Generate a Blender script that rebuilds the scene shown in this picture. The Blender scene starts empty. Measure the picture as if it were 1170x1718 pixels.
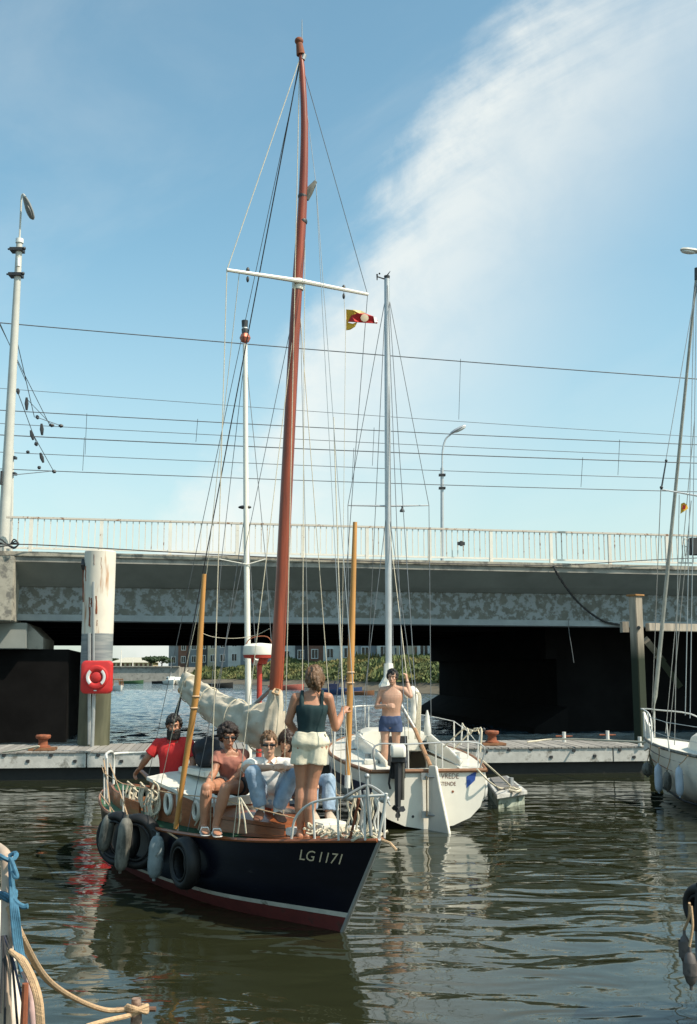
import bpy, bmesh, math, random
import numpy as np
from mathutils import Vector, Matrix, noise

random.seed(7)
rng = random.Random(11)
S = bpy.context.scene
COL = S.collection
R = math.radians
V = Vector

# ------------------------------------------------------------------ camera, sky, sun, exposure
CAM_H = 2.36
F = 1750.0
PITCH = math.atan(262.0 / F)
cam_d = bpy.data.cameras.new('camera')
cam = bpy.data.objects.new('camera', cam_d); COL.objects.link(cam)
cam.location = (0, 0, CAM_H)
cam.rotation_euler = (math.pi / 2 + PITCH, 0, 0)
cam_d.sensor_fit = 'VERTICAL'; cam_d.sensor_height = 36; cam_d.sensor_width = 24
cam_d.lens = F / 1718 * 36
cam_d.clip_start = 0.05; cam_d.clip_end = 6000
S.camera = cam

SUN_EL = R(50)
to_sun_h = V((0.90, -0.43, 0)).normalized()
to_sun = V((to_sun_h.x * math.cos(SUN_EL), to_sun_h.y * math.cos(SUN_EL), math.sin(SUN_EL)))
sd = bpy.data.lights.new('sun', 'SUN'); sd.energy = 4.6; sd.angle = R(0.5); sd.color = (1, .89, .73)
so = bpy.data.objects.new('sun', sd); COL.objects.link(so)
so.rotation_euler = to_sun.to_track_quat('Z', 'Y').to_euler()

S.view_settings.view_transform = 'Standard'
S.view_settings.look = 'None'
S.view_settings.gamma = 1
S.view_settings.use_curve_mapping = False
S.view_settings.exposure = 0.32


def raydir(px, py):
    u = (px - 585) / F; v = (859 - py) / F
    c, s = math.cos(PITCH), math.sin(PITCH)
    return V((u, c - s * v, s + c * v))


def at(px, py, Y):
    """point of the place seen at that spot of the photograph, Y metres ahead"""
    d = raydir(px, py); k = Y / d.y
    return V((d.x * k, Y, CAM_H + d.z * k))


def on(px, py, z):
    d = raydir(px, py); k = (z - CAM_H) / d.z
    return V((d.x * k, d.y * k, z))


def build_world():
    w = bpy.data.worlds.new('World'); S.world = w; w.use_nodes = True
    nt = w.node_tree; N = nt.nodes; L = nt.links
    for n in list(N): N.remove(n)
    out = N.new('ShaderNodeOutputWorld'); bg = N.new('ShaderNodeBackground'); bg.inputs['Strength'].default_value = 0.145
    sky = N.new('ShaderNodeTexSky'); sky.sky_type = 'NISHITA'; sky.sun_disc = False
    sky.sun_elevation = SUN_EL; sky.sun_rotation = math.atan2(to_sun.x, to_sun.y)
    sky.air_density = 1.0; sky.dust_density = 1.2; sky.ozone_density = 1.0; sky.altitude = 0
    tint = N.new('ShaderNodeMix'); tint.data_type = 'RGBA'; tint.blend_type = 'MULTIPLY'; tint.inputs[0].default_value = 1
    tint.inputs[7].default_value = (1.02, 1.30, 1.10, 1)
    L.new(sky.outputs[0], tint.inputs[6])
    tc = N.new('ShaderNodeTexCoord')
    # a long bank of high cloud: a great-circle band through two directions
    d1 = raydir(350, 790).normalized(); d2 = raydir(850, 20).normalized()
    n = d1.cross(d2).normalized()
    if n.dot(raydir(1100, 400)) < 0: n = -n

    def math_(op, a, b=None, c=None, clamp=False):
        m = N.new('ShaderNodeMath'); m.operation = op; m.use_clamp = clamp
        for i, x in enumerate((a, b, c)):
            if x is None: continue
            if isinstance(x, (int, float)): m.inputs[i].default_value = x
            else: L.new(x, m.inputs[i])
        return m.outputs[0]

    def noise_(vec, scale, detail=6, rough=.55, dist=0.):
        t = N.new('ShaderNodeTexNoise'); t.inputs['Scale'].default_value = scale; t.inputs['Detail'].default_value = detail
        t.inputs['Roughness'].default_value = rough; t.inputs['Distortion'].default_value = dist
        L.new(vec, t.inputs['Vector']); return t.outputs['Fac']

    dot = N.new('ShaderNodeVectorMath'); dot.operation = 'DOT_PRODUCT'
    L.new(tc.outputs['Generated'], dot.inputs[0]); dot.inputs[1].default_value = n
    D = dot.outputs['Value']
    # streaks run away to the right and slightly down: squeeze the direction along them
    ax = (raydir(1100, 330).normalized() - raydir(700, 500).normalized()).normalized()
    mp = N.new('ShaderNodeMapping'); mp.vector_type = 'TEXTURE'
    q = V((1, 0, 0)).rotation_difference(ax).to_euler()
    mp.inputs['Rotation'].default_value = q; mp.inputs['Scale'].default_value = (3.4, 1, 1)
    L.new(tc.outputs['Generated'], mp.inputs['Vector'])
    st = mp.outputs['Vector']
    nb = noise_(st, 4.5, 8, .58, .5); nf = noise_(tc.outputs['Generated'], 17, 8, .62, .3); nl = noise_(tc.outputs['Generated'], 3.0, 3, .5)
    d2_ = math_('ADD', D, math_('MULTIPLY', math_('SUBTRACT', nb, .5), .20))
    d2_ = math_('ADD', d2_, math_('MULTIPLY', math_('SUBTRACT', nf, .5), .06))

    def ramp(x, a, b):
        m = N.new('ShaderNodeMapRange'); m.interpolation_type = 'SMOOTHSTEP'
        m.inputs['From Min'].default_value = a; m.inputs['From Max'].default_value = b
        L.new(x, m.inputs['Value']); return m.outputs['Result']
    edge = ramp(d2_, -.02, .055)
    fade = ramp(d2_, .30, .03)
    streak = ramp(nb, .38, .58)
    wisp = ramp(nf, .30, .70)
    mask = math_('MULTIPLY', edge, fade)
    mask = math_('MULTIPLY', mask, math_('ADD', .30, math_('MULTIPLY', streak, .70)))
    mask = math_('MULTIPLY', mask, math_('ADD', .72, math_('MULTIPLY', wisp, .28)))
    thin = math_('MULTIPLY', ramp(nb, .46, .72), .16)
    mask = math_('MAXIMUM', mask, thin)
    mask = math_('MULTIPLY', mask, .88, clamp=True)
    # horizon haze
    sep = N.new('ShaderNodeSeparateXYZ'); L.new(tc.outputs['Generated'], sep.inputs[0])
    hz = ramp(sep.outputs['Z'], .42, -.02)
    hz = math_('MULTIPLY', hz, .68)
    mh = N.new('ShaderNodeMix'); mh.data_type = 'RGBA'; L.new(hz, mh.inputs[0]); L.new(tint.outputs[2], mh.inputs[6])
    mh.inputs[7].default_value = (3.65, 3.95, 3.85, 1)
    mc = N.new('ShaderNodeMix'); mc.data_type = 'RGBA'; L.new(mask, mc.inputs[0]); L.new(mh.outputs[2], mc.inputs[6])
    mc.inputs[7].default_value = (5.3, 5.45, 5.2, 1)
    L.new(mc.outputs[2], bg.inputs['Color']); L.new(bg.outputs[0], out.inputs['Surface'])


build_world()

# ------------------------------------------------------------------ materials
MATS = {}


def srgb(r, g, b):
    f = lambda c: (c / 255 / 12.92) if c / 255 <= .04045 else ((c / 255 + .055) / 1.055) ** 2.4
    return (f(r), f(g), f(b))


def mat(name, col, rough=.6, metal=0., var=.18, vscale=6., bump=0., bscale=40., stretch=(1, 1, 1), rnd=0., col2=None,
        thr=None, tscale=4., spec=.5, coat=0., sss=0.):
    """procedural principled material: mottled colour, optional second colour in patches, optional relief"""
    if name in MATS: return MATS[name]
    m = bpy.data.materials.new(name); m.use_nodes = True; MATS[name] = m
    nt = m.node_tree; N = nt.nodes; L = nt.links
    b = N['Principled BSDF']
    b.inputs['Roughness'].default_value = rough; b.inputs['Metallic'].default_value = metal
    b.inputs['Specular IOR Level'].default_value = spec
    if coat: b.inputs['Coat Weight'].default_value = coat; b.inputs['Coat Roughness'].default_value = .08
    if sss:
        b.inputs['Subsurface Weight'].default_value = sss; b.inputs['Subsurface Radius'].default_value = (.02, .008, .004)
    tc = N.new('ShaderNodeTexCoord'); mp = N.new('ShaderNodeMapping'); mp.inputs['Scale'].default_value = stretch
    L.new(tc.outputs['Object'], mp.inputs['Vector'])
    vec = mp.outputs['Vector']
    oi = N.new('ShaderNodeObjectInfo')
    if rnd:
        ad = N.new('ShaderNodeVectorMath'); ad.operation = 'ADD'; L.new(vec, ad.inputs[0])
        cb = N.new('ShaderNodeCombineXYZ')
        mu = N.new('ShaderNodeMath'); mu.operation = 'MULTIPLY'; mu.inputs[1].default_value = 37; L.new(oi.outputs['Random'], mu.inputs[0])
        L.new(mu.outputs[0], cb.inputs[0]); L.new(mu.outputs[0], cb.inputs[1]); L.new(cb.outputs[0], ad.inputs[1]); vec = ad.outputs[0]

    def nz(scale, detail=5, r=.6):
        t = N.new('ShaderNodeTexNoise'); t.inputs['Scale'].default_value = scale; t.inputs['Detail'].default_value = detail
        t.inputs['Roughness'].default_value = r; L.new(vec, t.inputs['Vector']); return t.outputs['Fac']

    mx = N.new('ShaderNodeMix'); mx.data_type = 'RGBA'
    mr = N.new('ShaderNodeMapRange'); mr.inputs['From Min'].default_value = .3; mr.inputs['From Max'].default_value = .7
    L.new(nz(vscale), mr.inputs['Value']); L.new(mr.outputs[0], mx.inputs[0])
    mx.inputs[6].default_value = (*[c * (1 - var) for c in col], 1); mx.inputs[7].default_value = (*[min(1, c * (1 + var)) for c in col], 1)
    c = mx.outputs[2]
    if col2 is not None:
        m2 = N.new('ShaderNodeMix'); m2.data_type = 'RGBA'
        r2 = N.new('ShaderNodeMapRange'); a, bb = thr or (.5, .6)
        r2.inputs['From Min'].default_value = a; r2.inputs['From Max'].default_value = bb
        L.new(nz(tscale, 8, .65), r2.inputs['Value']); L.new(r2.outputs[0], m2.inputs[0])
        L.new(c, m2.inputs[6]); m2.inputs[7].default_value = (*col2, 1); c = m2.outputs[2]
    if rnd:
        hs = N.new('ShaderNodeHueSaturation'); L.new(c, hs.inputs['Color'])
        r3 = N.new('ShaderNodeMapRange'); r3.inputs['To Min'].default_value = 1 - rnd; r3.inputs['To Max'].default_value = 1 + rnd
        L.new(oi.outputs['Random'], r3.inputs['Value']); L.new(r3.outputs[0], hs.inputs['Value']); c = hs.outputs[0]
    L.new(c, b.inputs['Base Color'])
    if bump:
        bp = N.new('ShaderNodeBump'); bp.inputs['Strength'].default_value = bump; bp.inputs['Distance'].default_value = .01
        L.new(nz(bscale, 4), bp.inputs['Height']); L.new(bp.outputs[0], b.inputs['Normal'])
    return m


# plain palette (base colours of the things themselves)
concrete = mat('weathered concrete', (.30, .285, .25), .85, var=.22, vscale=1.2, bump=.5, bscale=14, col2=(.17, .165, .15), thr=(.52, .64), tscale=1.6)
concrete_dark = mat('shade-toned concrete', (.008, .0075, .0075), .95, spec=.05, var=.3, vscale=1.0, bump=.4)  # near-black base holds the shade under the bridge; quay buttresses share it
concrete_warm = mat('stained concrete', (.36, .33, .27), .85, var=.2, vscale=2, bump=.5, col2=(.16, .15, .13), thr=(.5, .6), tscale=2.4)
peel = mat('peeling bluish paint', (.145, .145, .125), .8, var=.2, vscale=3, bump=.6, bscale=9, col2=(.28, .305, .31), thr=(.47, .55), tscale=4.2)
paint_soffit = mat('grey painted concrete', (.235, .25, .235), .8, var=.16, vscale=.8, bump=.2)
white_rail = mat('chalky white rail paint', (.72, .68, .60), .6, var=.08, vscale=3, col2=(.26, .12, .05), thr=(.66, .72), tscale=7, rnd=.05)
rail_rusty = mat('rusting white paint', (.62, .56, .48), .7, var=.1, vscale=6, col2=(.24, .10, .04), thr=(.55, .64), tscale=6, rnd=.1)
white_gel = mat('white gelcoat', (.78, .74, .65), .35, var=.05, vscale=3, coat=.2)
deck_white = mat('off white deck paint', (.68, .66, .58), .6, var=.08, vscale=4)
navy = mat('navy black hull paint', (.0055, .006, .012), .30, var=.25, vscale=2, spec=.35, bump=.12, bscale=9, col2=(.035, .034, .036), thr=(.66, .74), tscale=5, stretch=(1, 1, 3))
navy_stripe = mat('navy stripe paint', (.012, .018, .055), .4)
red_anti = mat('red antifouling', (.12, .017, .014), .8, var=.3, vscale=5, col2=(.03, .02, .015), thr=(.55, .66), tscale=5)
boot_white = mat('white boot stripe', (.52, .50, .44), .7, var=.15, vscale=7, col2=(.08, .07, .05), thr=(.60, .68), tscale=6)
mahogany = mat('varnished mahogany', (.27, .085, .032), .35, var=.3, vscale=9, stretch=(1, 1, 5), coat=.3)
mast_wood = mat('varnished mast wood', (.25, .046, .015), .38, var=.42, vscale=22, stretch=(1, 1, .06), coat=.2, bump=.15)
pine = mat('varnished pine pole', (.50, .24, .065), .5, var=.2, vscale=26, stretch=(1, 1, .08))
teak = mat('teak trim', (.22, .10, .045), .55, var=.25, vscale=12)
grey_wood = mat('silvery deck plank', (.27, .25, .225), .85, var=.25, vscale=16, stretch=(1, 1, 1), rnd=.2, bump=.5, bscale=60)
white_plank = mat('flaking white timber', (.46, .45, .42), .8, var=.16, vscale=5, bump=.4, col2=(.20, .19, .165), thr=(.55, .66), tscale=3.5)
tar = mat('tarred float', (.012, .012, .011), .7, var=.3)
rust = mat('rusty orange iron', (.25, .075, .032), .8, var=.3, vscale=14, col2=(.16, .05, .025), thr=(.5, .65), tscale=9)
steel = mat('galvanised steel', (.42, .42, .41), .45, metal=.6, var=.12)
alu = mat('grey aluminium', (.50, .51, .52), .4, metal=.4, var=.06)
dark_metal = mat('dark metal', (.03, .03, .032), .5, var=.2)
wire_m = mat('thin steel wire', (.16, .17, .18), .5, metal=.3)
rope_white = mat('pale rope', (.56, .50, .38), .85, var=.2, vscale=60)
rope_tan = mat('tan rope', (.50, .33, .19), .85, var=.22, vscale=60, bump=.5, bscale=150)
rope_blue = mat('blue rope', (.045, .14, .22), .8, var=.3, vscale=60)
rope_dark = mat('dark rope', (.03, .03, .033), .85)
rubber = mat('black rubber', (.006, .006, .0065), .6, var=.3, vscale=6)
canvas = mat('cream sail canvas', (.52, .46, .36), .85, var=.16, vscale=5, bump=.45, bscale=12)
fender_grey = mat('scuffed blue grey fender', (.20, .24, .25), .5, var=.25, vscale=8, col2=(.12, .13, .12), thr=(.56, .66), tscale=9)
fender_white = mat('white vinyl fender', (.62, .61, .57), .45, var=.12, vscale=7)
fender_dirty = mat('dirty white fender', (.18, .175, .15), .65, var=.3, vscale=6, col2=(.05, .05, .042), thr=(.47, .62), tscale=5, stretch=(1, 1, .5))
red_plastic = mat('red plastic', (.56, .030, .028), .42, var=.10, vscale=5)
red_paint = mat('faded red paint', (.45, .05, .03), .5, var=.15)
white_plastic = mat('white plastic', (.75, .75, .72), .4, var=.05)
glass_dark = mat('dark glass', (.01, .012, .014), .08, var=.1)
chrome = mat('polished rim', (.72, .72, .70), .2, metal=.7, var=.05)
green_deck = mat('green deck paint', (.05, .15, .075), .65, var=.25, vscale=10)
lamp_grey = mat('pale lamp post paint', (.52, .51, .46), .6, var=.08, vscale=2)
algae_wood = mat('weathered timber', (.36, .31, .25), .85, var=.3, vscale=7, stretch=(1, 1, .15), bump=.7, bscale=30)
letter = mat('cream lettering', (.62, .50, .34), .5, var=.05)
letter_brown = mat('brown lettering', (.16, .06, .03), .5, var=.05)
print_black = mat('black print', (.01, .01, .01), .5)
black_cloth = mat('black tarpaulin', (.014, .014, .018), .7, var=.3, bump=.4)
yellow_cloth = mat('yellow flag cloth', (.72, .42, .04), .8, var=.1)
red_cloth = mat('red flag cloth', (.50, .03, .03), .8, var=.1)
mud = mat('tidal mud', (.11, .09, .06), .9, var=.3, vscale=.25, bump=.6, bscale=3)
grassy = mat('rough grass bank', (.10, .125, .04), .95, var=.4, vscale=.18, bump=.8, bscale=2, col2=(.17, .14, .05), thr=(.52, .68), tscale=.12)
leafy = mat('dark leaves', (.022, .045, .016), .8, var=.5, vscale=1.0)
brush = mat('scrub leaves', (.10, .125, .042), .85, var=.45, vscale=.3, col2=(.19, .16, .055), thr=(.50, .62), tscale=.16)
bark = mat('bark', (.09, .065, .045), .9)

# ------------------------------------------------------------------ mesh building
MW = {}


class MB:
    def __init__(s): s.v = []; s.f = []

    def add(s, vs, fs):
        o = len(s.v); s.v += [V(p) for p in vs]; s.f += [tuple(i + o for i in f) for f in fs]; return s

    def box(s, c, size, rot=None):
        c = V(c); h = [x / 2 for x in size]; m = rot or Matrix.Identity(3)
        vs = [c + m @ V((sx * h[0], sy * h[1], sz * h[2])) for sz in (-1, 1) for sy in (-1, 1) for sx in (-1, 1)]
        return s.hexa(vs)

    def hexa(s, p):
        return s.add(p, [(0, 2, 3, 1), (4, 5, 7, 6), (0, 1, 5, 4), (2, 6, 7, 3), (0, 4, 6, 2), (1, 3, 7, 5)])

    def cyl(s, p0, p1, r0, r1=None, n=10): return s.tube([p0, p1], [r0, r0 if r1 is None else r1], n)

    def tube(s, pts, r, n=6, closed=False, flat=None):
        pts = [V(p) for p in pts]; m = len(pts)
        if not hasattr(r, '__len__'): r = [r] * m
        o = len(s.v); up = None
        for i, p in enumerate(pts):
            a = pts[(i - 1) % m] if (i > 0 or closed) else p; b = pts[(i + 1) % m] if (i < m - 1 or closed) else p
            t = (b - a)
            t = t.normalized() if t.length > 1e-9 else V((0, 0, 1))
            if up is None:
                up = V((0, 0, 1)) if abs(t.z) < .9 else V((0, 1, 0))
            x = t.cross(up)
            if x.length < 1e-6: x = t.orthogonal()
            x.normalize(); y = x.cross(t).normalized(); up = y
            for k in range(n):
                q = 2 * math.pi * k / n
                s.v.append(p + x * (math.cos(q) * r[i]) + y * (math.sin(q) * r[i] * (flat or 1)))
        for i in range(m if closed else m - 1):
            j = (i + 1) % m
            for k in range(n):
                l = (k + 1) % n
                s.f.append((o + i * n + k, o + i * n + l, o + j * n + l, o + j * n + k))
        if not closed:
            s.f.append(tuple(o + k for k in range(n))[::-1]); s.f.append(tuple(o + (m - 1) * n + k for k in range(n)))
        return s

    def ell(s, c, r, rot=None, nu=14, nv=9):
        c = V(c); m = rot or Matrix.Identity(3)
        if not hasattr(r, '__len__'): r = (r, r, r)
        vs = [c + m @ V((0, 0, -r[2]))]
        for j in range(1, nv):
            t = -math.pi / 2 + math.pi * j / nv
            for i in range(nu):
                a = 2 * math.pi * i / nu
                vs.append(c + m @ V((r[0] * math.cos(t) * math.cos(a), r[1] * math.cos(t) * math.sin(a), r[2] * math.sin(t))))
        vs.append(c + m @ V((0, 0, r[2])))
        fs = []
        for i in range(nu): fs.append((0, 1 + (i + 1) % nu, 1 + i))
        for j in range(nv - 2):
            for i in range(nu):
                a = 1 + j * nu + i; b = 1 + j * nu + (i + 1) % nu
                fs.append((a, b, b + nu, a + nu))
        t = len(vs) - 1; q = 1 + (nv - 2) * nu
        for i in range(nu): fs.append((q + i, q + (i + 1) % nu, t))
        return s.add(vs, fs)

    def lathe(s, o, axis, prof, n=20):
        """prof = [(radius, height)] along axis"""
        o = V(o); axis = V(axis).normalized(); x = axis.orthogonal().normalized(); y = axis.cross(x)
        rings = [[o + axis * h + x * (r * math.cos(2 * math.pi * k / n)) + y * (r * math.sin(2 * math.pi * k / n)) for k in range(n)] for r, h in prof]
        return s.loft(rings)

    def loft(s, rings, caps=True, closed=True):
        n = len(rings[0]); o = len(s.v)
        for r in rings: s.v += [V(p) for p in r]
        for i in range(len(rings) - 1):
            for k in range(n if closed else n - 1):
                l = (k + 1) % n
                s.f.append((o + i * n + k, o + i * n + l, o + (i + 1) * n + l, o + (i + 1) * n + k))
        if caps:
            s.f.append(tuple(o + k for k in range(n))[::-1]); s.f.append(tuple(o + (len(rings) - 1) * n + k for k in range(n)))
        return s

    def prism(s, poly, vec):
        vec = V(vec); a = [V(p) for p in poly]; return s.loft([a, [p + vec for p in a]])

    def mesh(s, name):
        me = bpy.data.meshes.new(name); me.from_pydata([tuple(p) for p in s.v], [], s.f); return me

    def build(s, name, m, parent=None, smooth=True, bevel=0., world=True, angle=38):
        c = V((0, 0, 0))
        if world:
            lo = [min(p[i] for p in s.v) for i in range(3)]; hi = [max(p[i] for p in s.v) for i in range(3)]
            c = V([(a + b) / 2 for a, b in zip(lo, hi)])
        me = bpy.data.meshes.new(name); me.from_pydata([tuple(p - c) for p in s.v], [], s.f)
        bm = bmesh.new(); bm.from_mesh(me)
        bmesh.ops.recalc_face_normals(bm, faces=bm.faces)
        if bevel:
            es = [e for e in bm.edges if len(e.link_faces) == 2 and e.calc_face_angle(0) > .5]
            bmesh.ops.bevel(bm, geom=es, offset=bevel, segments=2, affect='EDGES', clamp_overlap=True)
        bm.to_mesh(me); bm.free()
        return link_mesh(me, name, m, parent, c, smooth, angle)


def link_mesh(me, name, m, parent, c, smooth=True, angle=38):
    if smooth:
        me.polygons.foreach_set('use_smooth', [True] * len(me.polygons)); me.set_sharp_from_angle(angle=R(angle))
    if m: me.materials.append(m)
    o = bpy.data.objects.new(name, me); COL.objects.link(o)
    w = Matrix.Translation(c)
    if parent:
        o.parent = parent; o.matrix_basis = MW[parent.name].inverted() @ w
    else:
        o.matrix_basis = w
    MW[o.name] = w
    return o


def tag(o, label, cat, group=None):
    o['label'] = label; o['category'] = cat
    if group: o['group'] = group
    return o


def thing(name, loc, label, cat, group=None, rz=0.):
    o = bpy.data.objects.new(name, None); COL.objects.link(o); o.empty_display_size = .2
    m = Matrix.Translation(V(loc)) @ Matrix.Rotation(rz, 4, 'Z'); o.matrix_basis = m; MW[o.name] = m
    return tag(o, label, cat, group)


def structure(o): o['kind'] = 'structure'; return o
def stuff(o): o['kind'] = 'stuff'; return o


def kids(o): return [c for c in bpy.data.objects if c.parent == o]


def copy_tree(o, move=None, label=None, scale=None, parent=None):
    c = o.copy(); COL.objects.link(c)
    if parent: c.parent = parent
    if move is not None:
        c.matrix_basis = Matrix.Translation(V(move)) @ o.matrix_basis
    if label: c['label'] = label
    for k in KIDS.get(o.name, []) or kids(o):
        copy_tree(k, parent=c)
    return c


KIDS = {}


def piece(src, parent, world_loc, rot=None, scale=None, name=None):
    """a copy of a part that shares its mesh"""
    o = bpy.data.objects.new(name or src.name.split('.')[0], src.data); COL.objects.link(o)
    w = Matrix.Translation(V(world_loc))
    if rot is not None: w = w @ rot.to_4x4()
    if scale is not None: w = w @ Matrix.Diagonal((*scale, 1))
    o.parent = parent; o.matrix_basis = MW[parent.name].inverted() @ w; MW[o.name] = w
    return o


def lerp(a, b, t): return a + (b - a) * t
def interp(x, xs, ys): return float(np.interp(x, xs, ys))


def smooth_interp(x, xs, ys):
    """cosine-free monotone-ish cubic through the table"""
    n = len(xs)
    if x <= xs[0]: return ys[0]
    if x >= xs[-1]: return ys[-1]
    i = max(j for j in range(n - 1) if xs[j] <= x)
    def sl(j):
        if j == 0: return (ys[1] - ys[0]) / (xs[1] - xs[0])
        if j == n - 1: return (ys[-1] - ys[-2]) / (xs[-1] - xs[-2])
        return (ys[j + 1] - ys[j - 1]) / (xs[j + 1] - xs[j - 1])
    h = xs[i + 1] - xs[i]; t = (x - xs[i]) / h
    return (2 * t**3 - 3 * t**2 + 1) * ys[i] + (t**3 - 2 * t**2 + t) * h * sl(i) + (-2 * t**3 + 3 * t**2) * ys[i + 1] + (t**3 - t**2) * h * sl(i + 1)


def arc(pts, n=8):
    """Catmull-Rom curve through points"""
    pts = [V(p) for p in pts]
    if len(pts) < 3: return pts
    P = [2 * pts[0] - pts[1]] + pts + [2 * pts[-1] - pts[-2]]; out = []
    for i in range(1, len(P) - 2):
        for k in range(n):
            t = k / n; a, b, c, d = P[i - 1:i + 3]
            out.append(.5 * ((2 * b) + (c - a) * t + (2 * a - 5 * b + 4 * c - d) * t * t + (3 * b - a - 3 * c + d) * t**3))
    out.append(pts[-1]); return out


def text_points(txt, size, font_shear=0.):
    cu = bpy.data.curves.new('lettering', 'FONT'); cu.body = txt; cu.size = size; cu.resolution_u = 3; cu.shear = font_shear
    o = bpy.data.objects.new('lettering', cu); COL.objects.link(o)
    dg = bpy.context.evaluated_depsgraph_get(); dg.update()
    me = bpy.data.meshes.new_from_object(o.evaluated_get(dg))
    vs = [V(v.co) for v in me.vertices]; fs = [tuple(p.vertices) for p in me.polygons]
    bpy.data.objects.remove(o); bpy.data.curves.remove(cu); bpy.data.meshes.remove(me)
    return vs, fs


def remesh(mb, voxel, name, m, parent, smooth=2, disp=None):
    """one continuous surface out of overlapping shapes"""
    me = mb.mesh('tmp'); o = bpy.data.objects.new('tmp', me); COL.objects.link(o)
    r = o.modifiers.new('r', 'REMESH'); r.mode = 'VOXEL'; r.voxel_size = voxel; r.use_smooth_shade = True
    if smooth:
        s_ = o.modifiers.new('s', 'SMOOTH'); s_.iterations = smooth; s_.factor = .5
    dg = bpy.context.evaluated_depsgraph_get(); dg.update()
    me2 = bpy.data.meshes.new_from_object(o.evaluated_get(dg))
    bpy.data.objects.remove(o); bpy.data.meshes.remove(me)
    n = len(me2.vertices); co = np.empty(n * 3, 'f'); me2.vertices.foreach_get('co', co); co = co.reshape(-1, 3)
    if disp:
        no = np.empty(n * 3, 'f'); me2.vertices.foreach_get('normal', no); no = no.reshape(-1, 3)
        d = np.array([disp(V(p)) for p in co], 'f'); co = co + no * d[:, None]
    c = (co.min(0) + co.max(0)) / 2
    me2.vertices.foreach_set('co', (co - c).astype('f').ravel()); me2.update()
    me2.name = name; me2.materials.clear()
    return link_mesh(me2, name, m, parent, V([float(x) for x in c]), True, 60)
# ------------------------------------------------------------------ water
def water_material():
    m = bpy.data.materials.new('harbour water'); m.use_nodes = True
    nt = m.node_tree; N = nt.nodes; L = nt.links; b = N['Principled BSDF']
    b.inputs['Base Color'].default_value = (.020, .022, .010, 1); b.inputs['Roughness'].default_value = .03
    b.inputs['IOR'].default_value = 1.42
    tc = N.new('ShaderNodeTexCoord'); sep = N.new('ShaderNodeSeparateXYZ'); L.new(tc.outputs['Object'], sep.inputs[0])

    def mp(sc, rz=0):
        q = N.new('ShaderNodeMapping'); q.inputs['Scale'].default_value = sc; q.inputs['Rotation'].default_value = (0, 0, rz)
        L.new(tc.outputs['Object'], q.inputs['Vector']); return q.outputs[0]

    def nz(v, s, d=2, r=.5, dist=0.):
        t = N.new('ShaderNodeTexNoise'); t.inputs['Scale'].default_value = s; t.inputs['Detail'].default_value = d; t.inputs['Roughness'].default_value = r
        t.inputs['Distortion'].default_value = dist; L.new(v, t.inputs['Vector']); return t.outputs['Fac']

    def ma(op, a, b_):
        q = N.new('ShaderNodeMath'); q.operation = op
        for i, x in enumerate((a, b_)):
            if isinstance(x, (int, float)): q.inputs[i].default_value = x
            else: L.new(x, q.inputs[i])
        return q.outputs[0]

    def rg(x, a, b_, c=0., d=1.):
        q = N.new('ShaderNodeMapRange'); q.inputs['From Min'].default_value = a; q.inputs['From Max'].default_value = b_
        q.inputs['To Min'].default_value = c; q.inputs['To Max'].default_value = d; L.new(x, q.inputs['Value']); return q.outputs[0]
    # long lazy ripples, smaller ones on top, patches of calm
    a = nz(mp((.80, 1.6, 1), .10), 1.1, 1.6, .45, .9)
    c = nz(mp((.85, 1.7, 1), -.12), 2.9, 1.4, .45, .5)
    e = nz(mp((1, 1.5, 1), .3), 9.5, 2, .5)
    calm = rg(nz(mp((1, 1, 1)), .33, 2), .35, .65, .55, 1.3)
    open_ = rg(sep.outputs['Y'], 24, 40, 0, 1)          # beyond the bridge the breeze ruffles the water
    h = ma('ADD', ma('MULTIPLY', a, .034), ma('MULTIPLY', ma('MULTIPLY', c, .0050), calm))
    h = ma('ADD', h, ma('MULTIPLY', ma('MULTIPLY', e, .0006), calm))
    far = ma('ADD', ma('MULTIPLY', nz(mp((1, 1.3, 1)), 6, 4, .65), .035), ma('MULTIPLY', nz(mp((1, 1, 1)), 2.2, 3), .03))
    h = ma('ADD', h, ma('MULTIPLY', far, open_))
    bp = N.new('ShaderNodeBump'); bp.inputs['Strength'].default_value = 1; bp.inputs['Distance'].default_value = 1
    L.new(h, bp.inputs['Height']); L.new(bp.outputs[0], b.inputs['Normal'])
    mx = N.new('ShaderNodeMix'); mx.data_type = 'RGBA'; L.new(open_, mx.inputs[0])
    mx.inputs[6].default_value = (.020, .022, .010, 1); mx.inputs[7].default_value = (.030, .055, .075, 1)  # bluer base colour stands in for sky mirrored in the ruffled water
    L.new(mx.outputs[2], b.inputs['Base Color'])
    return m


mb = MB()
xs = [-900, -200, -60, -40] + [-34 + i * .17 for i in range(290)] + [20, 60, 200, 900]
ys = [-60, 0, 12, 22]; q = 25.
while q < 125: ys.append(q); q += .10 + (q - 25) * .0035
ys += [140, 170, 200, 900]
for y in ys:
    for x in xs:
        k = max(0, min(1, (y - 27) / 9)) * max(0, min(1, (x + 34) / 4)) * max(0, min(1, (15.5 - x) / 4)) * max(0, min(1, (124 - y) / 20)); z = 0
        if k:
            z = k * (.055 * noise.noise(V((x * .8, y * 1.1, 0))) + .050 * noise.noise(V((x * 1.9 + 3, y * 2.4, 5))) + .03 * noise.noise(V((x * 4.1, y * 4.6, 9))))
        mb.v.append(V((x, y, z)))
nx = len(xs)
mb.f = [(j * nx + i, j * nx + i + 1, (j + 1) * nx + i + 1, (j + 1) * nx + i) for j in range(len(ys) - 1) for i in range(nx - 1)]
structure(mb.build('water', water_material(), world=False))

# ------------------------------------------------------------------ far shore
SH = [(-60, 1143.0, 190), (150, 1143, 188), (285, 1143.5, 184), (375, 1147, 158), (480, 1152, 133), (600, 1159, 110), (735, 1166, 93), (1000, 1190, 60), (1300, 1230, 44)]


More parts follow.
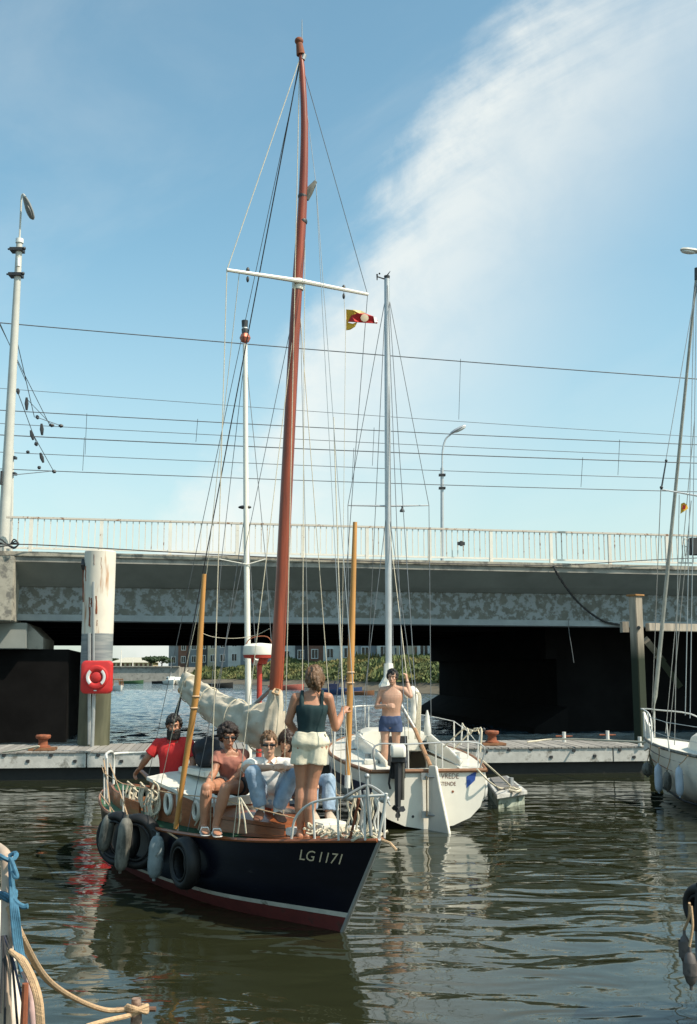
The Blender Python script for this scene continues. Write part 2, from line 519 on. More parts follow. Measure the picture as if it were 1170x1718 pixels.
def shore_pt(px):
    y = interp(px, [s[0] for s in SH], [s[1] for s in SH]); p = on(px, y, 0); return p


mb = MB(); nrow = 15; cols = []
pxs = [285 + i * 9 for i in range(90)]
away = V((.25, 1, 0)).normalized()
hprof = [(0, -.5), (.6, .05), (2.5, .35), (5, .9), (6.5, 1.4), (8, 1.9), (10, 2.4), (12, 2.8), (14.5, 3.15), (17, 3.4), (20, 3.45), (30, 3.5), (60, 3.5), (140, 3.6), (700, 4)]
for px in pxs:
    p = shore_pt(px); k = interp(px, [285, 420, 735, 1100], [.45, .85, 1.08, 1.1]); col = []
    for j, (d, h) in enumerate(hprof):
        q = p + away * (d * (1.1 if j < 11 else 1)); nn = noise.noise(V((q.x * .16, q.y * .16, 3)))
        nn2 = noise.noise(V((q.x * .6, q.y * .6, 8)))
        z = h * k + (nn * .8 + nn2 * .35) * (.9 if 3 < j < 11 else .06)
        col.append(V((q.x, q.y, z)))
    cols.append(col)
mbm = MB(); mbg = MB()
mbm.loft([c[:4] for c in cols], caps=False, closed=False)
mbg.loft([c[3:] for c in cols], caps=False, closed=False)
structure(mbm.build('mud_shore', mud)); structure(mbg.build('grass_bank', grassy))
# scrub and tall grass on the bank: leaf tufts nobody could count
tv = []; tf = []
for i in range(17000):
    ci = rng.uniform(0, 62); a = int(ci); t = ci - a; rj = rng.uniform(3.05, 11.0); b = int(rj); u = rj - b
    p = lerp(lerp(cols[a][b], cols[a + 1][b], t), lerp(cols[a][min(b + 1, nrow - 1)], cols[a + 1][min(b + 1, nrow - 1)], t), u)
    dens = noise.noise(V((p.x * .13, p.y * .13, 1)))
    if dens < -.2 and rng.random() < .6: continue
    h = rng.uniform(.18, .5) * (1 + max(0, dens) * 2.8)
    for k in range(4):
        an = rng.uniform(0, 6.28); w = h * rng.uniform(.6, 1.2); dx = V((math.cos(an), math.sin(an), 0)) * w
        q = p + V((rng.gauss(0, .35), rng.gauss(0, .35), rng.uniform(-.05, h * .5)))
        o = len(tv); tv += [q - dx * .5, q + dx * .5, q + V((rng.gauss(0, .15), rng.gauss(0, .15), h * rng.uniform(.4, .9)))]; tf.append((o, o + 1, o + 2))
mb = MB(); mb.v = tv; mb.f = tf
stuff(mb.build('bank_vegetation', brush, smooth=False))
# land out to the horizon
mb = MB(); mb.add([(-1800, 205, 2.55), (60, 205, 2.55), (60, 2600, 2.6), (-1800, 2600, 2.6)], [(0, 1, 2, 3)])
mb.add([(60, 300, 2.2), (1800, 300, 2.2), (1800, 2600, 2.6), (60, 2600, 2.6)], [(0, 1, 2, 3)])
structure(mb.build('ground', grassy))

# quay wall with sloping buttresses
q0 = on(-120, 1143, 0); q1 = on(300, 1143.5, 0)
quay = thing('quay_wall', (q0 + q1) / 2, 'low grey stone quay wall with sloping buttresses at far side of the harbour', 'quay wall')
mb = MB(); e = (q1 - q0).normalized(); nn = V((-e.y, e.x, 0))
mb.prism([q0 + V((0, 0, -1)), q0 + V((0, 0, 2.55)) + nn * .3, q0 + V((0, 0, 2.55)) + nn * 20, q0 + V((0, 0, -1)) + nn * 20], q1 - q0)
mb.build('wall', concrete, quay, smooth=False)
mb = MB(); mb.box((q0 + q1) / 2 + nn * .4 + V((0, 0, 2.64)), ((q1 - q0).length, 1.0, .18), Matrix.Rotation(math.atan2(e.y, e.x), 3, 'Z')); mb.build('coping', concrete_warm, quay, smooth=False)
for px, w in ((222, 3.0), (249, 1.6), (172, 2.2), (120, 2.4), (60, 2.4)):
    c = on(px, 1143, 0); mb = MB()
    mb.prism([c - e * w * .5 - nn * .9 + V((0, 0, -.5)), c + e * w * .5 - nn * .9 + V((0, 0, -.5)), c + e * w * .38 - nn * .05 + V((0, 0, 2.4)), c - e * w * .38 - nn * .05 + V((0, 0, 2.4))], nn * .8)
    mb.build('buttress', concrete_dark, quay, smooth=False)
# stone slipway running up from the water beside the quay
mb = MB(); s0 = on(262, 1143, 0); s1 = on(305, 1143, 0)
mb.prism([s0 - nn * 3 + V((0, 0, -.4)), s1 - nn * 4 + V((0, 0, -.4)), s1 + nn * 1 + V((1, 0, 2.2)), s1 + nn * 1 + V((-.3, 0, 2.3))], nn * .9)
structure(mb.build('stone_slipway', concrete_warm, smooth=False))


# distant houses in a row on top of the bank
def house(px, Y, w, h, wallc, roofc, lab, door=True, depth=9., rz=0.):
    b = at(px, 1110, Y); b.z = interp(Y, [120, 170, 240], [3.0, 2.9, 2.5])
    t = thing('terraced_house', b, lab, 'house', 'houses along the top of the far bank', rz)
    m3 = Matrix.Rotation(rz, 3, 'Z')
    P = lambda x, y, z: b + m3 @ V((x, y, z))
    mb = MB(); mb.hexa([P(x, y, z) for z in (-1.5, h) for y in (0, depth) for x in (-w / 2, w / 2)]); mb.build('wall', wallc, t, smooth=False)
    mb = MB(); ov = .25; rh = depth * .34
    mb.prism([P(-w / 2 - .05, -ov, h - .05), P(-w / 2 - .05, depth / 2, h + rh), P(-w / 2 - .05, depth + ov, h - .05)], m3 @ V((w + .1, 0, 0)))
    rf = mb.build('roof', roofc, t, smooth=False)
    mb = MB(); mb.hexa([P(x, y, z) for z in (h, h + rh + .8) for y in (depth * .4, depth * .4 + .7) for x in (w / 2 - 1.1, w / 2 - .4)]); mb.build('chimney', mat('chimney brick', (.2, .08, .05), .9), rf, smooth=False)
    nst = max(1, int(h / 2.7)); nw = max(2, int(w / 1.9))
    for s_ in range(nst):
        for k in range(nw):
            x = -w / 2 + w * (k + .5) / nw; z = .9 + s_ * 2.75
            if door and s_ == 0 and k == nw - 1:
                mb = MB(); mb.hexa([P(x + a, y, zz) for zz in (0, 2.1) for y in (-.06, .05) for a in (-.48, .48)]); mb.build('door', navy_stripe if rng.random() < .5 else teak, t, smooth=False); continue
            mb = MB()
            for (a0, a1, z0, z1) in ((-.58, -.48, 0, 1.5), (.48, .58, 0, 1.5), (-.48, .48, 1.4, 1.5), (-.48, .48, 0, .1), (-.04, .04, .1, 1.4)):
                mb.hexa([P(x + a, y, z + zz) for zz in (z0, z1) for y in (-.07, .02) for a in (a0, a1)])
            fr = mb.build('window', white_plastic, t, smooth=False)
            mb = MB(); mb.hexa([P(x + a, y, z + zz) for zz in (.1, 1.4) for y in (-.02, .015) for a in (-.48, .48)]); mb.build('pane', glass_dark, fr, smooth=False)
    return t


wc = {'white': mat('white rendered wall', (.62, .62, .58), .8, vscale=.5), 'cream': mat('cream rendered wall', (.52, .44, .32), .8, vscale=.5),
      'grey': mat('grey rendered wall', (.22, .24, .26), .8, vscale=.5), 'brick': mat('brown brick wall', (.20, .10, .07), .9, vscale=2),
      'blue': mat('bluish rendered wall', (.27, .29, .31), .8, vscale=.5), 'dark': mat('dark boarded wall', (.06, .06, .065), .8, vscale=.5)}
rc = {'red': mat('red tiled roof', (.34, .10, .06), .85, var=.25, vscale=1.5), 'slate': mat('slate roof', (.07, .075, .085), .7, var=.2)}
specs = [  # px, Y, width, height, wall, roof
    (300, 236, 3.6, 5.0, 'grey', 'red'), (317, 230, 3.8, 5.6, 'brick', 'red'), (334, 224, 3.6, 6.6, 'grey', 'red'), (350, 218, 3.6, 6.4, 'dark', 'slate'),
    (366, 212, 3.7, 6.8, 'cream', 'slate'), (384, 206, 4.2, 7.0, 'blue', 'red'), (404, 200, 4.4, 6.6, 'white', 'slate'), (425, 194, 4.4, 7.0, 'grey', 'slate'),
    (447, 188, 4.4, 6.8, 'white', 'red'), (469, 182, 4.3, 7.2, 'blue', 'slate'), (492, 176, 4.3, 6.9, 'white', 'slate'), (515, 170, 4.0, 7.0, 'dark', 'red'),
    (539, 164, 4.2, 6.8, 'brick', 'red'), (566, 158, 4.7, 6.9, 'white', 'slate'), (595, 152, 4.6, 7.0, 'white', 'slate'), (625, 147, 4.7, 7.0, 'grey', 'slate'),
    (657, 142, 4.8, 6.9, 'white', 'red'), (690, 137, 4.8, 7.2, 'cream', 'slate'), (724, 132, 4.6, 6.9, 'white', 'slate'), (760, 128, 4.8, 7, 'grey', 'slate')]
cn = {'white': 'white rendered', 'cream': 'cream rendered', 'grey': 'grey rendered', 'brick': 'brown brick', 'blue': 'pale blue', 'dark': 'dark boarded'}
whr = ['at the left end of the row', 'second from the left end of the row', 'third from the left, just left of the leaning pole',
       'right behind the leaning wooden pole', 'just right of the leaning wooden pole', 'left of the thin white mast', 'behind the thin white mast', 'behind the radar dome on its red post',
       'just left of the red brown mast', 'just right of the red brown mast', 'second to the right of the red brown mast', 'left of the head of the standing woman',
       'above the head of the standing woman', 'between the standing woman and the upright pole', 'behind the upright varnished pole', 'second left of the grey mast',
       'just behind the grey aluminium mast', 'just right of the grey aluminium mast', 'last one before the dark bridge pier', 'mostly hidden behind the dark bridge pier']
for (px, Y, w, h, a, b), wh in zip(specs, whr):
    house(px, Y, w * Y / 165, h, wc[a], rc[b], cn[a] + ' house on far bank ' + wh, rz=-.35)

# low pavilion behind the quay
b = at(222, 1115, 225); b.z = 2.55
pav = thing('quay_pavilion', b, 'long low pale pavilion with hipped roof behind the far quay wall', 'building')
w = 9.0; mb = MB(); mb.hexa([b + V((x, y, z)) for z in (0, 1.0) for y in (0, 6) for x in (-w / 2, w / 2)]); mb.build('wall', wc['cream'], pav, smooth=False)
mb = MB(); mb.hexa([b + V((x, y, 1.0)) for y in (-.4, 6.4) for x in (-w / 2 - .4, w / 2 + .4)] + [b + V((x, y, 2.1)) for y in (2.4, 3.6) for x in (-w / 2 + 2.5, w / 2 - 1.0)]); mb.build('roof', mat('pale roof', (.45, .43, .36), .8), pav, smooth=False)
for k in range(9):
    x = -w / 2 + .6 + k * .97; mb = MB(); mb.hexa([b + V((x + a, y, z)) for z in (.25, .8) for y in (-.03, .02) for a in (-.25, .25)]); mb.build('window', mat('reddish window', (.12, .05, .03), .5), pav, smooth=False)


def tree(px, top, Y, wpx, lab, base=2.5, n=1500, leaf=.16):
    b = at(px, top, Y); H = b.z - base; b.z = base; w = wpx / F * Y
    t = thing('bushy_tree', b, lab, 'tree', 'trees behind the far quay')
    mb = MB(); mb.tube([b, b + V((.1, 0, H * .4)), b + V((0, .1, H * .75))], [H * .05, H * .04, H * .015], 6)
    for k in range(4):
        a = k * 1.6; mb.tube([b + V((0, 0, H * .25)), b + V((math.cos(a) * w * .3, math.sin(a) * w * .3, H * .6))], [H * .02, H * .008], 5)
    mb.build('trunk', bark, t)
    lob = [(V((rng.uniform(-.32, .32) * w, rng.uniform(-.3, .3) * w, H * rng.uniform(.38, .75))), rng.uniform(.22, .36) * w) for _ in range(8)]
    mb = MB()
    for i in range(n):
        c, r = rng.choice(lob); d = V((rng.gauss(0, 1), rng.gauss(0, 1), rng.gauss(0, .8))).normalized() * r * rng.uniform(.6, 1.1)
        p = b + c + V((d.x, d.y, d.z * H * .5 / w)); a = V((rng.gauss(0, 1), rng.gauss(0, 1), rng.gauss(0, 1))).normalized(); c2 = a.orthogonal().normalized()
        s_ = leaf * rng.uniform(.6, 1.5); mb.add([p - a * s_, p + c2 * s_ * .8, p + a * s_, p - c2 * s_ * .8], [(0, 1, 2, 3)])
    mb.build('crown', leafy, t, smooth=False)


tree(254, 1098.5, 205, 24, 'dark round tree behind the far quay, left one of the close pair')
tree(272, 1097, 207, 28, 'dark round tree behind the far quay, right one of the close pair')
tree(199, 1101, 230, 26, 'pale green tree behind the far quay beside the white piling', leaf=.2)
tree(214, 1105, 240, 9, 'small narrow tree left of the low pavilion', n=500)
tree(226, 1104, 250, 7, 'thin pointed tree just above the pavilion roof', n=400)

for px, tp, lab in ((203, 1090, 'thin pale flagpole behind the far quay, left one'), (223, 1107, 'short pale pole standing on the far quay, right one')):
    b = at(px, 1120, 200); t = MB().cyl(V((b.x, b.y, 2.5)), V((b.x, b.y, at(px, tp, 200).z)), .12, .07, 6).build('flagpole', white_rail); tag(t, lab, 'pole')


# ------------------------------------------------------------------ distant small boats
def small_boat(px, py, L, hc, cab, lab, head=0., canvas_=None, mast=0.):
    c = on(px, py, 0); t = thing('small_boat', c, lab, 'boat', 'small boats moored in the far harbour', head)
    m3 = Matrix.Rotation(head, 3, 'Z'); P = lambda x, y, z: c + m3 @ V((x, y, z))
    B = L * .19; rings = []
    for i in range(9):
        u = i / 8; x = (u - .5) * L; bw = B * (1 - max(0, (u - .45) / .55) ** 2.2) * (.82 + .18 * min(1, u * 3)); fb = L * .11 * (1 + .45 * u * u)
        bw = max(bw, .03)
        rings.append([P(x, -bw, fb), P(x, -bw * .85, fb * .3), P(x, -bw * .45, -.1), P(x, bw * .45, -.1), P(x, bw * .85, fb * .3), P(x, bw, fb), P(x, bw * .8, fb * .93), P(x, -bw * .8, fb * .93)])
    MB().loft(rings).build('hull', hc, t)
    fb = L * .12
    if cab == 'cabin':
        mb = MB(); mb.hexa([P(x, y, z) for (z, k) in ((fb * .9, 1), (fb * .9 + L * .14, .8)) for y in (-B * .65 * k, B * .65 * k) for x in (-L * .12 * k, L * .26 * k)])
        cb = mb.build('cabin', white_plastic, t, smooth=False)
        for s_ in (-1, 1):
            for k in range(2):
                x = -L * .03 + k * L * .13; mb = MB(); mb.box(P(x, s_ * B * .60, fb * .9 + L * .08), (L * .08, B * .1, L * .04), m3); mb.build('window', glass_dark, cb, smooth=False)
    elif cab == 'frame':
        mb = MB()
        for x in (-L * .28, -L * .05, L * .15):
            mb.tube([P(x, -B * .8, fb), P(x, -B * .7, fb + L * .2), P(x, B * .7, fb + L * .2), P(x, B * .8, fb)], L * .018, 5)
        mb.build('canopy_frame', teak, t)
        mb = MB(); mb.box(P(-L * .06, 0, fb + L * .21), (L * .5, B * 1.5, L * .02), m3); mb.build('canopy', canvas_ or teak, t, smooth=False)
    elif cab == 'gear':
        mb = MB()
        for k in range(3):
            mb.tube([P(-L * .2 + k * L * .15, 0, fb * .8), P(-L * .1 + k * L * .12, B * .3 * (k - 1), fb + L * (.16 + .06 * k))], L * .012, 5)
        mb.box(P(-L * .15, 0, fb + L * .05), (L * .22, B * 1.1, L * .12), m3); mb.build('wheelhouse', navy_stripe, t)
    else:
        for k in range(2):
            mb = MB(); mb.box(P(-L * .2 + k * L * .3, 0, fb * .85), (L * .05, B * 1.5, L * .01), m3); mb.build('bench', teak, t, smooth=False)
    if mast:
        MB().cyl(P(L * .05, 0, fb * .5), P(L * .05, 0, fb + mast), .04, .025, 6).build('mast', alu, t)
    return t


blue_hull = mat('blue boat hull', (.03, .06, .15), .5); green_hull = mat('green boat hull', (.05, .12, .05), .6); pink_hull = mat('faded red boat hull', (.42, .12, .09), .6)
small_boat(196, 1158, 3.6, white_gel, 'frame', 'white open boat with brown canopy frame afloat just right of the white piling', -1.1)
small_boat(221, 1147, 3.6, green_hull, 'none', 'small green and yellow rowing boat in front of the far quay buttress', .1)
small_boat(274, 1147, 3.4, tar, 'none', 'dark low rowing boat left of the two white cabin boats', .1)
small_boat(286, 1148.5, 4.6, white_gel, 'cabin', 'white cabin boat near the slipway, left one of two', -1.2, mast=3.5)
small_boat(298, 1148.5, 4.4, white_gel, 'cabin', 'white cabin boat near the slipway, right one by the sail end', -1.3)
small_boat(362, 1154, 4.2, tar, 'none', 'dark rowing boat with brown end under the muddy bank, above the furled sail', .15)
small_boat(480, 1157, 4.0, pink_hull, 'none', 'faded red rowing boat just right of the red brown mast', .1)
small_boat(548, 1162, 3.4, blue_hull, 'none', 'low blue rowing boat right of the head of the standing woman', .1)
small_boat(570, 1165, 4.2, blue_hull, 'gear', 'blue work boat with masts and gear left of the upright wooden pole', .2)
small_boat(604, 1166, 2.6, teak, 'none', 'small brown flat boat just right of the upright wooden pole', .05)
small_boat(119, 1180, 3.8, white_gel, 'cabin', 'white cabin boat glimpsed between the dark pier and the white piling', -1.35, mast=2)
# ------------------------------------------------------------------ bridge
BA = at(50, 925, 32.5); BB = at(1000, 946, 36.0)
BT = V((BB.x - BA.x, BB.y - BA.y, 0)).normalized(); BN = V((-BT.y, BT.x, 0)); BL = (V((BB.x, BB.y, 0)) - V((BA.x, BA.y, 0))).length


def bline(y50, y1000, rec):
    """height line of an edge seen at (50,y50) and (1000,y1000), recessed rec metres behind the parapet edge"""
    a = hitb(50, y50, rec); b = hitb(1000, y1000, rec)
    ta = (a - BA).dot(BT); tb = (b - BA).dot(BT); k = (b.z - a.z) / (tb - ta)
    return lambda t: a.z + (t - ta) * k


def hitb(px, py, rec):
    d = raydir(px, py); o = V((0, 0, CAM_H)); q = V((BA.x, BA.y, 0)) + BN * rec
    k = (q - V((0, 0, 0))).dot(BN) / d.dot(BN); return o + d * k


def BP(t, rec, z): return V((BA.x, BA.y, 0)) + BT * t + BN * rec + V((0, 0, z))


cop_t = bline(925, 946, 0); cop_b = bline(933.5, 953.5, 0); rail_z = bline(867, 893, .15)
hau = bline(984, 997, 1.3); gir_b = bline(1041, 1051, 1.3); far_b = bline(1083, 1083.5, 21)
T0, T1 = -45, 60
bridge = thing('road_bridge', BP(10, 0, 0), 'long concrete road bridge with white railing and peeling girder across the harbour', 'bridge')


def bslab(name, m, prof, t0=T0, t1=T1, bev=0, par=None):
    """prof = list of (rec, zfunc)"""
    mb = MB(); mb.loft([[BP(t, r, z(t)) for r, z in prof] for t in (t0, t1)]); return mb.build(name, m, par or bridge, smooth=False, bevel=bev)


bslab('parapet_kerb', concrete_warm, [(0, cop_t), (.5, cop_t), (.5, cop_b), (0, cop_b)], bev=.02)
bslab('kerb_drip', concrete, [(.07, cop_b), (.5, cop_b), (.5, lambda t: cop_b(t) - .16), (.07, lambda t: cop_b(t) - .16)])
tl = -.03 + (hitb(22, 935, 0) - BA).dot(BT)
g0 = tl
bslab('deck_soffit', paint_soffit, [(.10, lambda t: cop_b(t) - .16), (.9, lambda t: cop_b(t) - .16), (1.33, hau), (1.24, hau)], t0=g0)
bslab('edge_girder', peel, [(1.3, lambda t: hau(t) - .003), (2.0, lambda t: hau(t) - .003), (2.0, lambda t: gir_b(t) + .2), (1.3, lambda t: gir_b(t) + .2)], t0=g0)
bslab('girder_flange', mat('pale blue flange paint', (.27, .30, .31), .7, var=.15, vscale=2), [(1.18, lambda t: gir_b(t) + .197), (2.2, lambda t: gir_b(t) + .197), (2.2, gir_b), (1.18, gir_b)], t0=g0)
road = structure(MB().loft([[BP(t, r, cop_t(t) - d) for r, d in ((.5, .0), (21.5, 0), (21.5, .5), (.5, .5))] for t in (T0, T1)]).build('road', mat('asphalt', (.05, .05, .05), .9), smooth=False))
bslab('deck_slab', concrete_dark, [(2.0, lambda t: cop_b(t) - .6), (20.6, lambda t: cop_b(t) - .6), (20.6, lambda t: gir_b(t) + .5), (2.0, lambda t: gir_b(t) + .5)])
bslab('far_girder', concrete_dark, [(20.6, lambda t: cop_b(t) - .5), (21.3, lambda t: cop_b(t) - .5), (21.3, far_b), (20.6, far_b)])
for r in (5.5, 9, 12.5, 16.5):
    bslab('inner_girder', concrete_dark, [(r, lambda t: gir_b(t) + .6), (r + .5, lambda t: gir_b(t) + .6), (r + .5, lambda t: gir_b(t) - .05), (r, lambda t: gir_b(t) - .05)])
# girder joints
# left abutment block, corbel and pier
tE = (hitb(24, 1000, 0) - BA).dot(BT)
mb = MB(); mb.loft([[BP(t, r, z) for r, z in ((-.12, cop_b(0) - .004), (2.2, cop_b(0) - .004), (2.2, hitb(10, 1042, 0).z), (-.12, hitb(10, 1042, 0).z))] for t in (T0, tE - .02)])
mb.build('abutment_block', concrete_warm, bridge, smooth=False, bevel=.03)
z0 = hitb(10, 1042, 0).z - .004
zs = at(30, 1090, 35.2).z
t45 = (hitb(45, 1070, 1.2) - BA).dot(BT); t72 = (hitb(73, 1078, 1.6) - BA).dot(BT); t115 = (hitb(115, 1120, 1.6) - BA).dot(BT)
mb = MB(); mb.loft([[BP(t, r, z) for r, z in ((1.1, z0), (6, z0), (6, zs), (1.1, zs))] for t in (T0, t45)]); mb.build('bearing_shelf', paint_soffit, bridge, smooth=False, bevel=.02)
mb = MB(); mb.prism([BP(t45 + .003, 1.5, z0), BP(t45 + .003, 1.5, zs), BP(t72, 1.5, zs), BP(t72, 1.5, zs + .35)], BN * 4); mb.build('corbel', concrete, bridge, smooth=False)
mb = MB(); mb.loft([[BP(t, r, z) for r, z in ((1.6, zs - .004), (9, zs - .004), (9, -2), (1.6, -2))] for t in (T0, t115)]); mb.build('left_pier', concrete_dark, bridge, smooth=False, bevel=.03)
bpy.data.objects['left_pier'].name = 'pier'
# right pier: a long wall under the deck whose flank is seen
tf_ = (hitb(737, 1130, 20.5) - BA).dot(BT)
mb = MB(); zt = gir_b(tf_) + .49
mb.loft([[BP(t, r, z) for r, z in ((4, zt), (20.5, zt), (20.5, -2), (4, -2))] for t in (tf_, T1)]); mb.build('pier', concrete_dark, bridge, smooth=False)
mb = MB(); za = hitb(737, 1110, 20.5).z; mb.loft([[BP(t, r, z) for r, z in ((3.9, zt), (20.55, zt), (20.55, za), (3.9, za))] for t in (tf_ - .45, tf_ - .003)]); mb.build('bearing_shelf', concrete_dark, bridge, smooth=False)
zb = hitb(737, 1166, 20.5).z
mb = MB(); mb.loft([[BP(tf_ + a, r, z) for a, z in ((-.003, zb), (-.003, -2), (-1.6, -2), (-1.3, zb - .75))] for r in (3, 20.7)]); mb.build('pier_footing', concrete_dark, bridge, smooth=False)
# railing: top rail, lower rail, posts, balusters
step = 2.165; first = (hitb(52, 900, .15) - BA).dot(BT)
mb = MB(); mb.loft([[BP(t, .15 + a, rail_z(t) + b) for a, b in ((-.055, -.06), (-.055, 0), (.055, 0), (.055, -.06))] for t in (tl - .25, 30)]); rail = mb.build('railing', rail_rusty, bridge, smooth=False)
mb = MB(); mb.loft([[BP(t, .15 + a, cop_t(t) + .12 + b) for a, b in ((-.025, -.03), (-.025, .03), (.025, .03), (.025, -.03))] for t in (tl - .25, 30)]); mb.build('lower_rail', white_rail, rail, smooth=False)
hz_ = rail_z(5) - cop_t(5)
mb = MB(); mb.box((0, 0, 0), (.11, .09, hz_ - .065)); psrc = mb.build('railing_post', white_rail, None, smooth=False, world=False)
mb = MB(); mb.box((0, 0, 0), (.032, .032, hz_ - .22)); bsrc = mb.build('baluster', white_rail, None, smooth=False, world=False)
mb = MB(); mb.box((0, 0, 0), (.03, .03, hz_ - .22)); brsrc = mb.build('baluster', rail_rusty, None, smooth=False, world=False)
rotB = Matrix.Rotation(math.atan2(BT.y, BT.x), 3, 'Z')
for i in range(-1, 13):
    t = first + i * step
    if t < tl - .2: continue
    piece(psrc, rail, BP(t, .15, cop_t(t) + (hz_ - .065) / 2), rotB)
for i in range(-11, 132):
    t = first + i * step / 11
    if i % 11 == 0 or t < tl - .2: continue
    z_ = (cop_t(t) + .15 + rail_z(t) - .063) / 2
    piece(brsrc if rng.random() < .3 else bsrc, rail, BP(t, .15, z_), rotB)
for o in (psrc, bsrc, brsrc): bpy.data.objects.remove(o)
# heavy cable lying along the parapet and swagging from it
mb = MB(); pts = [hitb(-20, 912, -.25), hitb(18, 913, -.25), hitb(60, 914, -.1), hitb(140, 918, -.1), hitb(280, 926, -.08), hitb(480, 936, -.06), hitb(700, 944, -.06), hitb(928, 949, -.1)]
mb.tube(arc(pts), .018, 5)
for k in range(3):
    mb.tube(arc([hitb(18, 913, -.25), hitb(24 + 3 * k, 905 + k * 3, -.3), hitb(31, 912 + k, -.3), hitb(24, 920 - k, -.3), hitb(14, 915, -.25), hitb(2, 905 + 6 * k, -.3), hitb(-15, 900 + 9 * k, -.2)]), .022, 5)
tag(mb.build('parapet_cable', dark_metal), 'thin dark cable looped at the left lamp post and lying along the bridge kerb', 'cable')
mb = MB(); ch = arc([hitb(928, 949, -.05), hitb(935, 962, -.05), hitb(950, 985, .3), hitb(968, 1008, .8), hitb(990, 1028, 1.1), hitb(1015, 1043, 1.12), hitb(1045, 1049, 1.12)], 7)
for i in range(len(ch) - 1):
    mb.tube([ch[i], lerp(ch[i], ch[i + 1], 1.15)], [.035, .045][i % 2], 5)
tag(mb.build('hanging_chain', dark_metal), 'rusty dark chain hanging in a curve over the bridge girder', 'chain')
tag(MB().tube(arc([hitb(954, 1040, 1.1), hitb(955, 1060, 1.15), hitb(959, 1085, 1.15), hitb(963, 1112, 1.15)]), .012, 4).build('loose_wire', wire_m), 'short loose wire dangling below the girder right of the pier corner', 'wire')
tag(MB().tube(arc([hitb(930, 949, -.08), hitb(1000, 945, -.1), hitb(1100, 939, -.1), hitb(1200, 935, -.1)]), .014, 4).build('stretched_cable', dark_metal), 'thin cable stretched from the chain end toward the right edge along the kerb', 'cable')
# signal box at the right end of the railing
c = hitb(1166, 917, -.05)
sb = thing('signal_box', c, 'black box in a white frame on the railing at right edge', 'box')
mb = MB(); mb.box(c, (.42, .22, .62), rotB); mb.build('housing', dark_metal, sb, smooth=False, bevel=.03)
mb = MB()
for dz in (-.28, 0.0, .28): mb.box(c + V((-.28, 0, dz)), (.16, .03, .03), rotB)
mb.box(c + V((-.36, 0, -.02)), (.03, .03, .66), rotB); mb.build('bracket', white_rail, sb, smooth=False)
c = hitb(774, 912, -.02)
tag(MB().box(c, (.26, .05, .12), rotB).box(c + V((0, -.03, .0)), (.10, .03, .18), rotB).build('small_plate', dark_metal, smooth=False, bevel=.01), 'small dark plate fixed to the bridge railing below the street lamp', 'plate')


# ------------------------------------------------------------------ lamp posts on the bridge
def lamp_head(t, c, d, m1=lamp_grey, m2=None):
    """lantern pointing along d"""
    d = V(d).normalized(); up = V((0, 0, 1)); sd_ = d.cross(up).normalized(); up = sd_.cross(d)
    rings = []
    for u, w, h in ((0, .05, .05), (.1, .10, .08), (.35, .15, .11), (.7, .15, .10), (.92, .10, .08), (1, .03, .04)):
        rings.append([c + d * (u * .8) + sd_ * (w * math.cos(a)) + up * (h * math.sin(a) * (1 if math.sin(a) > 0 else .45)) for a in [k * math.pi / 6 for k in range(12)]])
    l = MB().loft(rings).build('lantern', m1, t)
    MB().ell(c + d * .5 - up * .05, (.12, .28, .05), Matrix((sd_, d, up)).transposed()).build('diffuser', m2 or white_plastic, l)


YL = 33.0
b = at(5, 928, YL); tp = at(33, 405, YL)
lp = thing('tram_pole_lamp', V((b.x, b.y, b.z)), 'tall pale grey tapering lamp and tram wire pole at left edge of bridge', 'lamp post')
b2 = b.copy(); b2.z -= .3
MB().cyl(b2, tp, .185, .10, 14).build('pole', lamp_grey, lp)
MB().cyl(at(33, 408, YL), at(33.3, 401, YL), .13, .13, 12).build('cap', white_plastic, lp)
MB().tube(arc([at(33, 402, YL), at(35, 360, YL), at(36.5, 332, YL), at(39, 326, YL), at(43, 330, YL - .5)]), .032, 8).build('arm', lamp_grey, lp)
lamp_head(lp, at(40, 329, YL - .3), (.32, .35, -.85), mat('grey lantern', (.22, .22, .21), .5), mat('dull lens', (.16, .16, .155), .4))
for y in (420, 462):
    c = at(interp(y, [405, 928], [32, 6]) - 2, y, YL); mb = MB(); mb.box(c, (.42, .34, .10)); mb.cyl(c + V((-.28, -.1, 0)), c + V((.3, -.1, .05)), .03, n=6); mb.ell(c + V((.26, -.1, .02)), .06, nu=8, nv=6); mb.build('clamp', dark_metal, lp)
MB().cyl(at(31, 433, YL - .2), at(31, 447, YL - .2), .06, .06, 8).build('insulator', white_plastic, lp)
mb = MB(); c = at(3, 790, YL - .2); mb.cyl(c, c + V((0, 0, -.45)), .04, n=6); mb.build('hook', dark_metal, lp)
for yy in (480, 500): pass
YB = 44
b = at(19, 932, YB); t2 = thing('tram_pole', b, 'thin weathered pole standing just behind the tall left lamp post', 'pole')
MB().cyl(b + V((0, 0, -1)), at(21, 755, YB), .10, .08, 10).build('pole', lamp_grey, t2)
for y in (768, 795): MB().box(at(20.5, y, YB), (.36, .3, .1)).build('clamp', dark_metal, t2, smooth=False)

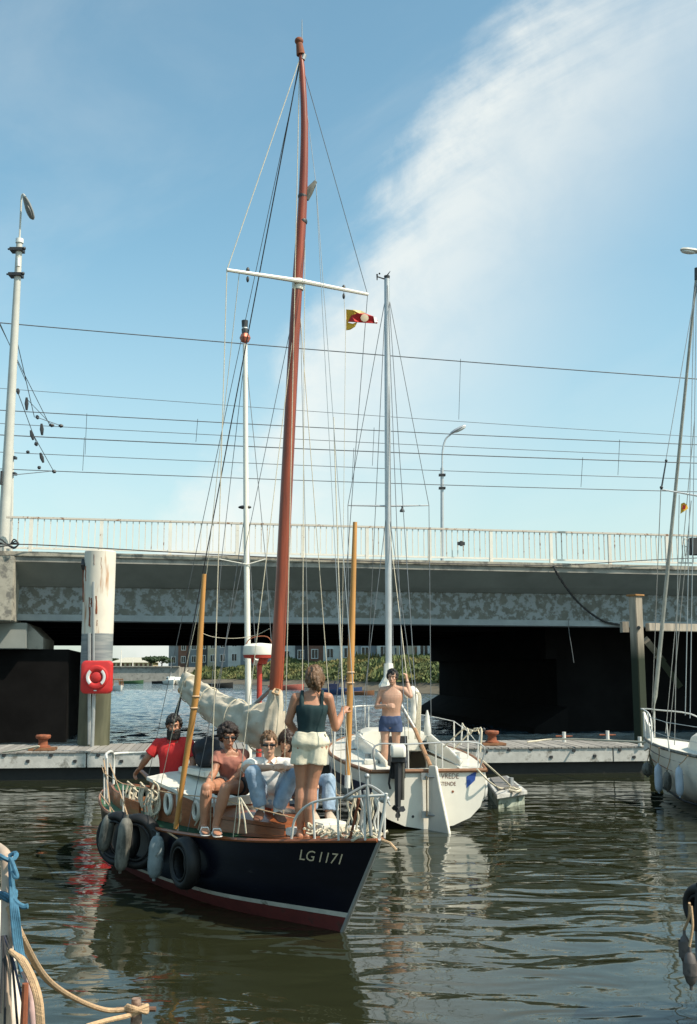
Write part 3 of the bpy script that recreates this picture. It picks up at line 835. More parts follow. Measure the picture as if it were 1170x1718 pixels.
YM = 47.0
b = at(742, 945, YM); sl = thing('street_lamp', b, 'slim grey street lamp with curved arm standing behind the bridge railing', 'street lamp')
MB().cyl(b + V((0, 0, -.8)), at(742, 785, YM), .085, .075, 10).build('pole', alu, sl)
MB().tube(arc([at(742, 786, YM), at(743, 755, YM), at(748, 737, YM), at(757, 728, YM)]), .04, 8).build('arm', alu, sl)
lamp_head(sl, at(756, 728, YM), (.8, -.1, .42), alu)
for y in (797, 819): MB().box(at(742, y, YM), (.3, .26, .09)).build('clamp', dark_metal, sl, smooth=False)
YR = 33.5
b = at(1215, 950, YR); sr = thing('street_lamp', b, 'street lamp of which only the lantern shows at the right edge', 'street lamp')
MB().cyl(b, at(1205, 470, YR), .12, .09, 10).build('pole', lamp_grey, sr)
MB().tube(arc([at(1205, 472, YR), at(1203, 440, YR), at(1192, 425, YR), at(1176, 424, YR)]), .035, 8).build('arm', lamp_grey, sr)
lamp_head(sr, at(1176, 424, YR), (-.6, -.2, .0))

# overhead wires over the tramway
WY = [(45, 540, 634, .022), (50, 650, 731, .012), (42, 686.5, 744, .017), (50, 709, 765, .014), (43, 728, 775, .020), (47, 757, 802, .014), (44, 785, 823, .016)]
wl = ['highest of the overhead wires, running above all the others', 'second overhead wire from the top, very thin', 'third overhead wire from the top', 'fourth overhead wire from the top',
      'fifth overhead wire from the top, thick contact wire', 'sixth overhead wire from the top', 'lowest of the overhead wires']
for (Y, y0, y1, r), lab in zip(WY, wl):
    a = at(-150, y0 - (y1 - y0) * .128, Y - 1.5); b = at(1350, y1 + (y1 - y0) * .154, Y + 3.5); pts = []
    for k in range(25):
        t = k / 24; p = lerp(a, b, t); p.z -= 4 * t * (1 - t) * .12; pts.append(p)
    tag(MB().tube(pts, r * 1.1, 4).build('overhead_wire', wire_m), lab, 'wire', 'overhead tram wires above the bridge')
for px, i, j in ((146, 2, 5), (142, 4, 6), (773, 0, 1), (628, 2, 5), (594, 4, 6), (1040, 2, 5), (978, 4, 6), (332, 2, 4)):
    Y = WY[i][0]; ya = interp(px, [0, 1170], [WY[i][1], WY[i][2]]); yb = interp(px, [0, 1170], [WY[j][1], WY[j][2]])
    tag(MB().cyl(at(px, ya, Y), at(px - 3, yb, WY[j][0]), .010, n=4).build('wire_dropper', wire_m), 'thin upright dropper joining two overhead wires ' + {146: 'nearest the left lamp post', 142: 'low at left, a little left of another', 773: 'right of the curved street lamp top', 628: 'just left of the grey mast', 594: 'beside the upright wooden pole, low down', 1040: 'high at right', 978: 'low at right', 332: 'left of the thin white mast'}[px], 'wire')
# span wires and insulators at the left pole
sp = thing('span_wires', at(40, 680, 36), 'slanting span wires with dark insulators hanging right of the left lamp post', 'wires')
mb = MB()
for a, b in (((0, 542), (44, 640)), ((26, 560), (58, 700)), ((0, 545), (84, 714)), ((29, 655), (62, 745)), ((44, 668), (88, 714)), ((52, 722), (90, 790)), ((62, 700), (105, 715)), ((20, 797), (92, 790))):
    mb.tube([at(*a, 34), at(*b, 40)], .014, 4)
mb.build('span_wire', wire_m, sp)
for a, b in (((30, 652), (31, 661)), ((45, 667), (45, 688)), ((70, 711), (71, 730)), ((62, 697), (64, 703)), ((83, 713), (91, 714)), ((99, 714), (106, 715)), ((52, 722), (56, 738)), ((60, 742), (62, 748)), ((68, 760), (73, 776)), ((45, 757), (49, 760)), ((64, 783), (68, 786)), ((88, 790), (94, 792))):
    MB().tube([at(*a, 37), lerp(at(*a, 37), at(*b, 37), .5), at(*b, 37)], [.04, .075, .04], 7).build('insulator', dark_metal, sp)

# ------------------------------------------------------------------ pontoon
ZP = .60
pf0 = on(0, 1262, ZP); pf1 = on(1000, 1252.5, ZP); PT = (pf1 - pf0).normalized(); PN = V((-PT.y, PT.x, 0))
t_end = (on(1086, 1251, ZP) - pf0).dot(PT)


def PP(t, r, z): return V((pf0.x, pf0.y, 0)) + PT * t + PN * r + V((0, 0, z))


PWID = 2.25
pont = thing('floating_pontoon', PP(7, 1, 0), 'long floating wooden pontoon with whitish side boards running below the bridge', 'pontoon')
t_st = -6.0
rotP = Matrix.Rotation(math.atan2(PT.y, PT.x), 3, 'Z')
MB().loft([[PP(t, r, z) for r, z in ((.12, ZP - .30), (PWID - .1, ZP - .30), (PWID - .1, -.5), (.12, -.5))] for t in (t_st, t_end - .1)]).build('float', tar, pont, smooth=False)
seg = 3.9; t = t_st
while t < t_end - .05:
    te = min(t + seg, t_end)
    MB().loft([[PP(q, r, z) for r, z in ((0, ZP - .035), (.1, ZP - .035), (.1, ZP - .34), (0, ZP - .34))] for q in (t + .012, te - .012)]).build('side_board', white_plank, pont, smooth=False, bevel=.008)
    t = te
MB().loft([[PP(q, r, z) for r, z in ((PWID - .1, ZP - .035), (PWID, ZP - .035), (PWID, ZP - .34), (PWID - .1, ZP - .34))] for q in (t_st, t_end)]).build('rear_board', white_plank, pont, smooth=False)
MB().box(PP(t_end - .04, PWID / 2, ZP - .19), (.08, PWID - .22, .3), rotP).build('end_board', white_plank, pont, smooth=False)
pw = .155
mb = MB(); mb.box((0, 0, 0), (pw - .022, PWID + .06, .032)); src = mb.build('plank', grey_wood, None, smooth=False, world=False)
n = int((t_end - t_st) / pw)
for i in range(n):
    t = t_st + (i + .5) * pw
    piece(src, pont, PP(t, PWID / 2 - .0, ZP - .014 + rng.uniform(-.004, .004)), rotP @ Matrix.Rotation(rng.uniform(-.006, .006), 3, 'Z'))
bpy.data.objects.remove(src)
mb = MB(); mb.box((0, 0, 0), (.075, .03, .06)); src = mb.build('bolt', dark_metal, None, smooth=False, world=False, bevel=.008)
for px, y in ((7, 1267), (47, 1277), (86, 1267), (126, 1277), (165, 1267), (204, 1277), (240, 1268), (816, 1261), (854, 1258), (891, 1257), (925, 1270), (963, 1259), (998, 1268), (1064, 1270), (1040, 1258)):
    dd = raydir(px, y); k = (pf0 - V((0, 0, CAM_H))).dot(PN) / dd.dot(PN); p = V((0, 0, CAM_H)) + dd * k
    piece(src, pont, p - PN * .01, rotP)
bpy.data.objects.remove(src)


def bollard(px, py, lab):
    k_ = .80; b = on(px, py, ZP); t = thing('mooring_bollard', b, lab, 'bollard', 'rusty mooring bollards on the pontoon')
    MB().box(b + V((0, 0, .035)), (.56, .44, .06), rotP).build('base_plate', teak, t, smooth=False, bevel=.01)
    MB().lathe(b + V((0, 0, .06)), (0, 0, 1), [(.16, 0), (.16, .035), (.11, .055), (.095, .14), (.11, .18), (.155, .20), (.165, .245), (.15, .27), (.06, .28), (.005, .282)], 18).build('post', rust, t)
    return t


bollard(72, 1259, 'rusty orange bollard on the left end of the pontoon')
bollard(826, 1250.5, 'rusty orange bollard on the pontoon right of the white yacht')
tag(MB().tube(arc([on(57, 1258, ZP + .12), on(65, 1252, ZP + .2), on(30, 1259, ZP + .1), on(5, 1262, ZP + .02)]), .018, 5).build('mooring_rope', rope_white), 'pale rope end lying by the left rusty bollard', 'rope')
for px, y0, y1, lab in ((947, 1245, 1228, 'short white post with cross bar on the pontoon, left one'), (1020, 1242, 1226, 'short white post with cross bar on the pontoon, middle one'), (1074, 1252, 1236, 'short white post at the right end of the pontoon')):
    b = on(px, y0, ZP); z = at(px, y1, b.y).z; t = thing('cleat_post', b, lab, 'post', 'short posts on the right part of the pontoon')
    MB().cyl(b, V((b.x, b.y, z)), .045, .045, 8).build('post', fender_white, t)
    if px < 1070: MB().cyl(V((b.x - .2, b.y, z - .1)), V((b.x + .2, b.y, z - .1)), .02, .02, 6).build('cross_bar', rust, t)

# white steel piling and its channel
pb = PP(0, PWID + .45, 0); pc = on(157, 1251, ZP); cx = at(157, 1240, 24.6)
PY = 24.75


def piling_mat():
    m = bpy.data.materials.new('piling paint'); m.use_nodes = True; nt = m.node_tree; N = nt.nodes; L = nt.links; b = N['Principled BSDF']
    b.inputs['Roughness'].default_value = .65
    g = N.new('ShaderNodeNewGeometry'); sp_ = N.new('ShaderNodeSeparateXYZ'); L.new(g.outputs['Position'], sp_.inputs[0])
    tc = N.new('ShaderNodeTexCoord')

    def nz(s, sc=(1, 1, 1), d=6):
        q = N.new('ShaderNodeMapping'); q.inputs['Scale'].default_value = sc; L.new(tc.outputs['Object'], q.inputs['Vector'])
        t = N.new('ShaderNodeTexNoise'); t.inputs['Scale'].default_value = s; t.inputs['Detail'].default_value = d; L.new(q.outputs[0], t.inputs['Vector']); return t.outputs['Fac']

    def rg(x, a, b_):
        q = N.new('ShaderNodeMapRange'); q.inputs['From Min'].default_value = a; q.inputs['From Max'].default_value = b_; L.new(x, q.inputs['Value']); return q.outputs[0]

    def mix(f, a, c):
        q = N.new('ShaderNodeMix'); q.data_type = 'RGBA'; L.new(f, q.inputs[0])
        for i, x in ((6, a), (7, c)):
            if isinstance(x, tuple): q.inputs[i].default_value = (*x, 1)
            else: L.new(x, q.inputs[i])
        return q.outputs[2]
    ad = N.new('ShaderNodeMath'); ad.operation = 'ADD'; mu = N.new('ShaderNodeMath'); mu.operation = 'MULTIPLY'; mu.inputs[1].default_value = .08
    L.new(nz(3, (1, 1, .6)), mu.inputs[0]); L.new(sp_.outputs['Z'], ad.inputs[0]); L.new(mu.outputs[0], ad.inputs[1]); z = ad.outputs[0]
    zl = at(157, 1064, PY).z + .04
    white = mix(rg(nz(2.2), .35, .7), (.72, .66, .55), (.62, .56, .48))
    white = mix(rg(nz(7, (1, 1, .12)), .60, .70), white, (.42, .22, .11))
    band = mix(rg(nz(3, (.5, .5, 6)), .4, .6), (.17, .19, .20), (.27, .28, .27))
    c = mix(rg(z, zl, zl + .02), band, white)
    low = mix(rg(nz(4, (1, 1, .2)), .35, .65), (.055, .055, .03), (.13, .125, .075))
    c = mix(rg(z, zl - 1.1, zl - .8), low, c)
    L.new(c, b.inputs['Base Color']); return m


pc = at(157, 1248, PY); rad = .365
pil = thing('steel_piling', V((pc.x, pc.y, 0)), 'thick white steel piling with rust streaks and weedy foot behind the pontoon', 'piling')
topz = at(162, 925, PY).z
MB().lathe(V((pc.x, pc.y, -1)), (0.0012, 0, 1), [(rad, 0), (rad, topz + .98), (rad - .02, topz + 1.0), (.01, topz + 1.02)], 40).build('tube', piling_mat(), pil)
def on_pile(px, py, r=.004):
    d = raydir(px, py); o = V((0, 0, CAM_H)); C = V((pc.x, pc.y))
    a = d.x**2 + d.y**2; b_ = -2 * (d.x * C.x + d.y * C.y); c_ = C.dot(C) - (rad + r)**2
    disc = max(0, b_ * b_ - 4 * a * c_); k = (-b_ - math.sqrt(disc)) / (2 * a); return o + d * k
mb = MB(); mb.tube([on_pile(141, 938), on_pile(142, 948), on_pile(141, 956)], [.05, .085, .05], 8, flat=.4); mb.build('lifting_hole', dark_metal, pil)
mb = MB()
for px, a, b, w in ((140.5, 950, 1010, .03), (144, 950, 975, .015), (170, 935, 955, .008), (158, 930, 948, .007), (150, 1002, 1050, .012), (153.5, 1003, 1018, .018), (151.5, 1018, 1052, .014), (162, 1000, 1030, .024), (163, 1040, 1050, .012)):
    mb.tube([on_pile(px + rng.uniform(-.6, .6), y, .002) for y in np.linspace(a, b, 7)], [w * rng.uniform(.5, 1.1) for _ in range(7)], 6, flat=.25)
mb.build('rust_streak', rust, pil)
mb = MB(); mb.tube([on_pile(157, y, .03) for y in (976, 1020, 1060, 1110)], .028, 6, flat=.7); mb.tube([on_pile(150, y, .05) for y in (1062, 1110, 1180, 1249)], .04, 6); mb.build('guide_channel', steel, pil)

# lifebuoy box on its own post
LY = PY - rad - .35
c = at(162, 1136, LY)
lb = thing('lifebuoy_box', at(157, 1252, LY + .1), 'square red lifebuoy box on a slim post in front of the white piling', 'lifebuoy box')
half = 25.5 / F * LY
def rsq(h, r, y, n=6, dx=1.):
    out = []
    for cxx, cz, a0 in ((h - r, h - r, 0), (-h + r, h - r, 90), (-h + r, -h + r, 180), (h - r, -h + r, 270)):
        for k in range(n): a = R(a0 + 90 * k / (n - 1)); out.append(c + V(((cxx + r * math.cos(a)) * dx, y, cz * 1.09 + r * math.sin(a))))
    return out
MB().loft([rsq(half * .9, .1, .16), rsq(half, .1, .12), rsq(half, .11, -.02), rsq(half * .95, .1, -.06), rsq(half * .86, .1, -.075)]).build('case', red_plastic, lb)
fr = V((0, -1, 0)); fc = c + V((.02, -.07, .0))
MB().lathe(fc, fr, [(.27, -.02), (.27, .02), (.25, .05), (.20, .06), (.15, .045), (.13, .02), (.13, .0), (.005, -.005)], 36).build('ring_moulding', red_plastic, lb)
MB().lathe(fc + fr * .02, fr, [(.115, -.02), (.115, .02), (.09, .035), (.005, .04)], 28).build('centre_boss', red_plastic, lb)
for a0 in (132, 312):
    mb = MB(); o_ = []; 
    for k in range(11):
        a = R(a0 + 96 * k / 10); rr = []
        for r_, y in ((.15, .040), (.165, .060), (.20, .066), (.222, .060)): rr.append(fc + V((math.cos(a) * r_, -y - .004, math.sin(a) * r_)))
        o_.append(rr)
    mb.loft(o_, caps=False, closed=False); mb.build('white_band', white_plastic, lb)
for p0, p1, r_ in ((at(158, 1166, LY + .1), V((at(158, 1166, LY + .1).x, LY + .1, ZP)), .045),):
    MB().cyl(V((p0.x, p0.y, p0.z + .6)), p1, r_, r_, 10).build('post', steel, lb)
MB().box(c + V((.0, -.075, -.30)), (.07, .012, .02)).build('maker_plate', white_plastic, lb, smooth=False)

# timber dolphin at right
DY = 29.0
dl = thing('timber_dolphin', at(1068, 1240, DY), 'weathered square timber dolphin with cross beam and brace at right', 'timber dolphin')
def post(px0, px1, y0, y1, w, Y, m, nm='post'):
    a = at(px0, y0, Y); b = at(px1, y1, Y); mb = MB(); rr = Matrix.Rotation(.55, 3, 'Z'); h = w / 2
    mb.loft([[p + rr @ V((x, y, 0)) for x, y in ((-h, -h), (h, -h), (h, h), (-h, h))] for p in (V((b.x, b.y, b.z)), a)]); return mb.build(nm, m, dl, smooth=False, bevel=.015)
def dolphin_mat():
    m = mat('algae stained timber', (.33, .28, .22), .85, var=.35, vscale=6, stretch=(1, 1, .12), bump=.8, bscale=25)
    nt = m.node_tree; N = nt.nodes; L = nt.links; b = N['Principled BSDF']; src_ = b.inputs['Base Color'].links[0].from_socket
    g = N.new('ShaderNodeNewGeometry'); s_ = N.new('ShaderNodeSeparateXYZ'); L.new(g.outputs['Position'], s_.inputs[0])
    q = N.new('ShaderNodeMapRange'); q.inputs['From Min'].default_value = 2.6; q.inputs['From Max'].default_value = 3.3; L.new(s_.outputs['Z'], q.inputs['Value'])
    mx = N.new('ShaderNodeMix'); mx.data_type = 'RGBA'; L.new(q.outputs[0], mx.inputs[0]); mx.inputs[6].default_value = (.020, .028, .014, 1); L.new(src_, mx.inputs[7]); L.new(mx.outputs[2], b.inputs['Base Color']); return m
dm = dolphin_mat()
post(1066, 1080, 1000, 1330, .27, DY, dm)
MB().box(at(1066, 999, DY), (.36, .36, .05), Matrix.Rotation(.55, 3, 'Z')).build('cap', mat('rotten orange cap', (.34, .17, .06), .8), dl, smooth=False, bevel=.01)
a = at(1086, 1052, DY + .1); b = at(1240, 1055, DY + 1.5); d = (b - a).normalized(); u = V((0, 0, 1)); w = d.cross(u)
MB().loft([[p + w * x + u * y for x, y in ((-.08, -.11), (.08, -.11), (.08, .11), (-.08, .11))] for p in (a, b)]).build('cross_beam', algae_wood, dl, smooth=False, bevel=.015)
for i, (p0, p1) in enumerate((((1084, 1074), (1112, 1108)), ((1105, 1102), (1140, 1150)))):
    MB().tube([at(*p0, DY + .2), at(*p1, DY + .9)], [.13, .12], 4).build('brace', dm, dl, smooth=False)
MB().box(at(1048, 1052, DY + .6), (.18, .3, .3)).build('wedge', dm, dl, smooth=False)
MB().cyl(at(1072, 1053, DY - .22), at(1072, 1053, DY - .1), .05, n=8).build('bolt', dark_metal, dl)

# low work float beside the white yacht
wf = on(850, 1345, 0)
w_ = thing('work_float', wf, 'low greenish white float with grey top beside the white yacht fender', 'float')
c0 = on(848, 1330, .34)
top = [on(814, 1306, .25), on(852, 1301, .25), on(885, 1326, .25), on(834, 1334, .25)]
def slab(nm, poly, dz, m, bev=.01): return MB().prism(poly, V((0, 0, -dz))).build(nm, m, w_, smooth=False, bevel=bev)
slab('deck_board', top, .07, white_plank)
ctr = sum(top, V((0, 0, 0))) / 4
slab('float_tank', [lerp(p, ctr, .12) - V((0, 0, .073)) for p in top], .5, mat('mossy white float', (.30, .33, .27), .85, var=.4, vscale=6, col2=(.05, .07, .035), thr=(.5, .6), tscale=5))
slab('grey_mat', [lerp(p, ctr, .3) + V((0, .12, .035)) for p in top], .033, mat('grey canvas mat', (.16, .15, .14), .9))
MB().cyl(on(858, 1320, .25), on(858, 1320, .25) + V((0, 0, .16)), .055, .045, 10).build('cleat', steel, w_)
mb = MB()
for k in range(3): mb.tube(arc([on(858 + (k - 1) * 3, 1321, .27 + .03 * k), on(866, 1322 + k, .28), on(874, 1325, .28), on(866, 1328, .28), on(855, 1326 - k, .28)]), .02, 5)
tag(mb.build('coiled_rope', rope_white), 'pale rope wound round the cleat of the low float', 'rope')
tag(MB().tube(arc([at(805, 1272, 16.2), at(830, 1294, 16.6), on(856, 1318, .35)]), .014, 5).tube(arc([at(800, 1290, 16.0), at(822, 1312, 16.2), on(840, 1322, .30), on(857, 1320, .32)]), .014, 5).build('mooring_line', rope_white), 'pale mooring lines from the white yacht to the low float', 'rope')
# ------------------------------------------------------------------ dark sailing boat LG 1171
AX = V((-.55, .835, 0)).normalized(); SB = V((-AX.y, AX.x, 0)); SB = V((-.835, -.55, 0)).normalized()
B0 = V((.275, 9.40, 0)); LH = 6.2


def LB(a, v, z): return B0 + AX * a + SB * v + V((0, 0, z))


def hv(px, py, v):
    """point on the lengthwise plane v of the dark boat"""
    d = raydir(px, py); o = V((0, 0, CAM_H)); k = (B0 + SB * v - o).dot(SB) / d.dot(SB); return o + d * k


def ha(px, py, a):
    d = raydir(px, py); o = V((0, 0, CAM_H)); k = (B0 + AX * a - o).dot(AX) / d.dot(AX); return o + d * k


def yb(x): return smooth_interp(x, [0, .3, .7, 1.2, 1.7, 2.3, 3.0, 3.8, 4.6, 5.3, 5.8, 6.2], [.02, .17, .34, .52, .65, .76, .84, .86, .78, .58, .35, .06])
def ysheer(x): return smooth_interp(x, [0, 1.5, 3, 4.5, 6.2], [.885, .745, .69, .70, .80])


def hull_pt(x, z, side=1, out=0.):
    """side surface of the dark hull: deck station x, height z"""
    sh = ysheer(x); k = max(0, min(1.25, (sh - z) / sh))
    b = yb(x) * (1 - .10 * k ** 1.5 - .62 * max(0, k - .55) ** 1.3)
    xx = x + .60 * k * max(0, 1 - x / 2.6) ** 1.2 - .35 * k * max(0, (x - 4.4) / 1.8)
    b *= 1 - .35 * k * max(0, 1 - x / 1.8)
    return LB(xx, side * (max(b, .012) + out), z)


xs_ = [0, .08, .18] + [.3 + i * .2 for i in range(29)] + [6.1, 6.2]
boat = thing('dark_sailing_boat', LB(3, 0, 0), 'dark navy wooden sailing boat with red brown mast carrying five people in the foreground', 'sailing boat')


def hull_band(name, m, zt, zb_, n, par):
    mb = MB()
    for side in (1, -1):
        rows = []
        for i in range(n + 1):
            u = i / n; rows.append([hull_pt(x, lerp(zt(x), zb_(x), u), side) for x in xs_])
        mb.loft(rows, caps=False, closed=False)
    o = mb.build(name, m, par); return o


zs1 = lambda x: .165 + .02 * (6.2 - x) / 6; zs0 = lambda x: .125 + .015 * (6.2 - x) / 6
hull_band('hull', navy, lambda x: ysheer(x), zs1, 8, boat)
hull_band('boot_stripe', boot_white, zs1, zs0, 2, boat)
hull_band('hull_bottom', red_anti, zs0, lambda x: -.18, 4, boat)
MB().tube([hull_pt(0, z, 1, -.012) + (hull_pt(0, z, -1, -.012) - hull_pt(0, z, 1, -.012)) * .5 for z in (.885, .6, .3, 0, -.18)], .022, 8).build('stem', steel, boat)
# rubbing strake and toe rail
for side in (1, -1):
    MB().tube([hull_pt(x, ysheer(x) - .004, side, .008) for x in xs_], .019, 6).build('toe_rail', mahogany, boat)
# deck
mb = MB(); dz_ = lambda x, v: ysheer(x) - .018 + .03 * (1 - v * v) * min(1, x)
for lo_, hi_ in ((0, 3.81), (5.5, 6.2)):
    mb.loft([[LB(x, v * (yb(x) - .01), dz_(x, v)) for v in (-1, -.6, -.2, .2, .6, 1)] for x in [q for q in xs_ if lo_ < q < hi_] + [hi_]], caps=False, closed=False)
for s_ in (-1, 1):
    mb.loft([[LB(x, s_ * lerp(.42 * min(1, yb(x) / .8), yb(x) - .01, v), dz_(x, .8)) for v in (0, .5, 1)] for x in np.linspace(3.81, 5.52, 9)], caps=False, closed=False); mb.build('deck', green_deck, boat)
MB().loft([[LB(x, v * (yb(x) * .72), ysheer(x) + .005 + .03 * min(1, x) * (1 - v * v)) for v in (-1, 0, 1)] for x in (.45, .8, 1.2, 1.6, 1.75)], caps=False, closed=False).build('foredeck_panel', mahogany, boat)


# coachroof
def coach(x0, x1, h0, h1, w0, w1, name, ms, mt, round_=.06):
    rings = []; N = 9
    for i in range(N):
        u = i / (N - 1); x = lerp(x0, x1, u); h = lerp(h0, h1, u); w = lerp(w0, w1, u) * min(1, yb(x) / .80); zb_ = ysheer(x) - .02
        rings.append((x, w, zb_, h))
    mb = MB()
    sidesL = [[LB(x, s_ * w, z0 if j == 0 else z0 + h) for (x, w, z0, h) in rings] for s_ in (1,) for j in (0, 1)]
    prof = lambda x, w, z0, h: [LB(x, w, z0), LB(x, w * .96, z0 + h), LB(x, -w * .96, z0 + h), LB(x, -w, z0)]
    o = MB().loft([prof(*r) for r in rings]).build(name, ms, boat, smooth=False, bevel=.02)
    top = lambda x, w, z0, h: [LB(x, w * 1.02, z0 + h - .01), LB(x, w * 1.02, z0 + h + .025), LB(x, w * .55, z0 + h + .065), LB(x, 0, z0 + h + .08), LB(x, -w * .55, z0 + h + .065), LB(x, -w * 1.02, z0 + h + .025), LB(x, -w * 1.02, z0 + h - .01)]
    MB().loft([top(*r) for r in rings]).build('cabin_roof', mt, o, smooth=True)
    return o


cab = coach(2.35, 3.8, .27, .44, .50, .58, 'cabin', mahogany, deck_white)
low = coach(1.25, 2.34, .11, .17, .34, .50, 'cabin_front', mahogany, mahogany)
# portholes on the starboard cabin side
for px, py, rr in ((277, 1348, .105), (319, 1361, .085)):
    c = hv(px, py, .59); a = (c - B0).dot(AX); u = (a - 2.35) / 1.45; w = lerp(.50, .58, u) * min(1, yb(a) / .80)
    c = B0 + AX * a + SB * (w * .985 + .006) + V((0, 0, min(c.z, ysheer(a) + .24)))
    MB().tube([c + AX * (math.cos(q) * rr * .72) + V((0, 0, math.sin(q) * rr)) for q in [k * math.pi / 12 for k in range(24)]], .026, 8, closed=True).build('porthole_rim', white_gel, cab)
    MB().lathe(c, SB, [(rr * .7, -.02), (rr * .7, 0), (.005, .004)], 20).build('porthole_glass', glass_dark, cab)
# sliding hatch and deck blocks
mb = MB(); mb.hexa([LB(a, v, z) for z in (1.17, 1.24) for v in (-.25, .25) for a in (3.0, 3.7)]); mb.build('hatch', white_gel, boat, smooth=False, bevel=.015)
mb = MB(); mb.hexa([LB(a, v, z) for z in (ysheer(.9) + .03, ysheer(.9) + .14) for v in (-.16, .12) for a in (.75, 1.05)]); mb.build('fore_hatch', deck_white, boat, smooth=False, bevel=.015)
for a, v in ((.62, -.14), (1.15, .2)):
    MB().hexa([LB(a + x, v + y, ysheer(a) + z) for z in (.02, .09) for y in (-.06, .06) for x in (-.05, .05)]).build('deck_block', white_plastic, boat, smooth=False, bevel=.01)
# cockpit coaming
for s_ in (1, -1):
    MB().loft([[LB(x, s_ * (yb(x) * .74 + t_), ysheer(x) + z) for t_, z in ((0, -.02), (.03, -.02), (.03, .16), (0, .16))] for x in (3.82, 4.3, 4.9, 5.5)]).build('coaming', mahogany, boat, smooth=False)
mb = MB(); mb.loft([[LB(x, v * min(1, yb(x) / .8), z) for v, z in ((-.42, ysheer(x) - .02), (-.42, .38), (-.30, .12), (.30, .12), (.42, .38), (.42, ysheer(x) - .02))] for x in np.linspace(3.81, 5.5, 8)], caps=False, closed=False)
mb.add([LB(5.5, v * .53, z) for v, z in ((-.42, .70), (-.42, .38), (-.30, .12), (.30, .12), (.42, .38), (.42, .70))], [(0, 1, 2, 3, 4, 5)]); mb.build('cockpit_well', teak, boat)

# registration on the starboard bow
for txt, xL, xR in (('LG', .72, .56), ('1171', .50, .275)):
    vs, fs = text_points(txt, .125); mx = max(p.x for p in vs); mn = min(p.x for p in vs); sc = (xL - xR) / (mx - mn)
    mb = MB(); mb.v = [hull_pt(xL - (p.x - mn) * sc, ysheer(.5) - .205 + p.y * 1.12, 1, .005) for p in vs]; mb.f = fs
    mb.build('registration_lettering', letter, boat, smooth=False)

# mast: bends gently; positions follow the picture at its distance
MA = 2.0
def mastp(px, py): return at(px, py, 10.92)
mpts = arc([LB(MA, 0, ysheer(MA)), mastp(463, 1160), mastp(472, 1000), mastp(482, 800), mastp(491, 620), mastp(499, 480), mastp(508, 340), mastp(511, 220), mastp(508, 130), mastp(505, 92)], 5)
n = len(mpts); mr = [interp(i / (n - 1), [0, .15, .6, .85, 1], [.070, .070, .056, .036, .026]) for i in range(n)]
mast = MB().tube(mpts, mr, 16).build('mast', mast_wood, boat)
mb = MB(); mb.cyl(mastp(505, 92), mastp(502, 70), .05, .035, 10); mb.ell(mastp(502, 69), (.05, .05, .045)); mb.build('mast_cap', rust, mast)
mb = MB(); mb.cyl(mastp(508, 100), mastp(511, 92), .03, n=8); mb.cyl(mastp(507, 90), mastp(507, 33), .008, .004, 6); mb.build('masthead_fitting', steel, mast)
MB().tube([mastp(512, 334), mastp(518, 322), mastp(530, 304)], [.045, .05, .02], 8, flat=.5).build('jumper_bracket', fender_dirty, mast)
MB().lathe(mastp(500, 478), (0, 0, 1), [(.062, -.06), (.066, -.05), (.066, .05), (.062, .06)], 14).build('mast_band', white_gel, mast)
for y in (330, 372): MB().lathe(mastp(508, y), (0, 0, 1), [(.05, -.02), (.055, 0), (.05, .02)], 12).build('mast_band', dark_metal, mast)
spr = mastp(503, 475)
e1 = spr + SB * .80 + V((0, 0, 0)); tip1 = hv(381, 453, 0); 
def tip(px, py, k):
    d = raydir(px, py); o = V((0, 0, CAM_H)); nrm = AX; t_ = (spr - AX * 0 - o).dot(nrm) / d.dot(nrm); return o + d * t_
t1 = tip(381, 453, 0); t2_ = tip(617, 494, 0)
MB().tube([t1, spr - AX * .06, t2_], [.019, .028, .019], 8).build('spreader', white_gel, mast)


def line(pts, r=.0055, m=None, name='stay', par=None): return MB().tube([V(p) for p in pts], r * .72, 5).build(name, m or wire_m, par or boat)


chS = [LB(1.95, yb(1.95) - .02, ysheer(2)), LB(2.35, yb(2.3) - .02, ysheer(2)), LB(1.6, yb(1.6) - .02, ysheer(1.6))]
chP = [LB(1.95, -yb(1.95) + .02, ysheer(2)), LB(2.35, -yb(2.3) + .02, ysheer(2)), LB(1.6, -yb(1.6) + .02, ysheer(1.6))]
topm = mastp(504, 97)
line([topm, t1, chS[0]], .007, rope_white); line([topm, t2_, chP[0]], .006)
line([spr, chS[1]], .005); line([spr, chP[1]], .005, steel); line([mastp(501, 490), chP[2]], .006, rope_white); line([mastp(500, 492), chS[2]], .006, rope_white)
line([mastp(530, 305), LB(.25, 0, ysheer(0))], .0055, steel); line([topm, mastp(530, 305), LB(.55, -.05, ysheer(.5))], .005, steel)
line([topm, at(305, 1150, 13.38)], .010, rope_dark, 'topping_lift'); line([mastp(503, 110), LB(5.9, -.3, .85)], .006, wire_m, 'backstay')
line([mastp(503, 102), LB(1.6, .05, .9)], .007, rope_white, 'halyard'); line([mastp(512, 360), LB(1.5, -.1, .9)], .006, rope_white, 'halyard')
line(arc([mastp(511, 350), mastp(512, 395), mastp(499, 470), mastp(489, 640), mastp(470, 900), mastp(458, 1150)], 4), .007, rope_white, 'halyard')
for (a_, b_) in (((402, 455), (347, 960)),): line([tip(*a_, 0), hv(*b_, .5), LB(3.1, .8, .72)], .005, rope_white, 'flag_halyard')
line([tip(577, 487, 0), tip(580, 560, 0), LB(1.75, -.72, .78)], .004, rope_white, 'flag_halyard')
for px, py in ((416, 458), (577, 487)):
    p = tip(px, py, 0); MB().ell(p + V((0, 0, .03)), (.02, .02, .035), nu=8, nv=6).ell(p + V((0, 0, -.07)), (.016, .016, .035), nu=8, nv=6).build('pulley', dark_metal, mast)
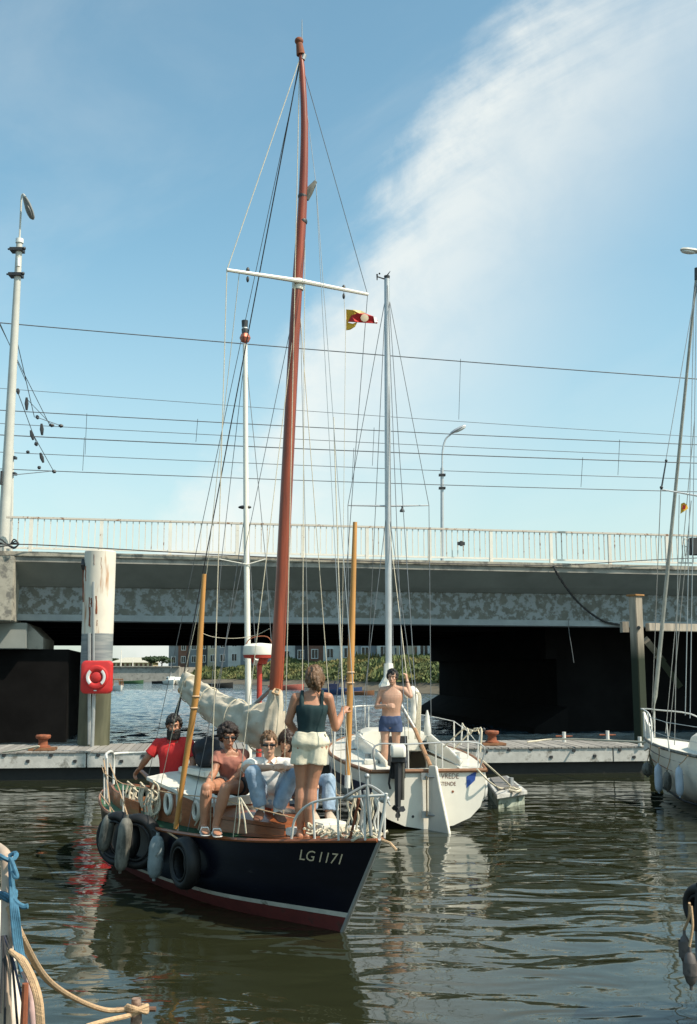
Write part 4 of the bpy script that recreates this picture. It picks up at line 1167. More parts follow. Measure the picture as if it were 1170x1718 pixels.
line(arc([at(338, 1062, 11.9), at(360, 1069, 12), at(395, 1071, 12), at(428, 1066, 12), at(452, 1055, 11.3)]), .005, rope_white, 'slack_line')

# pennant on its halyard
fl0 = tip(580, 519, 0); Yf = fl0.y
fl = thing('club_pennant', fl0, 'yellow and red pennant with pale emblem flying under the right spreader end', 'flag')
def flag(poly_px, Y, m, nm, par, dz=0.0, nseg=1):
    mb = MB(); a = [at(x, y, Y + dz + .03 * math.sin(x * .25)) for x, y in poly_px]; mb.prism(a, V((0, .006, 0))); return mb.build(nm, m, par, smooth=False)
flag([(581, 519), (592, 520), (606, 524), (596, 527), (588, 533), (584, 541), (592, 543), (600, 540), (596, 548), (588, 553), (581, 554)], Yf, yellow_cloth, 'yellow_field', fl)
flag([(592, 519.5), (606, 521), (614, 525), (605, 526.5), (600, 524)], Yf, mat('pale yellow cloth', (.72, .62, .3), .8), 'pale_fold', fl, -.012)
flag([(584, 540), (590, 529), (600, 525.5), (614, 526), (628, 531), (634, 537), (633, 543), (622, 541), (606, 541), (596, 539)], Yf, red_cloth, 'red_band', fl, -.02)
MB().lathe(at(612, 533.5, Yf - .05), (0, -1, 0), [(.045, -.004), (.045, .006), (.02, .010), (.003, .01)], 14).build('emblem', mat('pale emblem', (.7, .55, .38), .8), fl)
flag([(627, 531), (632, 533), (634, 540), (629, 541)], Yf, white_plastic, 'tip_patch', fl, -.035)

# boom with loosely furled sail
sail = thing('furled_sail', at(400, 1200, 12), 'cream mainsail loosely furled along the boom of the dark sailing boat', 'sail')
sk = arc([at(306, 1146, 13.4), at(318, 1156, 13.2), at(345, 1176, 12.7), at(378, 1196, 12.1), at(412, 1213, 11.6), at(443, 1222, 11.15), at(468, 1226, 10.98)], 12)
rad_ = [.08, .145, .165, .18, .20, .22, .20]
rings = []; ns = len(sk)
for i, p in enumerate(sk):
    u = i / (ns - 1); t_ = (sk[min(i + 1, ns - 1)] - sk[max(i - 1, 0)]).normalized(); sx = t_.cross(V((0, 0, 1))).normalized(); uz = sx.cross(t_)
    r0 = smooth_interp(u * 6, [0, 1, 2, 3, 4, 5, 6], rad_); rr = []
    for k in range(40):
        a = 2 * math.pi * k / 40; w = 1 + .20 * noise.noise(V((math.cos(a) * 1.7, math.sin(a) * 1.7, u * 6))) + .10 * math.sin(a * 5 + u * 22) * (.4 + u * .6) + .05 * math.sin(a * 9 - u * 30) + .045 * math.sin(a * 3 + u * 75) * noise.noise(V((a, u * 9, 2)))*2
        w += .20 * (.28 - abs(noise.noise(V((math.cos(a) * 1.8 + u * 5, math.sin(a) * 1.8, u * 13))))) - .10 * abs(noise.noise(V((math.cos(a) * 4, math.sin(a) * 4 + u * 9, u * 24))))
        rr.append(p + sx * (math.cos(a) * r0 * .72 * w) + uz * (math.sin(a) * r0 * w * (1.05 if math.sin(a) > 0 else 1.0)))
    rings.append(rr)
MB().loft(rings).build('sail_roll', canvas, sail, angle=60)
MB().tube([at(306, 1137, 13.4), at(311, 1133, 13.38), at(322, 1146, 13.1)], [.03, .05, .10], 10).build('sail_corner', canvas, sail)
rings = []; vp = arc([at(463, 1158, 10.85), at(462, 1175, 10.85), at(459, 1200, 10.85), at(458, 1230, 10.85), at(460, 1268, 10.85)], 5)
for i, p in enumerate(vp):
    u = i / (len(vp) - 1); rr = []
    for k in range(24):
        a = 2 * math.pi * k / 24; w = 1 + .14 * math.sin(a * 6 + u * 5) + .10 * noise.noise(V((math.cos(a) * 2, math.sin(a) * 2, u * 7)))
        r_ = smooth_interp(u, [0, .12, .4, .7, 1], [.055, .070, .085, .095, .075]); rr.append(p + V((math.cos(a) * r_ * w, math.sin(a) * r_ * w * .9, 0)))
    rings.append(rr)
MB().loft(rings).build('gathered_luff', canvas, sail, angle=60)
for i in (12, 27, 43, 58):
    p = sk[i]; rr = smooth_interp(i / (ns - 1) * 6, [0, 1, 2, 3, 4, 5, 6], rad_) * 1.10; t_ = (sk[i + 1] - sk[i - 1]).normalized(); sx = t_.cross(V((0, 0, 1))).normalized(); uz = sx.cross(t_)
    MB().tube([p + sx * math.cos(a) * rr * .76 + uz * math.sin(a) * rr * 1.06 for a in [k * math.pi / 10 for k in range(20)]], .007, 5, closed=True).build('sail_tie', rope_white, sail)
mb = MB(); mb.cyl(at(304, 1158, 13.35), at(462, 1252, 11.0), .045, .05, 10); mb.build('boom', pine, sail)
MB().tube([at(462, 1156, 10.78), at(457, 1162, 10.7), at(467, 1166, 10.69), at(470, 1158, 10.75)], .012, 6, closed=True).build('lashing', rope_tan, sail)
for d_ in (0, .05, -.05):
    line([at(306, 1160, 13.35), at(294 + d_ * 60, 1205, 12.9)], .012, rope_dark, 'mainsheet', boat)

# pulpit, anchor and forward gear
def tube_px(pts, r, m, nm, par, n=8): return MB().tube(arc(pts, 6), r, n).build(nm, m, par)
pul_s = [LB(.86, .39, .81), LB(.80, .385, 1.0), LB(.64, .33, 1.14), LB(.38, .24, 1.21), LB(.08, .12, 1.25), LB(-.10, 0, 1.27)]
pul_p = [LB(.86, -.39, .81), LB(.80, -.385, 1.0), LB(.64, -.33, 1.14), LB(.38, -.24, 1.21), LB(.08, -.12, 1.25), LB(-.10, 0, 1.27)]
pulp = thing('bow_pulpit', LB(.4, 0, .86), '', '')
bpy.data.objects.remove(pulp)
pl = MB().tube(arc(pul_s, 6), .012, 8).build('pulpit_rail', fender_white, boat)
MB().tube(arc(pul_p, 6), .012, 8).build('pulpit_rail', fender_white, boat)
for a, v, zt_ in ((.60, .32, 1.16), (.34, .225, 1.215), (.60, -.32, 1.16), (.34, -.225, 1.215), (.08, .11, 1.25), (.08, -.11, 1.25)):
    MB().cyl(LB(a - .0, v * .93, ysheer(a)), LB(a, v, zt_), .011, n=7).build('pulpit_leg', fender_white, pl)
MB().tube([LB(-.10, 0, 1.285), LB(-.05, .0, 1.1), LB(.02, 0, .90)], .014, 8).build('pulpit_leg', fender_white, pl)
an = thing('stowed_anchor', LB(.1, 0, .88), 'grey fisherman anchor lashed upside down at the bow pulpit of dark boat', 'anchor')
YA = 9.38
MB().tube([at(616, 1303, YA), at(617, 1330, YA), at(623, 1402, YA)], [.014, .018, .016], 8).ell(at(616, 1302, YA), .024, nu=10, nv=7).build('shank', steel, an)
MB().tube(arc([at(573, 1344, YA + .05), at(582, 1336, YA), at(600, 1325, YA), at(617, 1318, YA), at(634, 1326, YA), at(647, 1338, YA), at(655, 1352, YA - .05)], 5), [interp(i, [0, 4, 15, 26, 30], [.007, .022, .018, .022, .007]) for i in range(31)], 8, flat=.7).build('arms', steel, an)
MB().ell(at(584, 1339, YA + .02), (.05, .015, .025), nu=10, nv=6).ell(at(645, 1341, YA - .02), (.05, .02, .035), nu=10, nv=6).build('fluke', steel, an)
MB().cyl(at(603, 1340, YA), at(588, 1406, YA + .15), .012, n=6).build('stock', rust, an)
# chain, ropes and lashings hanging at the pulpit
for i, (x0, y0, x1, y1, m_) in enumerate(((592, 1330, 590, 1395, rope_white), (597, 1330, 600, 1392, rope_white), (605, 1326, 608, 1400, steel), (612, 1326, 606, 1402, steel), (622, 1330, 614, 1398, rope_white), (628, 1335, 618, 1400, rope_white), (634, 1340, 628, 1404, fender_white), (618, 1350, 622, 1398, rope_white), (586, 1340, 583, 1398, rope_white))):
    Y0 = 9.5 + .03 * i
    pts = [at(lerp(x0, x1, u) + 2.5 * math.sin(u * 9 + i * 2), lerp(y0, y1, u), Y0) for u in np.linspace(0, 1, 8)]
    MB().tube(arc(pts, 3), .011 if m_ is not steel else .014, 5).build('lashing', m_, boat)
mb = MB()
for k in range(26):
    c = LB(rng.uniform(.15, .85), rng.uniform(-.22, .22), ysheer(.5) + .02 + rng.uniform(0, .07)); r_ = rng.uniform(.03, .08); a0 = rng.uniform(0, 6)
    mb.tube([c + V((math.cos(a0 + q) * r_, math.sin(a0 + q) * r_ * .7, .02 * math.sin(q * 2 + k))) for q in np.linspace(0, 5.4, 12)], .011, 5)
tag(mb.build('rope_pile', rope_white), 'heap of pale ropes on the foredeck just behind the bow rail', 'rope')
MB().tube([LB(-.02, .0, .885), LB(-.12, -.02, .87), LB(-.2, -.03, .82)], .012, 6).build('bow_line', rope_tan, boat)
# stanchions and lifelines
sts = []
for a in (2.55, 1.9, 3.9, 4.9):
    for s_ in (1, -1):
        b_ = LB(a, s_ * (yb(a) - .04), ysheer(a)); t__ = LB(a, s_ * (yb(a) - .02), ysheer(a) + .37)
        MB().cyl(b_, t__, .011, .009, 7).build('stanchion', fender_white, boat); sts.append((a, s_, t__))
for s_ in (1, -1):
    ps = [LB(.8, s_ * .385, 1.0)] + [t__ for a, q, t__ in sorted(sts, key=lambda x: x[0]) if q == s_] + [LB(5.5, s_ * .5, 1.13)]
    MB().tube(ps, .006, 5).build('lifeline', rope_tan, boat)
for px, py, x1, y1 in ((401, 1338, 399, 1398), (403, 1338, 413, 1398), (404, 1339, 425, 1372), (340, 1338, 333, 1392), (343, 1340, 327, 1385)):
    line(arc([hv(px, py, .72), hv((px + x1) / 2 + 2, (py + y1) / 2 + 4, .72), hv(x1, y1, .70)], 4), .011, rope_white, 'lashing')
# stern pushpit
ps = [LB(6.05, .12, .82), LB(6.02, .15, 1.22), LB(5.5, .44, 1.27), LB(5.0, .62, 1.24)]
pu = MB().tube(arc(ps, 5), .017, 8).build('pushpit_rail', fender_white, boat)
MB().tube(arc([LB(6.02, .15, 1.22), LB(6.1, 0, 1.22), LB(6.0, -.2, 1.22), LB(5.4, -.5, 1.25), LB(5.2, -.6, .85)], 5), .017, 8).build('pushpit_rail', fender_white, boat)
for a, v in ((5.55, .42), (5.0, .62)): MB().cyl(LB(a, v * .96, ysheer(a)), LB(a, v, 1.26), .013, n=7).build('pushpit_leg', fender_white, boat)
MB().tube([at(236, 1292, 13.2), at(262, 1318, 12.6)], [.02, .035], 8).build('tiller', mahogany, boat)
mb = MB()
for k in range(22):
    px = rng.uniform(208, 262); py = rng.uniform(1318, 1362); c = at(px, py, interp(px, [200, 262], [13.0, 11.9])); r_ = rng.uniform(.05, .13)
    mb.tube(arc([c + V((-r_ * .4, 0, r_)), c + V((r_ * .3, .02, r_ * .3)), c + V((r_ * .4, 0, -r_)), c + V((-.02, -.03, -r_ * 1.5)), c + V((-r_ * .5, 0, -r_ * .4)), c + V((-r_ * .2, .02, r_ * .8))], 3), .012, 5)
tag(mb.build('rope_coils', rope_white), 'tangle of pale rope coils hung on the stern rail beside the man in red', 'rope')
mb = MB()
for k in range(7):
    mb.tube(arc([hv(298 + k * .6, 1322 + k * 3, .66), hv(304, 1350 + k * 4, .74), hv(292 + k, 1382, .72)], 4), .009, 5)
tag(mb.build('shroud_lashings', rope_tan), 'thin tan cords lashed round the foot of the leaning wooden pole', 'rope')

# tall wooden poles standing on deck
for (a_, b_, k_, lab, r0, r1) in (((343, 963), (294, 1390), 10.95, 'leaning varnished wooden pole standing on the side deck beside the cabin', .036, .024), ((596, 875), (582, 1322), 10.9, 'tall upright varnished wooden pole between dark boat and white yacht', .036, .024)):
    if k_ == 10.95: p0 = hull_pt(2.95, ysheer(3), 1, -.06); p0 = hv(295, 1390, .80); p1 = hv(331, 1150, .72); p2 = hv(343, 963, .70)
    else: p0 = at(583, 1322, 10.75); p1 = at(589, 1110, 10.78); p2 = at(596, 876, 10.8)
    pts = arc([p0, lerp(p0, p1, .5), p1, lerp(p1, p2, .5), p2], 6); nn_ = len(pts)
    t = thing('wooden_pole', p0, lab, 'pole', 'wooden poles on the dark boat')
    MB().tube(pts, [interp(i / (nn_ - 1), [0, .5, 1], [r1, r0, r1 * .95]) for i in range(nn_)], 12).build('shaft', pine, t)
    for u in (.42, .45):
        q = pts[int(u * nn_)]; MB().ell(q, (r0 * 1.25, r0 * 1.25, .02), nu=12, nv=6).build('whipping', rope_tan, t)
    if k_ == 10.9: MB().cyl(p0, lerp(p0, p1, .1), .03, .03, 12).build('white_foot', fender_white, t)
    # foot of the upright pole rests on the port side deck
tag(MB().tube(arc([at(560, 700, 10.6), at(573, 1105, 10.46), at(578, 1183, 10.44), at(583, 1250, 10.5), at(592, 1325, 10.6)], 5), .006, 5).build('halyard_rope', rope_white), 'thin pale line running down beside the upright wooden pole', 'rope')


# fenders and tyres hung over the starboard side
def fender(top, Lf, r, m, lab, rope_to=None, lean=V((0, 0, 0)), group='fenders hung along the dark boat'):
    top = V(top); d = (V((0, 0, -1)) + lean).normalized()
    t = thing('boat_fender', top + d * Lf, lab, 'fender', group)
    prof = [(r * .22, 0), (r * .25, .03), (r * .6, .045), (r * .88, .09), (r, .15)] + [(r, .15 + (Lf - .3) * k / 4) for k in range(1, 5)] + [(r * .88, Lf - .08), (r * .6, Lf - .04), (r * .25, Lf - .025), (r * .2, Lf), (.002, Lf)]
    MB().lathe(top, d, prof, 20).build('body', m, t)
    if rope_to is not None: MB().tube(arc([top - d * .0, lerp(top, V(rope_to), .5) + V((.01, -.01, 0)), V(rope_to)], 4), .008, 5).build('lanyard', rope_tan if m is not fender_grey else rope_dark, t)
    return t


def side_at(px, py, out):
    """point just outside the starboard side of the dark boat seen at a pixel"""
    best = None
    for i in range(400):
        x = .2 + 5.9 * i / 399; d = raydir(px, py)
        lo, hi = -.1, ysheer(x)
        # plane through station: use height solving by projecting
        for z in (.0,): pass
        for j in range(13):
            z = lerp(lo, hi, j / 12); p = hull_pt(x, z, 1, out); q = p - V((0, 0, CAM_H)); k = q.length; e = (d.normalized() * k - q).length
            if best is None or e < best[0]: best = (e, p)
    return best[1]


p = side_at(264, 1408, .10); fender(p + V((0, 0, .05)), .48, .080, fender_grey, 'blue grey scuffed fender hanging between the tyres on the dark boat', hull_pt(3.3, ysheer(3.3), 1), V((-.06, 0, 0)))
fender(side_at(222, 1366, .20) + V((-.0, -.08, .14)), .60, .074, fender_dirty, 'long dirty white fender at the stern quarter with black smears', LB(4.9, .62, 1.2), V((-.1, 0, 0)))
fender(side_at(196, 1360, .26) + V((-.02, -.03, .14)), .44, .07, fender_dirty, 'leftmost dirty fender on the dark boat, half behind a tyre', LB(5.6, .44, 1.2), V((-.16, 0, 0)))


def tyre(c, nrm, Rr, r, lab, sx=1., hang=None):
    nrm = V(nrm).normalized(); c = V(c); t = thing('tyre', c - V((0, 0, Rr)), lab, 'tyre', 'old tyres hung as fenders on the dark boat')
    x = nrm.cross(V((0, 0, 1))).normalized(); u = x.cross(nrm)
    rings = []
    for k in range(36):
        a = 2 * math.pi * k / 36; o = c + x * (math.cos(a) * Rr * sx) + u * (math.sin(a) * Rr); ra = (x * math.cos(a) + u * math.sin(a))
        g = 1 + .05 * (k % 2)
        rings.append([o + ra * (r * g * .62 * math.cos(b)) + nrm * (r * math.sin(b)) for b in [j * math.pi / 6 for j in range(12)]])
    rings.append(rings[0]); MB().loft(rings, caps=False).build('tread', rubber, t, angle=50)
    for s_ in (-1, 1):
        MB().tube([c + nrm * (s_ * r * .8) + (x * math.cos(a) * sx + u * math.sin(a)) * (Rr - r * .62) for a in [k * math.pi / 14 for k in range(28)]], r * .16, 6, closed=True).build('bead', rubber, t)
    if hang is not None: MB().tube([c + u * (Rr - r * .3), V(hang)], .009, 5).build('lanyard', rope_tan, t)


p = side_at(311, 1450, .10); tyre(p, SB + V((0, 0, .0)), .205, .078, 'large black tyre hanging on the dark hull, rightmost', hang=hull_pt(2.75, ysheer(2.7), 1))
p = side_at(233, 1415, .12); tyre(p + V((0, 0, .05)), SB + V((.5, -.3, 0)), .235, .085, 'black tyre hanging just left of the blue grey fender', hang=hull_pt(3.9, ysheer(3.9), 1))
p = side_at(200, 1412, .24); tyre(p + V((0, 0, .06)), SB + V((.1, -.6, 0)), .235, .08, 'black tyre at the stern of the dark boat, between the dirty fenders', hang=LB(5.3, .58, .8))
tag(MB().tube(arc([at(172, 1444, 12.2), at(179, 1447, 12.2), at(184, 1452, 12.15), at(190, 1451, 12.1)], 4), .012, 5).build('red_cord', red_plastic), 'short red cord end hanging below the stern fenders', 'cord')
# dark tarpaulin heap in the cockpit behind the women
mb = MB()
for k in range(10): mb.ell(at(rng.uniform(340, 372), rng.uniform(1248, 1280), 12.3 + rng.uniform(-.2, .3)), (rng.uniform(.1, .2), .15, rng.uniform(.08, .16)))
tarp = remesh(mb, .02, 'tarpaulin', black_cloth, None, 3, lambda p: .015 * noise.noise(p * 9)); tag(tarp, 'heap of black tarpaulin behind the woman with curly hair', 'tarpaulin')

# ------------------------------------------------------------------ boat behind: thin white mast, radar dome
YRB = 15.2
cB = at(425, 1300, YRB)
rb = thing('moored_boat', V((cB.x, cB.y, 0)), 'low dark boat mostly hidden behind the furled sail, with thin white mast', 'sailing boat')
ax2 = V((-.18, 1, 0)).normalized(); sd2 = V((ax2.y, -ax2.x, 0)); ob = V((cB.x, cB.y, 0))
rings = []
for i in range(12):
    u = i / 11; a = -1.2 + u * 5.6; b_ = .78 * (1 - max(0, (u - .35) / .65) ** 2.3) * (.86 + .14 * min(1, u * 4)) + .02; z = .62 + .15 * u * u
    c = ob + ax2 * a; rings.append([c + sd2 * (s_ * b_ * k) + V((0, 0, zz)) for s_, k, zz in ((-1, 1, z), (-1, .92, z * .4), (-1, .5, -.15), (1, .5, -.15), (1, .92, z * .4), (1, 1, z), (1, .9, z - .02), (-1, .9, z - .02))])
MB().loft(rings).build('hull', navy, rb)
for s_ in (-1, 1): MB().tube([r[0 if s_ < 0 else 5] + V((0, 0, .01)) for r in rings], .025, 6).build('rub_rail', teak, rb)
MB().hexa([ob + ax2 * a + sd2 * b_ + V((0, 0, z)) for z in (.6, .92) for b_ in (-.45, .45) for a in (.2, 2.3)]).build('cabin', white_gel, rb, smooth=False, bevel=.05)
mt = MB().tube([at(418, 1300, YRB), at(417, 1180, YRB), at(413, 850, YRB), at(411.5, 578, YRB)], [.045, .045, .04, .035], 12).build('mast', white_gel, rb)
MB().ell(at(411.5, 567, YRB), (.085, .085, .085), nu=8, nv=4).build('radar_reflector', mat('copper red reflector', (.42, .12, .07), .45, metal=.3), mt)
MB().cyl(at(411.5, 560, YRB), at(411, 552, YRB), .05, .05, 12).cyl(at(411, 549, YRB), at(411, 538, YRB), .045, .05, 12).build('masthead_light', dark_metal, mt)
MB().cyl(at(411, 552, YRB), at(411, 549, YRB), .04, .04, 12).build('lens', white_plastic, mt)
MB().tube([at(368, 938, YRB), at(415, 947, YRB - .05), at(446, 938, YRB)], .009, 6).build('spreader', white_gel, mt)
MB().ell(at(411, 851, YRB), (.10, .035, .03), nu=8, nv=6).build('mast_band', dark_metal, mt)
for a_, b_ in (((412, 590), (372, 938)), ((372, 938), (345, 1290)), ((412, 590), (446, 938)), ((446, 938), (470, 1290)), ((413, 850), (352, 1260)), ((414, 850), (442, 1290))):
    MB().cyl(at(*a_, YRB), at(*b_, YRB + .1), .005, n=4).build('stay', wire_m, rb)
cR = at(436, 1099, YRB - .7)
rd = MB().cyl(at(436, 1104, YRB - .7), at(434, 1300, YRB - .7), .035, .04, 10).build('radar_post', red_paint, rb)
MB().lathe(cR, (0, 0, 1), [(.03, -.14), (.10, -.12), (.12, -.05), (.215, -.04), (.225, .0)], 30).build('radar_tray', red_paint, rd)
MB().lathe(cR, (0, 0, 1), [(.228, .003), (.232, .03), (.225, .12), (.19, .15), (.02, .165)], 30).build('radar_dome', white_gel, rd)
MB().tube([cR + V((-.02, -.2, -.05)), cR + V((-.05, -.12, -.12))], .03, 8).build('bracket_light', white_gel, rd)
MB().tube(arc([cR + V((-.22, 0, .1)), cR + V((-.12, 0, .23)), cR + V((.1, 0, .25)), cR + V((.2, 0, .1))], 5), .007, 5).build('wire_hoop', rust, rd)
MB().cyl(at(420, 1190, YRB - .5), at(458, 1152, YRB - 1.2), .03, .03, 8).build('gallows_bar', steel, rb)
for s_ in (-1,):
    ps = [ob + ax2 * a + sd2 * (s_ * .75) + V((0, 0, 1.15)) for a in (-1.0, .2, 1.4, 2.6)]
    MB().tube(ps, .012, 6).build('guard_rail', fender_white, rb)
    for p in ps: MB().cyl(p, p - V((0, 0, .5)), .012, n=6).build('stanchion', fender_white, rb)

# ------------------------------------------------------------------ white yacht at the centre right
T0v = at(715, 1290, 16.0)
O2 = V((1.20, 16.0, 0)); A2 = V((-.132, .991, 0)).normalized(); S2 = V((A2.y, -A2.x, 0))   # S2 = starboard


def WY_(a, v, z): return O2 + A2 * a + S2 * v + V((0, 0, z))


def on2(px, py, a):
    d = raydir(px, py); o = V((0, 0, CAM_H)); k = (WY_(a, 0, 0) - o).dot(A2) / d.dot(A2); return o + d * k


yv = thing('white_yacht', O2 + A2 * 3, 'white sailing yacht moored stern on, navy side stripe and hanging outboard engine', 'sailing boat')
LW = 6.3
def w2(u): return smooth_interp(u, [0, .2, .4, .6, .8, .93, 1], [.87, 1.08, 1.17, 1.06, .70, .30, .03])
def sh2(u): return .84 + .10 * u + .08 * u * u
sec = [(1, 1), (1.0, .80), (.975, .55), (.90, .32), (.72, .12), (.42, -.02), (0, -.10)]
NS = 22; st2 = []
for i in range(NS + 1):
    u = i / NS; w = w2(u); h = sh2(u); a = u * LW; half = []
    for k, (f, g) in enumerate(sec):
        f2 = f if u < .5 else f * (1 - (1 - g) * (u - .5) * .9)
        z = h * g + (.10 * (u < .001) if False else 0) + (1 - g) * .06 * (1 - u)
        ar = a + (.0 if u > 0 else .0) + (-.10 * (1 - g) * max(0, 1 - u * 4)) * 0
        half.append((w * max(f2, .0), z, ar + (LW * .0)))
    st2.append(half)
def ring2(half, s_=0): return [WY_(a, -w, z) for w, z, a in half] + [WY_(a, w, z) for w, z, a in half[::-1][1:]]
rows = [ring2(h) for h in st2]
MB().loft(rows, caps=False, closed=False).build('hull', white_gel, yv, angle=50)
# transom, slightly cambered
tr = MB(); r0 = rows[0]; cc = WY_(0, 0, .5)
top_l, top_r = r0[0], r0[-1]
mid = [WY_(0, v, .84 - .0 * v) for v in np.linspace(-.87, .87, 9)]
poly = r0 + mid[::-1][1:-1]; o = len(tr.v); tr.v += poly + [cc]; nP = len(poly); tr.f += [(k, (k + 1) % nP, nP) for k in range(nP)]
tr.build('transom', white_gel, yv, angle=25)
# navy stripe along each side and blue flash at the quarter
for s_, nm in ((0, 'side_stripe'), (1, 'side_stripe')):
    mb = MB(); q = []
    for h in st2[0:21]:
        rr = ring2(h); p1, p2 = (rr[1], rr[2]) if s_ == 0 else (rr[-2], rr[-3]); out = (-S2 if s_ == 0 else S2) * .006
        pa = lerp(p1, p2, .25 if s_ == 0 else .25); pb_ = lerp(p1, p2, 1.0); pb2 = lerp((rr[2] if s_ == 0 else rr[-3]), (rr[3] if s_ == 0 else rr[-4]), .12); q.append([pa + out, pb_ + out, pb2 + out])
    mb.loft(q, caps=False, closed=False); mb.build(nm, navy_stripe, yv)
mb = MB(); q = [on2(783, 1303, -.0), on2(800, 1293, -.0), on2(797, 1309, -.0), on2(783, 1322, -.0)]
mb.prism([p - A2 * .006 for p in q], A2 * .004); mb.build('blue_flash', mat('bright blue stripe', (.03, .08, .32), .4), yv, smooth=False)
for s_ in (1, -1):
    MB().tube([WY_(a_, s_ * (w2(a_ / LW) + .01), sh2(a_ / LW)) for a_ in np.linspace(0, LW, 24)], .03, 7).build('rub_rail', teak, yv)
MB().tube([WY_(-.012, v, .842) for v in np.linspace(-.88, .88, 11)], .030, 8).build('transom_rail', teak, yv)
# decks, cockpit well
dk = lambda u: sh2(u) + .01
mb = MB()
for s_ in (1, -1):
    mb.loft([[WY_(u * LW, s_ * w2(u) * .99, dk(u)), WY_(u * LW, s_ * .55 * min(1, w2(u)), dk(u) + .02)] for u in np.linspace(0, .48, 10)], caps=False, closed=False)
mb.loft([[WY_(u * LW, v * w2(u) * .99, dk(u) + .06 * (1 - v * v)) for v in (-1, -.5, 0, .5, 1)] for u in np.linspace(.48, 1, 10)], caps=False, closed=False)
mb.loft([[WY_(a, v, dk(0) - .01) for v in (-.86, 0, .86)] for a in (-.02, .22)], caps=False, closed=False)
mb.build('deck', white_gel, yv, angle=30)
mb = MB(); # well: floor, sides
fl_ = .42
mb.loft([[WY_(a, v, z) for v, z in ((-.56, dk(0) + .015), (-.56, .62), (-.30, .60), (-.30, fl_), (.30, fl_), (.30, .60), (.56, .62), (.56, dk(0) + .015))] for a in (.22, 1.1, 2.0, 2.9)], caps=False, closed=False)
mb.add([WY_(.22, -.56, .86), WY_(.22, .56, .86), WY_(.22, .56, fl_), WY_(.22, -.56, fl_)], [(0, 1, 2, 3)])
mb.build('cockpit', deck_white, yv, smooth=False)
# high coaming sides flaring outward forward
for s_ in (1, -1):
    mb = MB(); mb.loft([[WY_(a, s_ * (v0), z0), WY_(a, s_ * (v0 + .03), z0), WY_(a, s_ * (v0 + .05), z0 + h), WY_(a, s_ * v0, z0 + h)] for a, v0, z0, h in ((.35, .56, .86, .10), (1.2, .58, .87, .20), (2.2, .60, .88, .26), (2.9, .60, .9, .32))]); mb.build('coaming', white_gel, yv, smooth=False, bevel=.01)
# cabin with companionway
cb2 = MB(); rings = []
for a, w, h in ((2.9, .66, .36), (3.1, .68, .36), (3.8, .62, .33), (4.5, .48, .22), (4.9, .36, .05)):
    z = sh2(a / LW); rings.append([WY_(a, s_ * w * k, z + h * g) for s_, k, g in ((-1, 1, 0), (-1, .88, .85), (-1, .6, 1.05), (1, .6, 1.05), (1, .88, .85), (1, 1, 0))])
cab2 = cb2.loft(rings).build('cabin', white_gel, yv, smooth=False, bevel=.03)
MB().box(WY_(2.885, 0, .86), (.44, .04, .62), Matrix.Rotation(math.atan2(A2.y, A2.x) - math.pi / 2, 3, 'Z')).build('companionway', black_cloth, cab2, smooth=False)
MB().lathe(WY_(2.88, .52, 1.0), -A2, [(.085, 0), (.085, .03), (.06, .05), (.005, .055)], 20).build('compass', glass_dark, cab2)
MB().box(WY_(2.0, -.50, .80), (.12, .04, .10)).build('instrument', dark_metal, yv, smooth=False, bevel=.01)
MB().box(WY_(1.0, -.72, .90), (.22, .4, .07)).build('locker_lid', deck_white, yv, smooth=False, bevel=.015)
MB().lathe(WY_(1.3, -.72, .88), (0, 0, 1), [(.06, 0), (.05, .05), (.045, .10), (.055, .12), (.002, .125)], 16).build('winch', steel, yv)
MB().lathe(WY_(1.3, .74, .88), (0, 0, 1), [(.06, 0), (.05, .05), (.045, .10), (.055, .12), (.002, .125)], 16).build('winch', steel, yv)
# rudder, tiller
ru = MB(); rp = [on2(713, 1276, -.16), on2(727, 1276, -.16), on2(731, 1300, -.2), on2(752, 1383, -.3), on2(700, 1380, -.1), on2(706, 1330, -.1)]
rp = [WY_(-.08, -.0, .93), WY_(-.24, .0, .93), WY_(-.33, .0, .6), WY_(-.52, .0, .0), WY_(-.56, .0, -.25), WY_(-.02, 0, -.25), WY_(-.06, 0, .1)]
rz_ = .75  # helm over: the blade swings to starboard
def helm(p, ang=.50):
    piv = WY_(-.09, 0, 0); q = p - piv; m_ = Matrix.Rotation(ang, 3, 'Z'); r = m_ @ V((q.x, q.y, 0)); return V((piv.x + r.x, piv.y + r.y, p.z))
th = S2 * .02
hp = [helm(p) for p in rp]; nrm_ = (hp[1] - hp[0]).cross(V((0, 0, 1))).normalized() * .022
rud = MB().loft([[p - nrm_ for p in hp], [p + nrm_ for p in hp]]).build('rudder', white_gel, yv, smooth=False, bevel=.008)
for z in (.77, .22):
    c = WY_(-.075, 0, z); mb = MB(); mb.tube([c - S2 * .10, helm(WY_(-.26, -.02, z)) - nrm_ * 1.3], .014, 6); mb.box(c - S2 * .08, (.10, .05, .10)); mb.build('pintle', steel, rud, smooth=False)
MB().tube([WY_(-.12, -.06, .78), WY_(-.12, -.06, .2)], .011, 6).build('rudder_pin', rope_tan, rud)
ti = MB().tube([helm(WY_(-.10, 0, .92)), on2(697, 1225, .9), on2(671, 1180, 1.7)], [.035, .032, .022], 8).build('tiller', mat('varnished tiller', (.36, .20, .10), .5, var=.2, vscale=12), yv)
MB().tube([lerp(on2(697, 1225, .9), on2(671, 1180, 1.7), u) + V((0, 0, .02)) for u in (0.02, .5, .95)], .02, 6).build('tiller_extension', white_gel, ti)
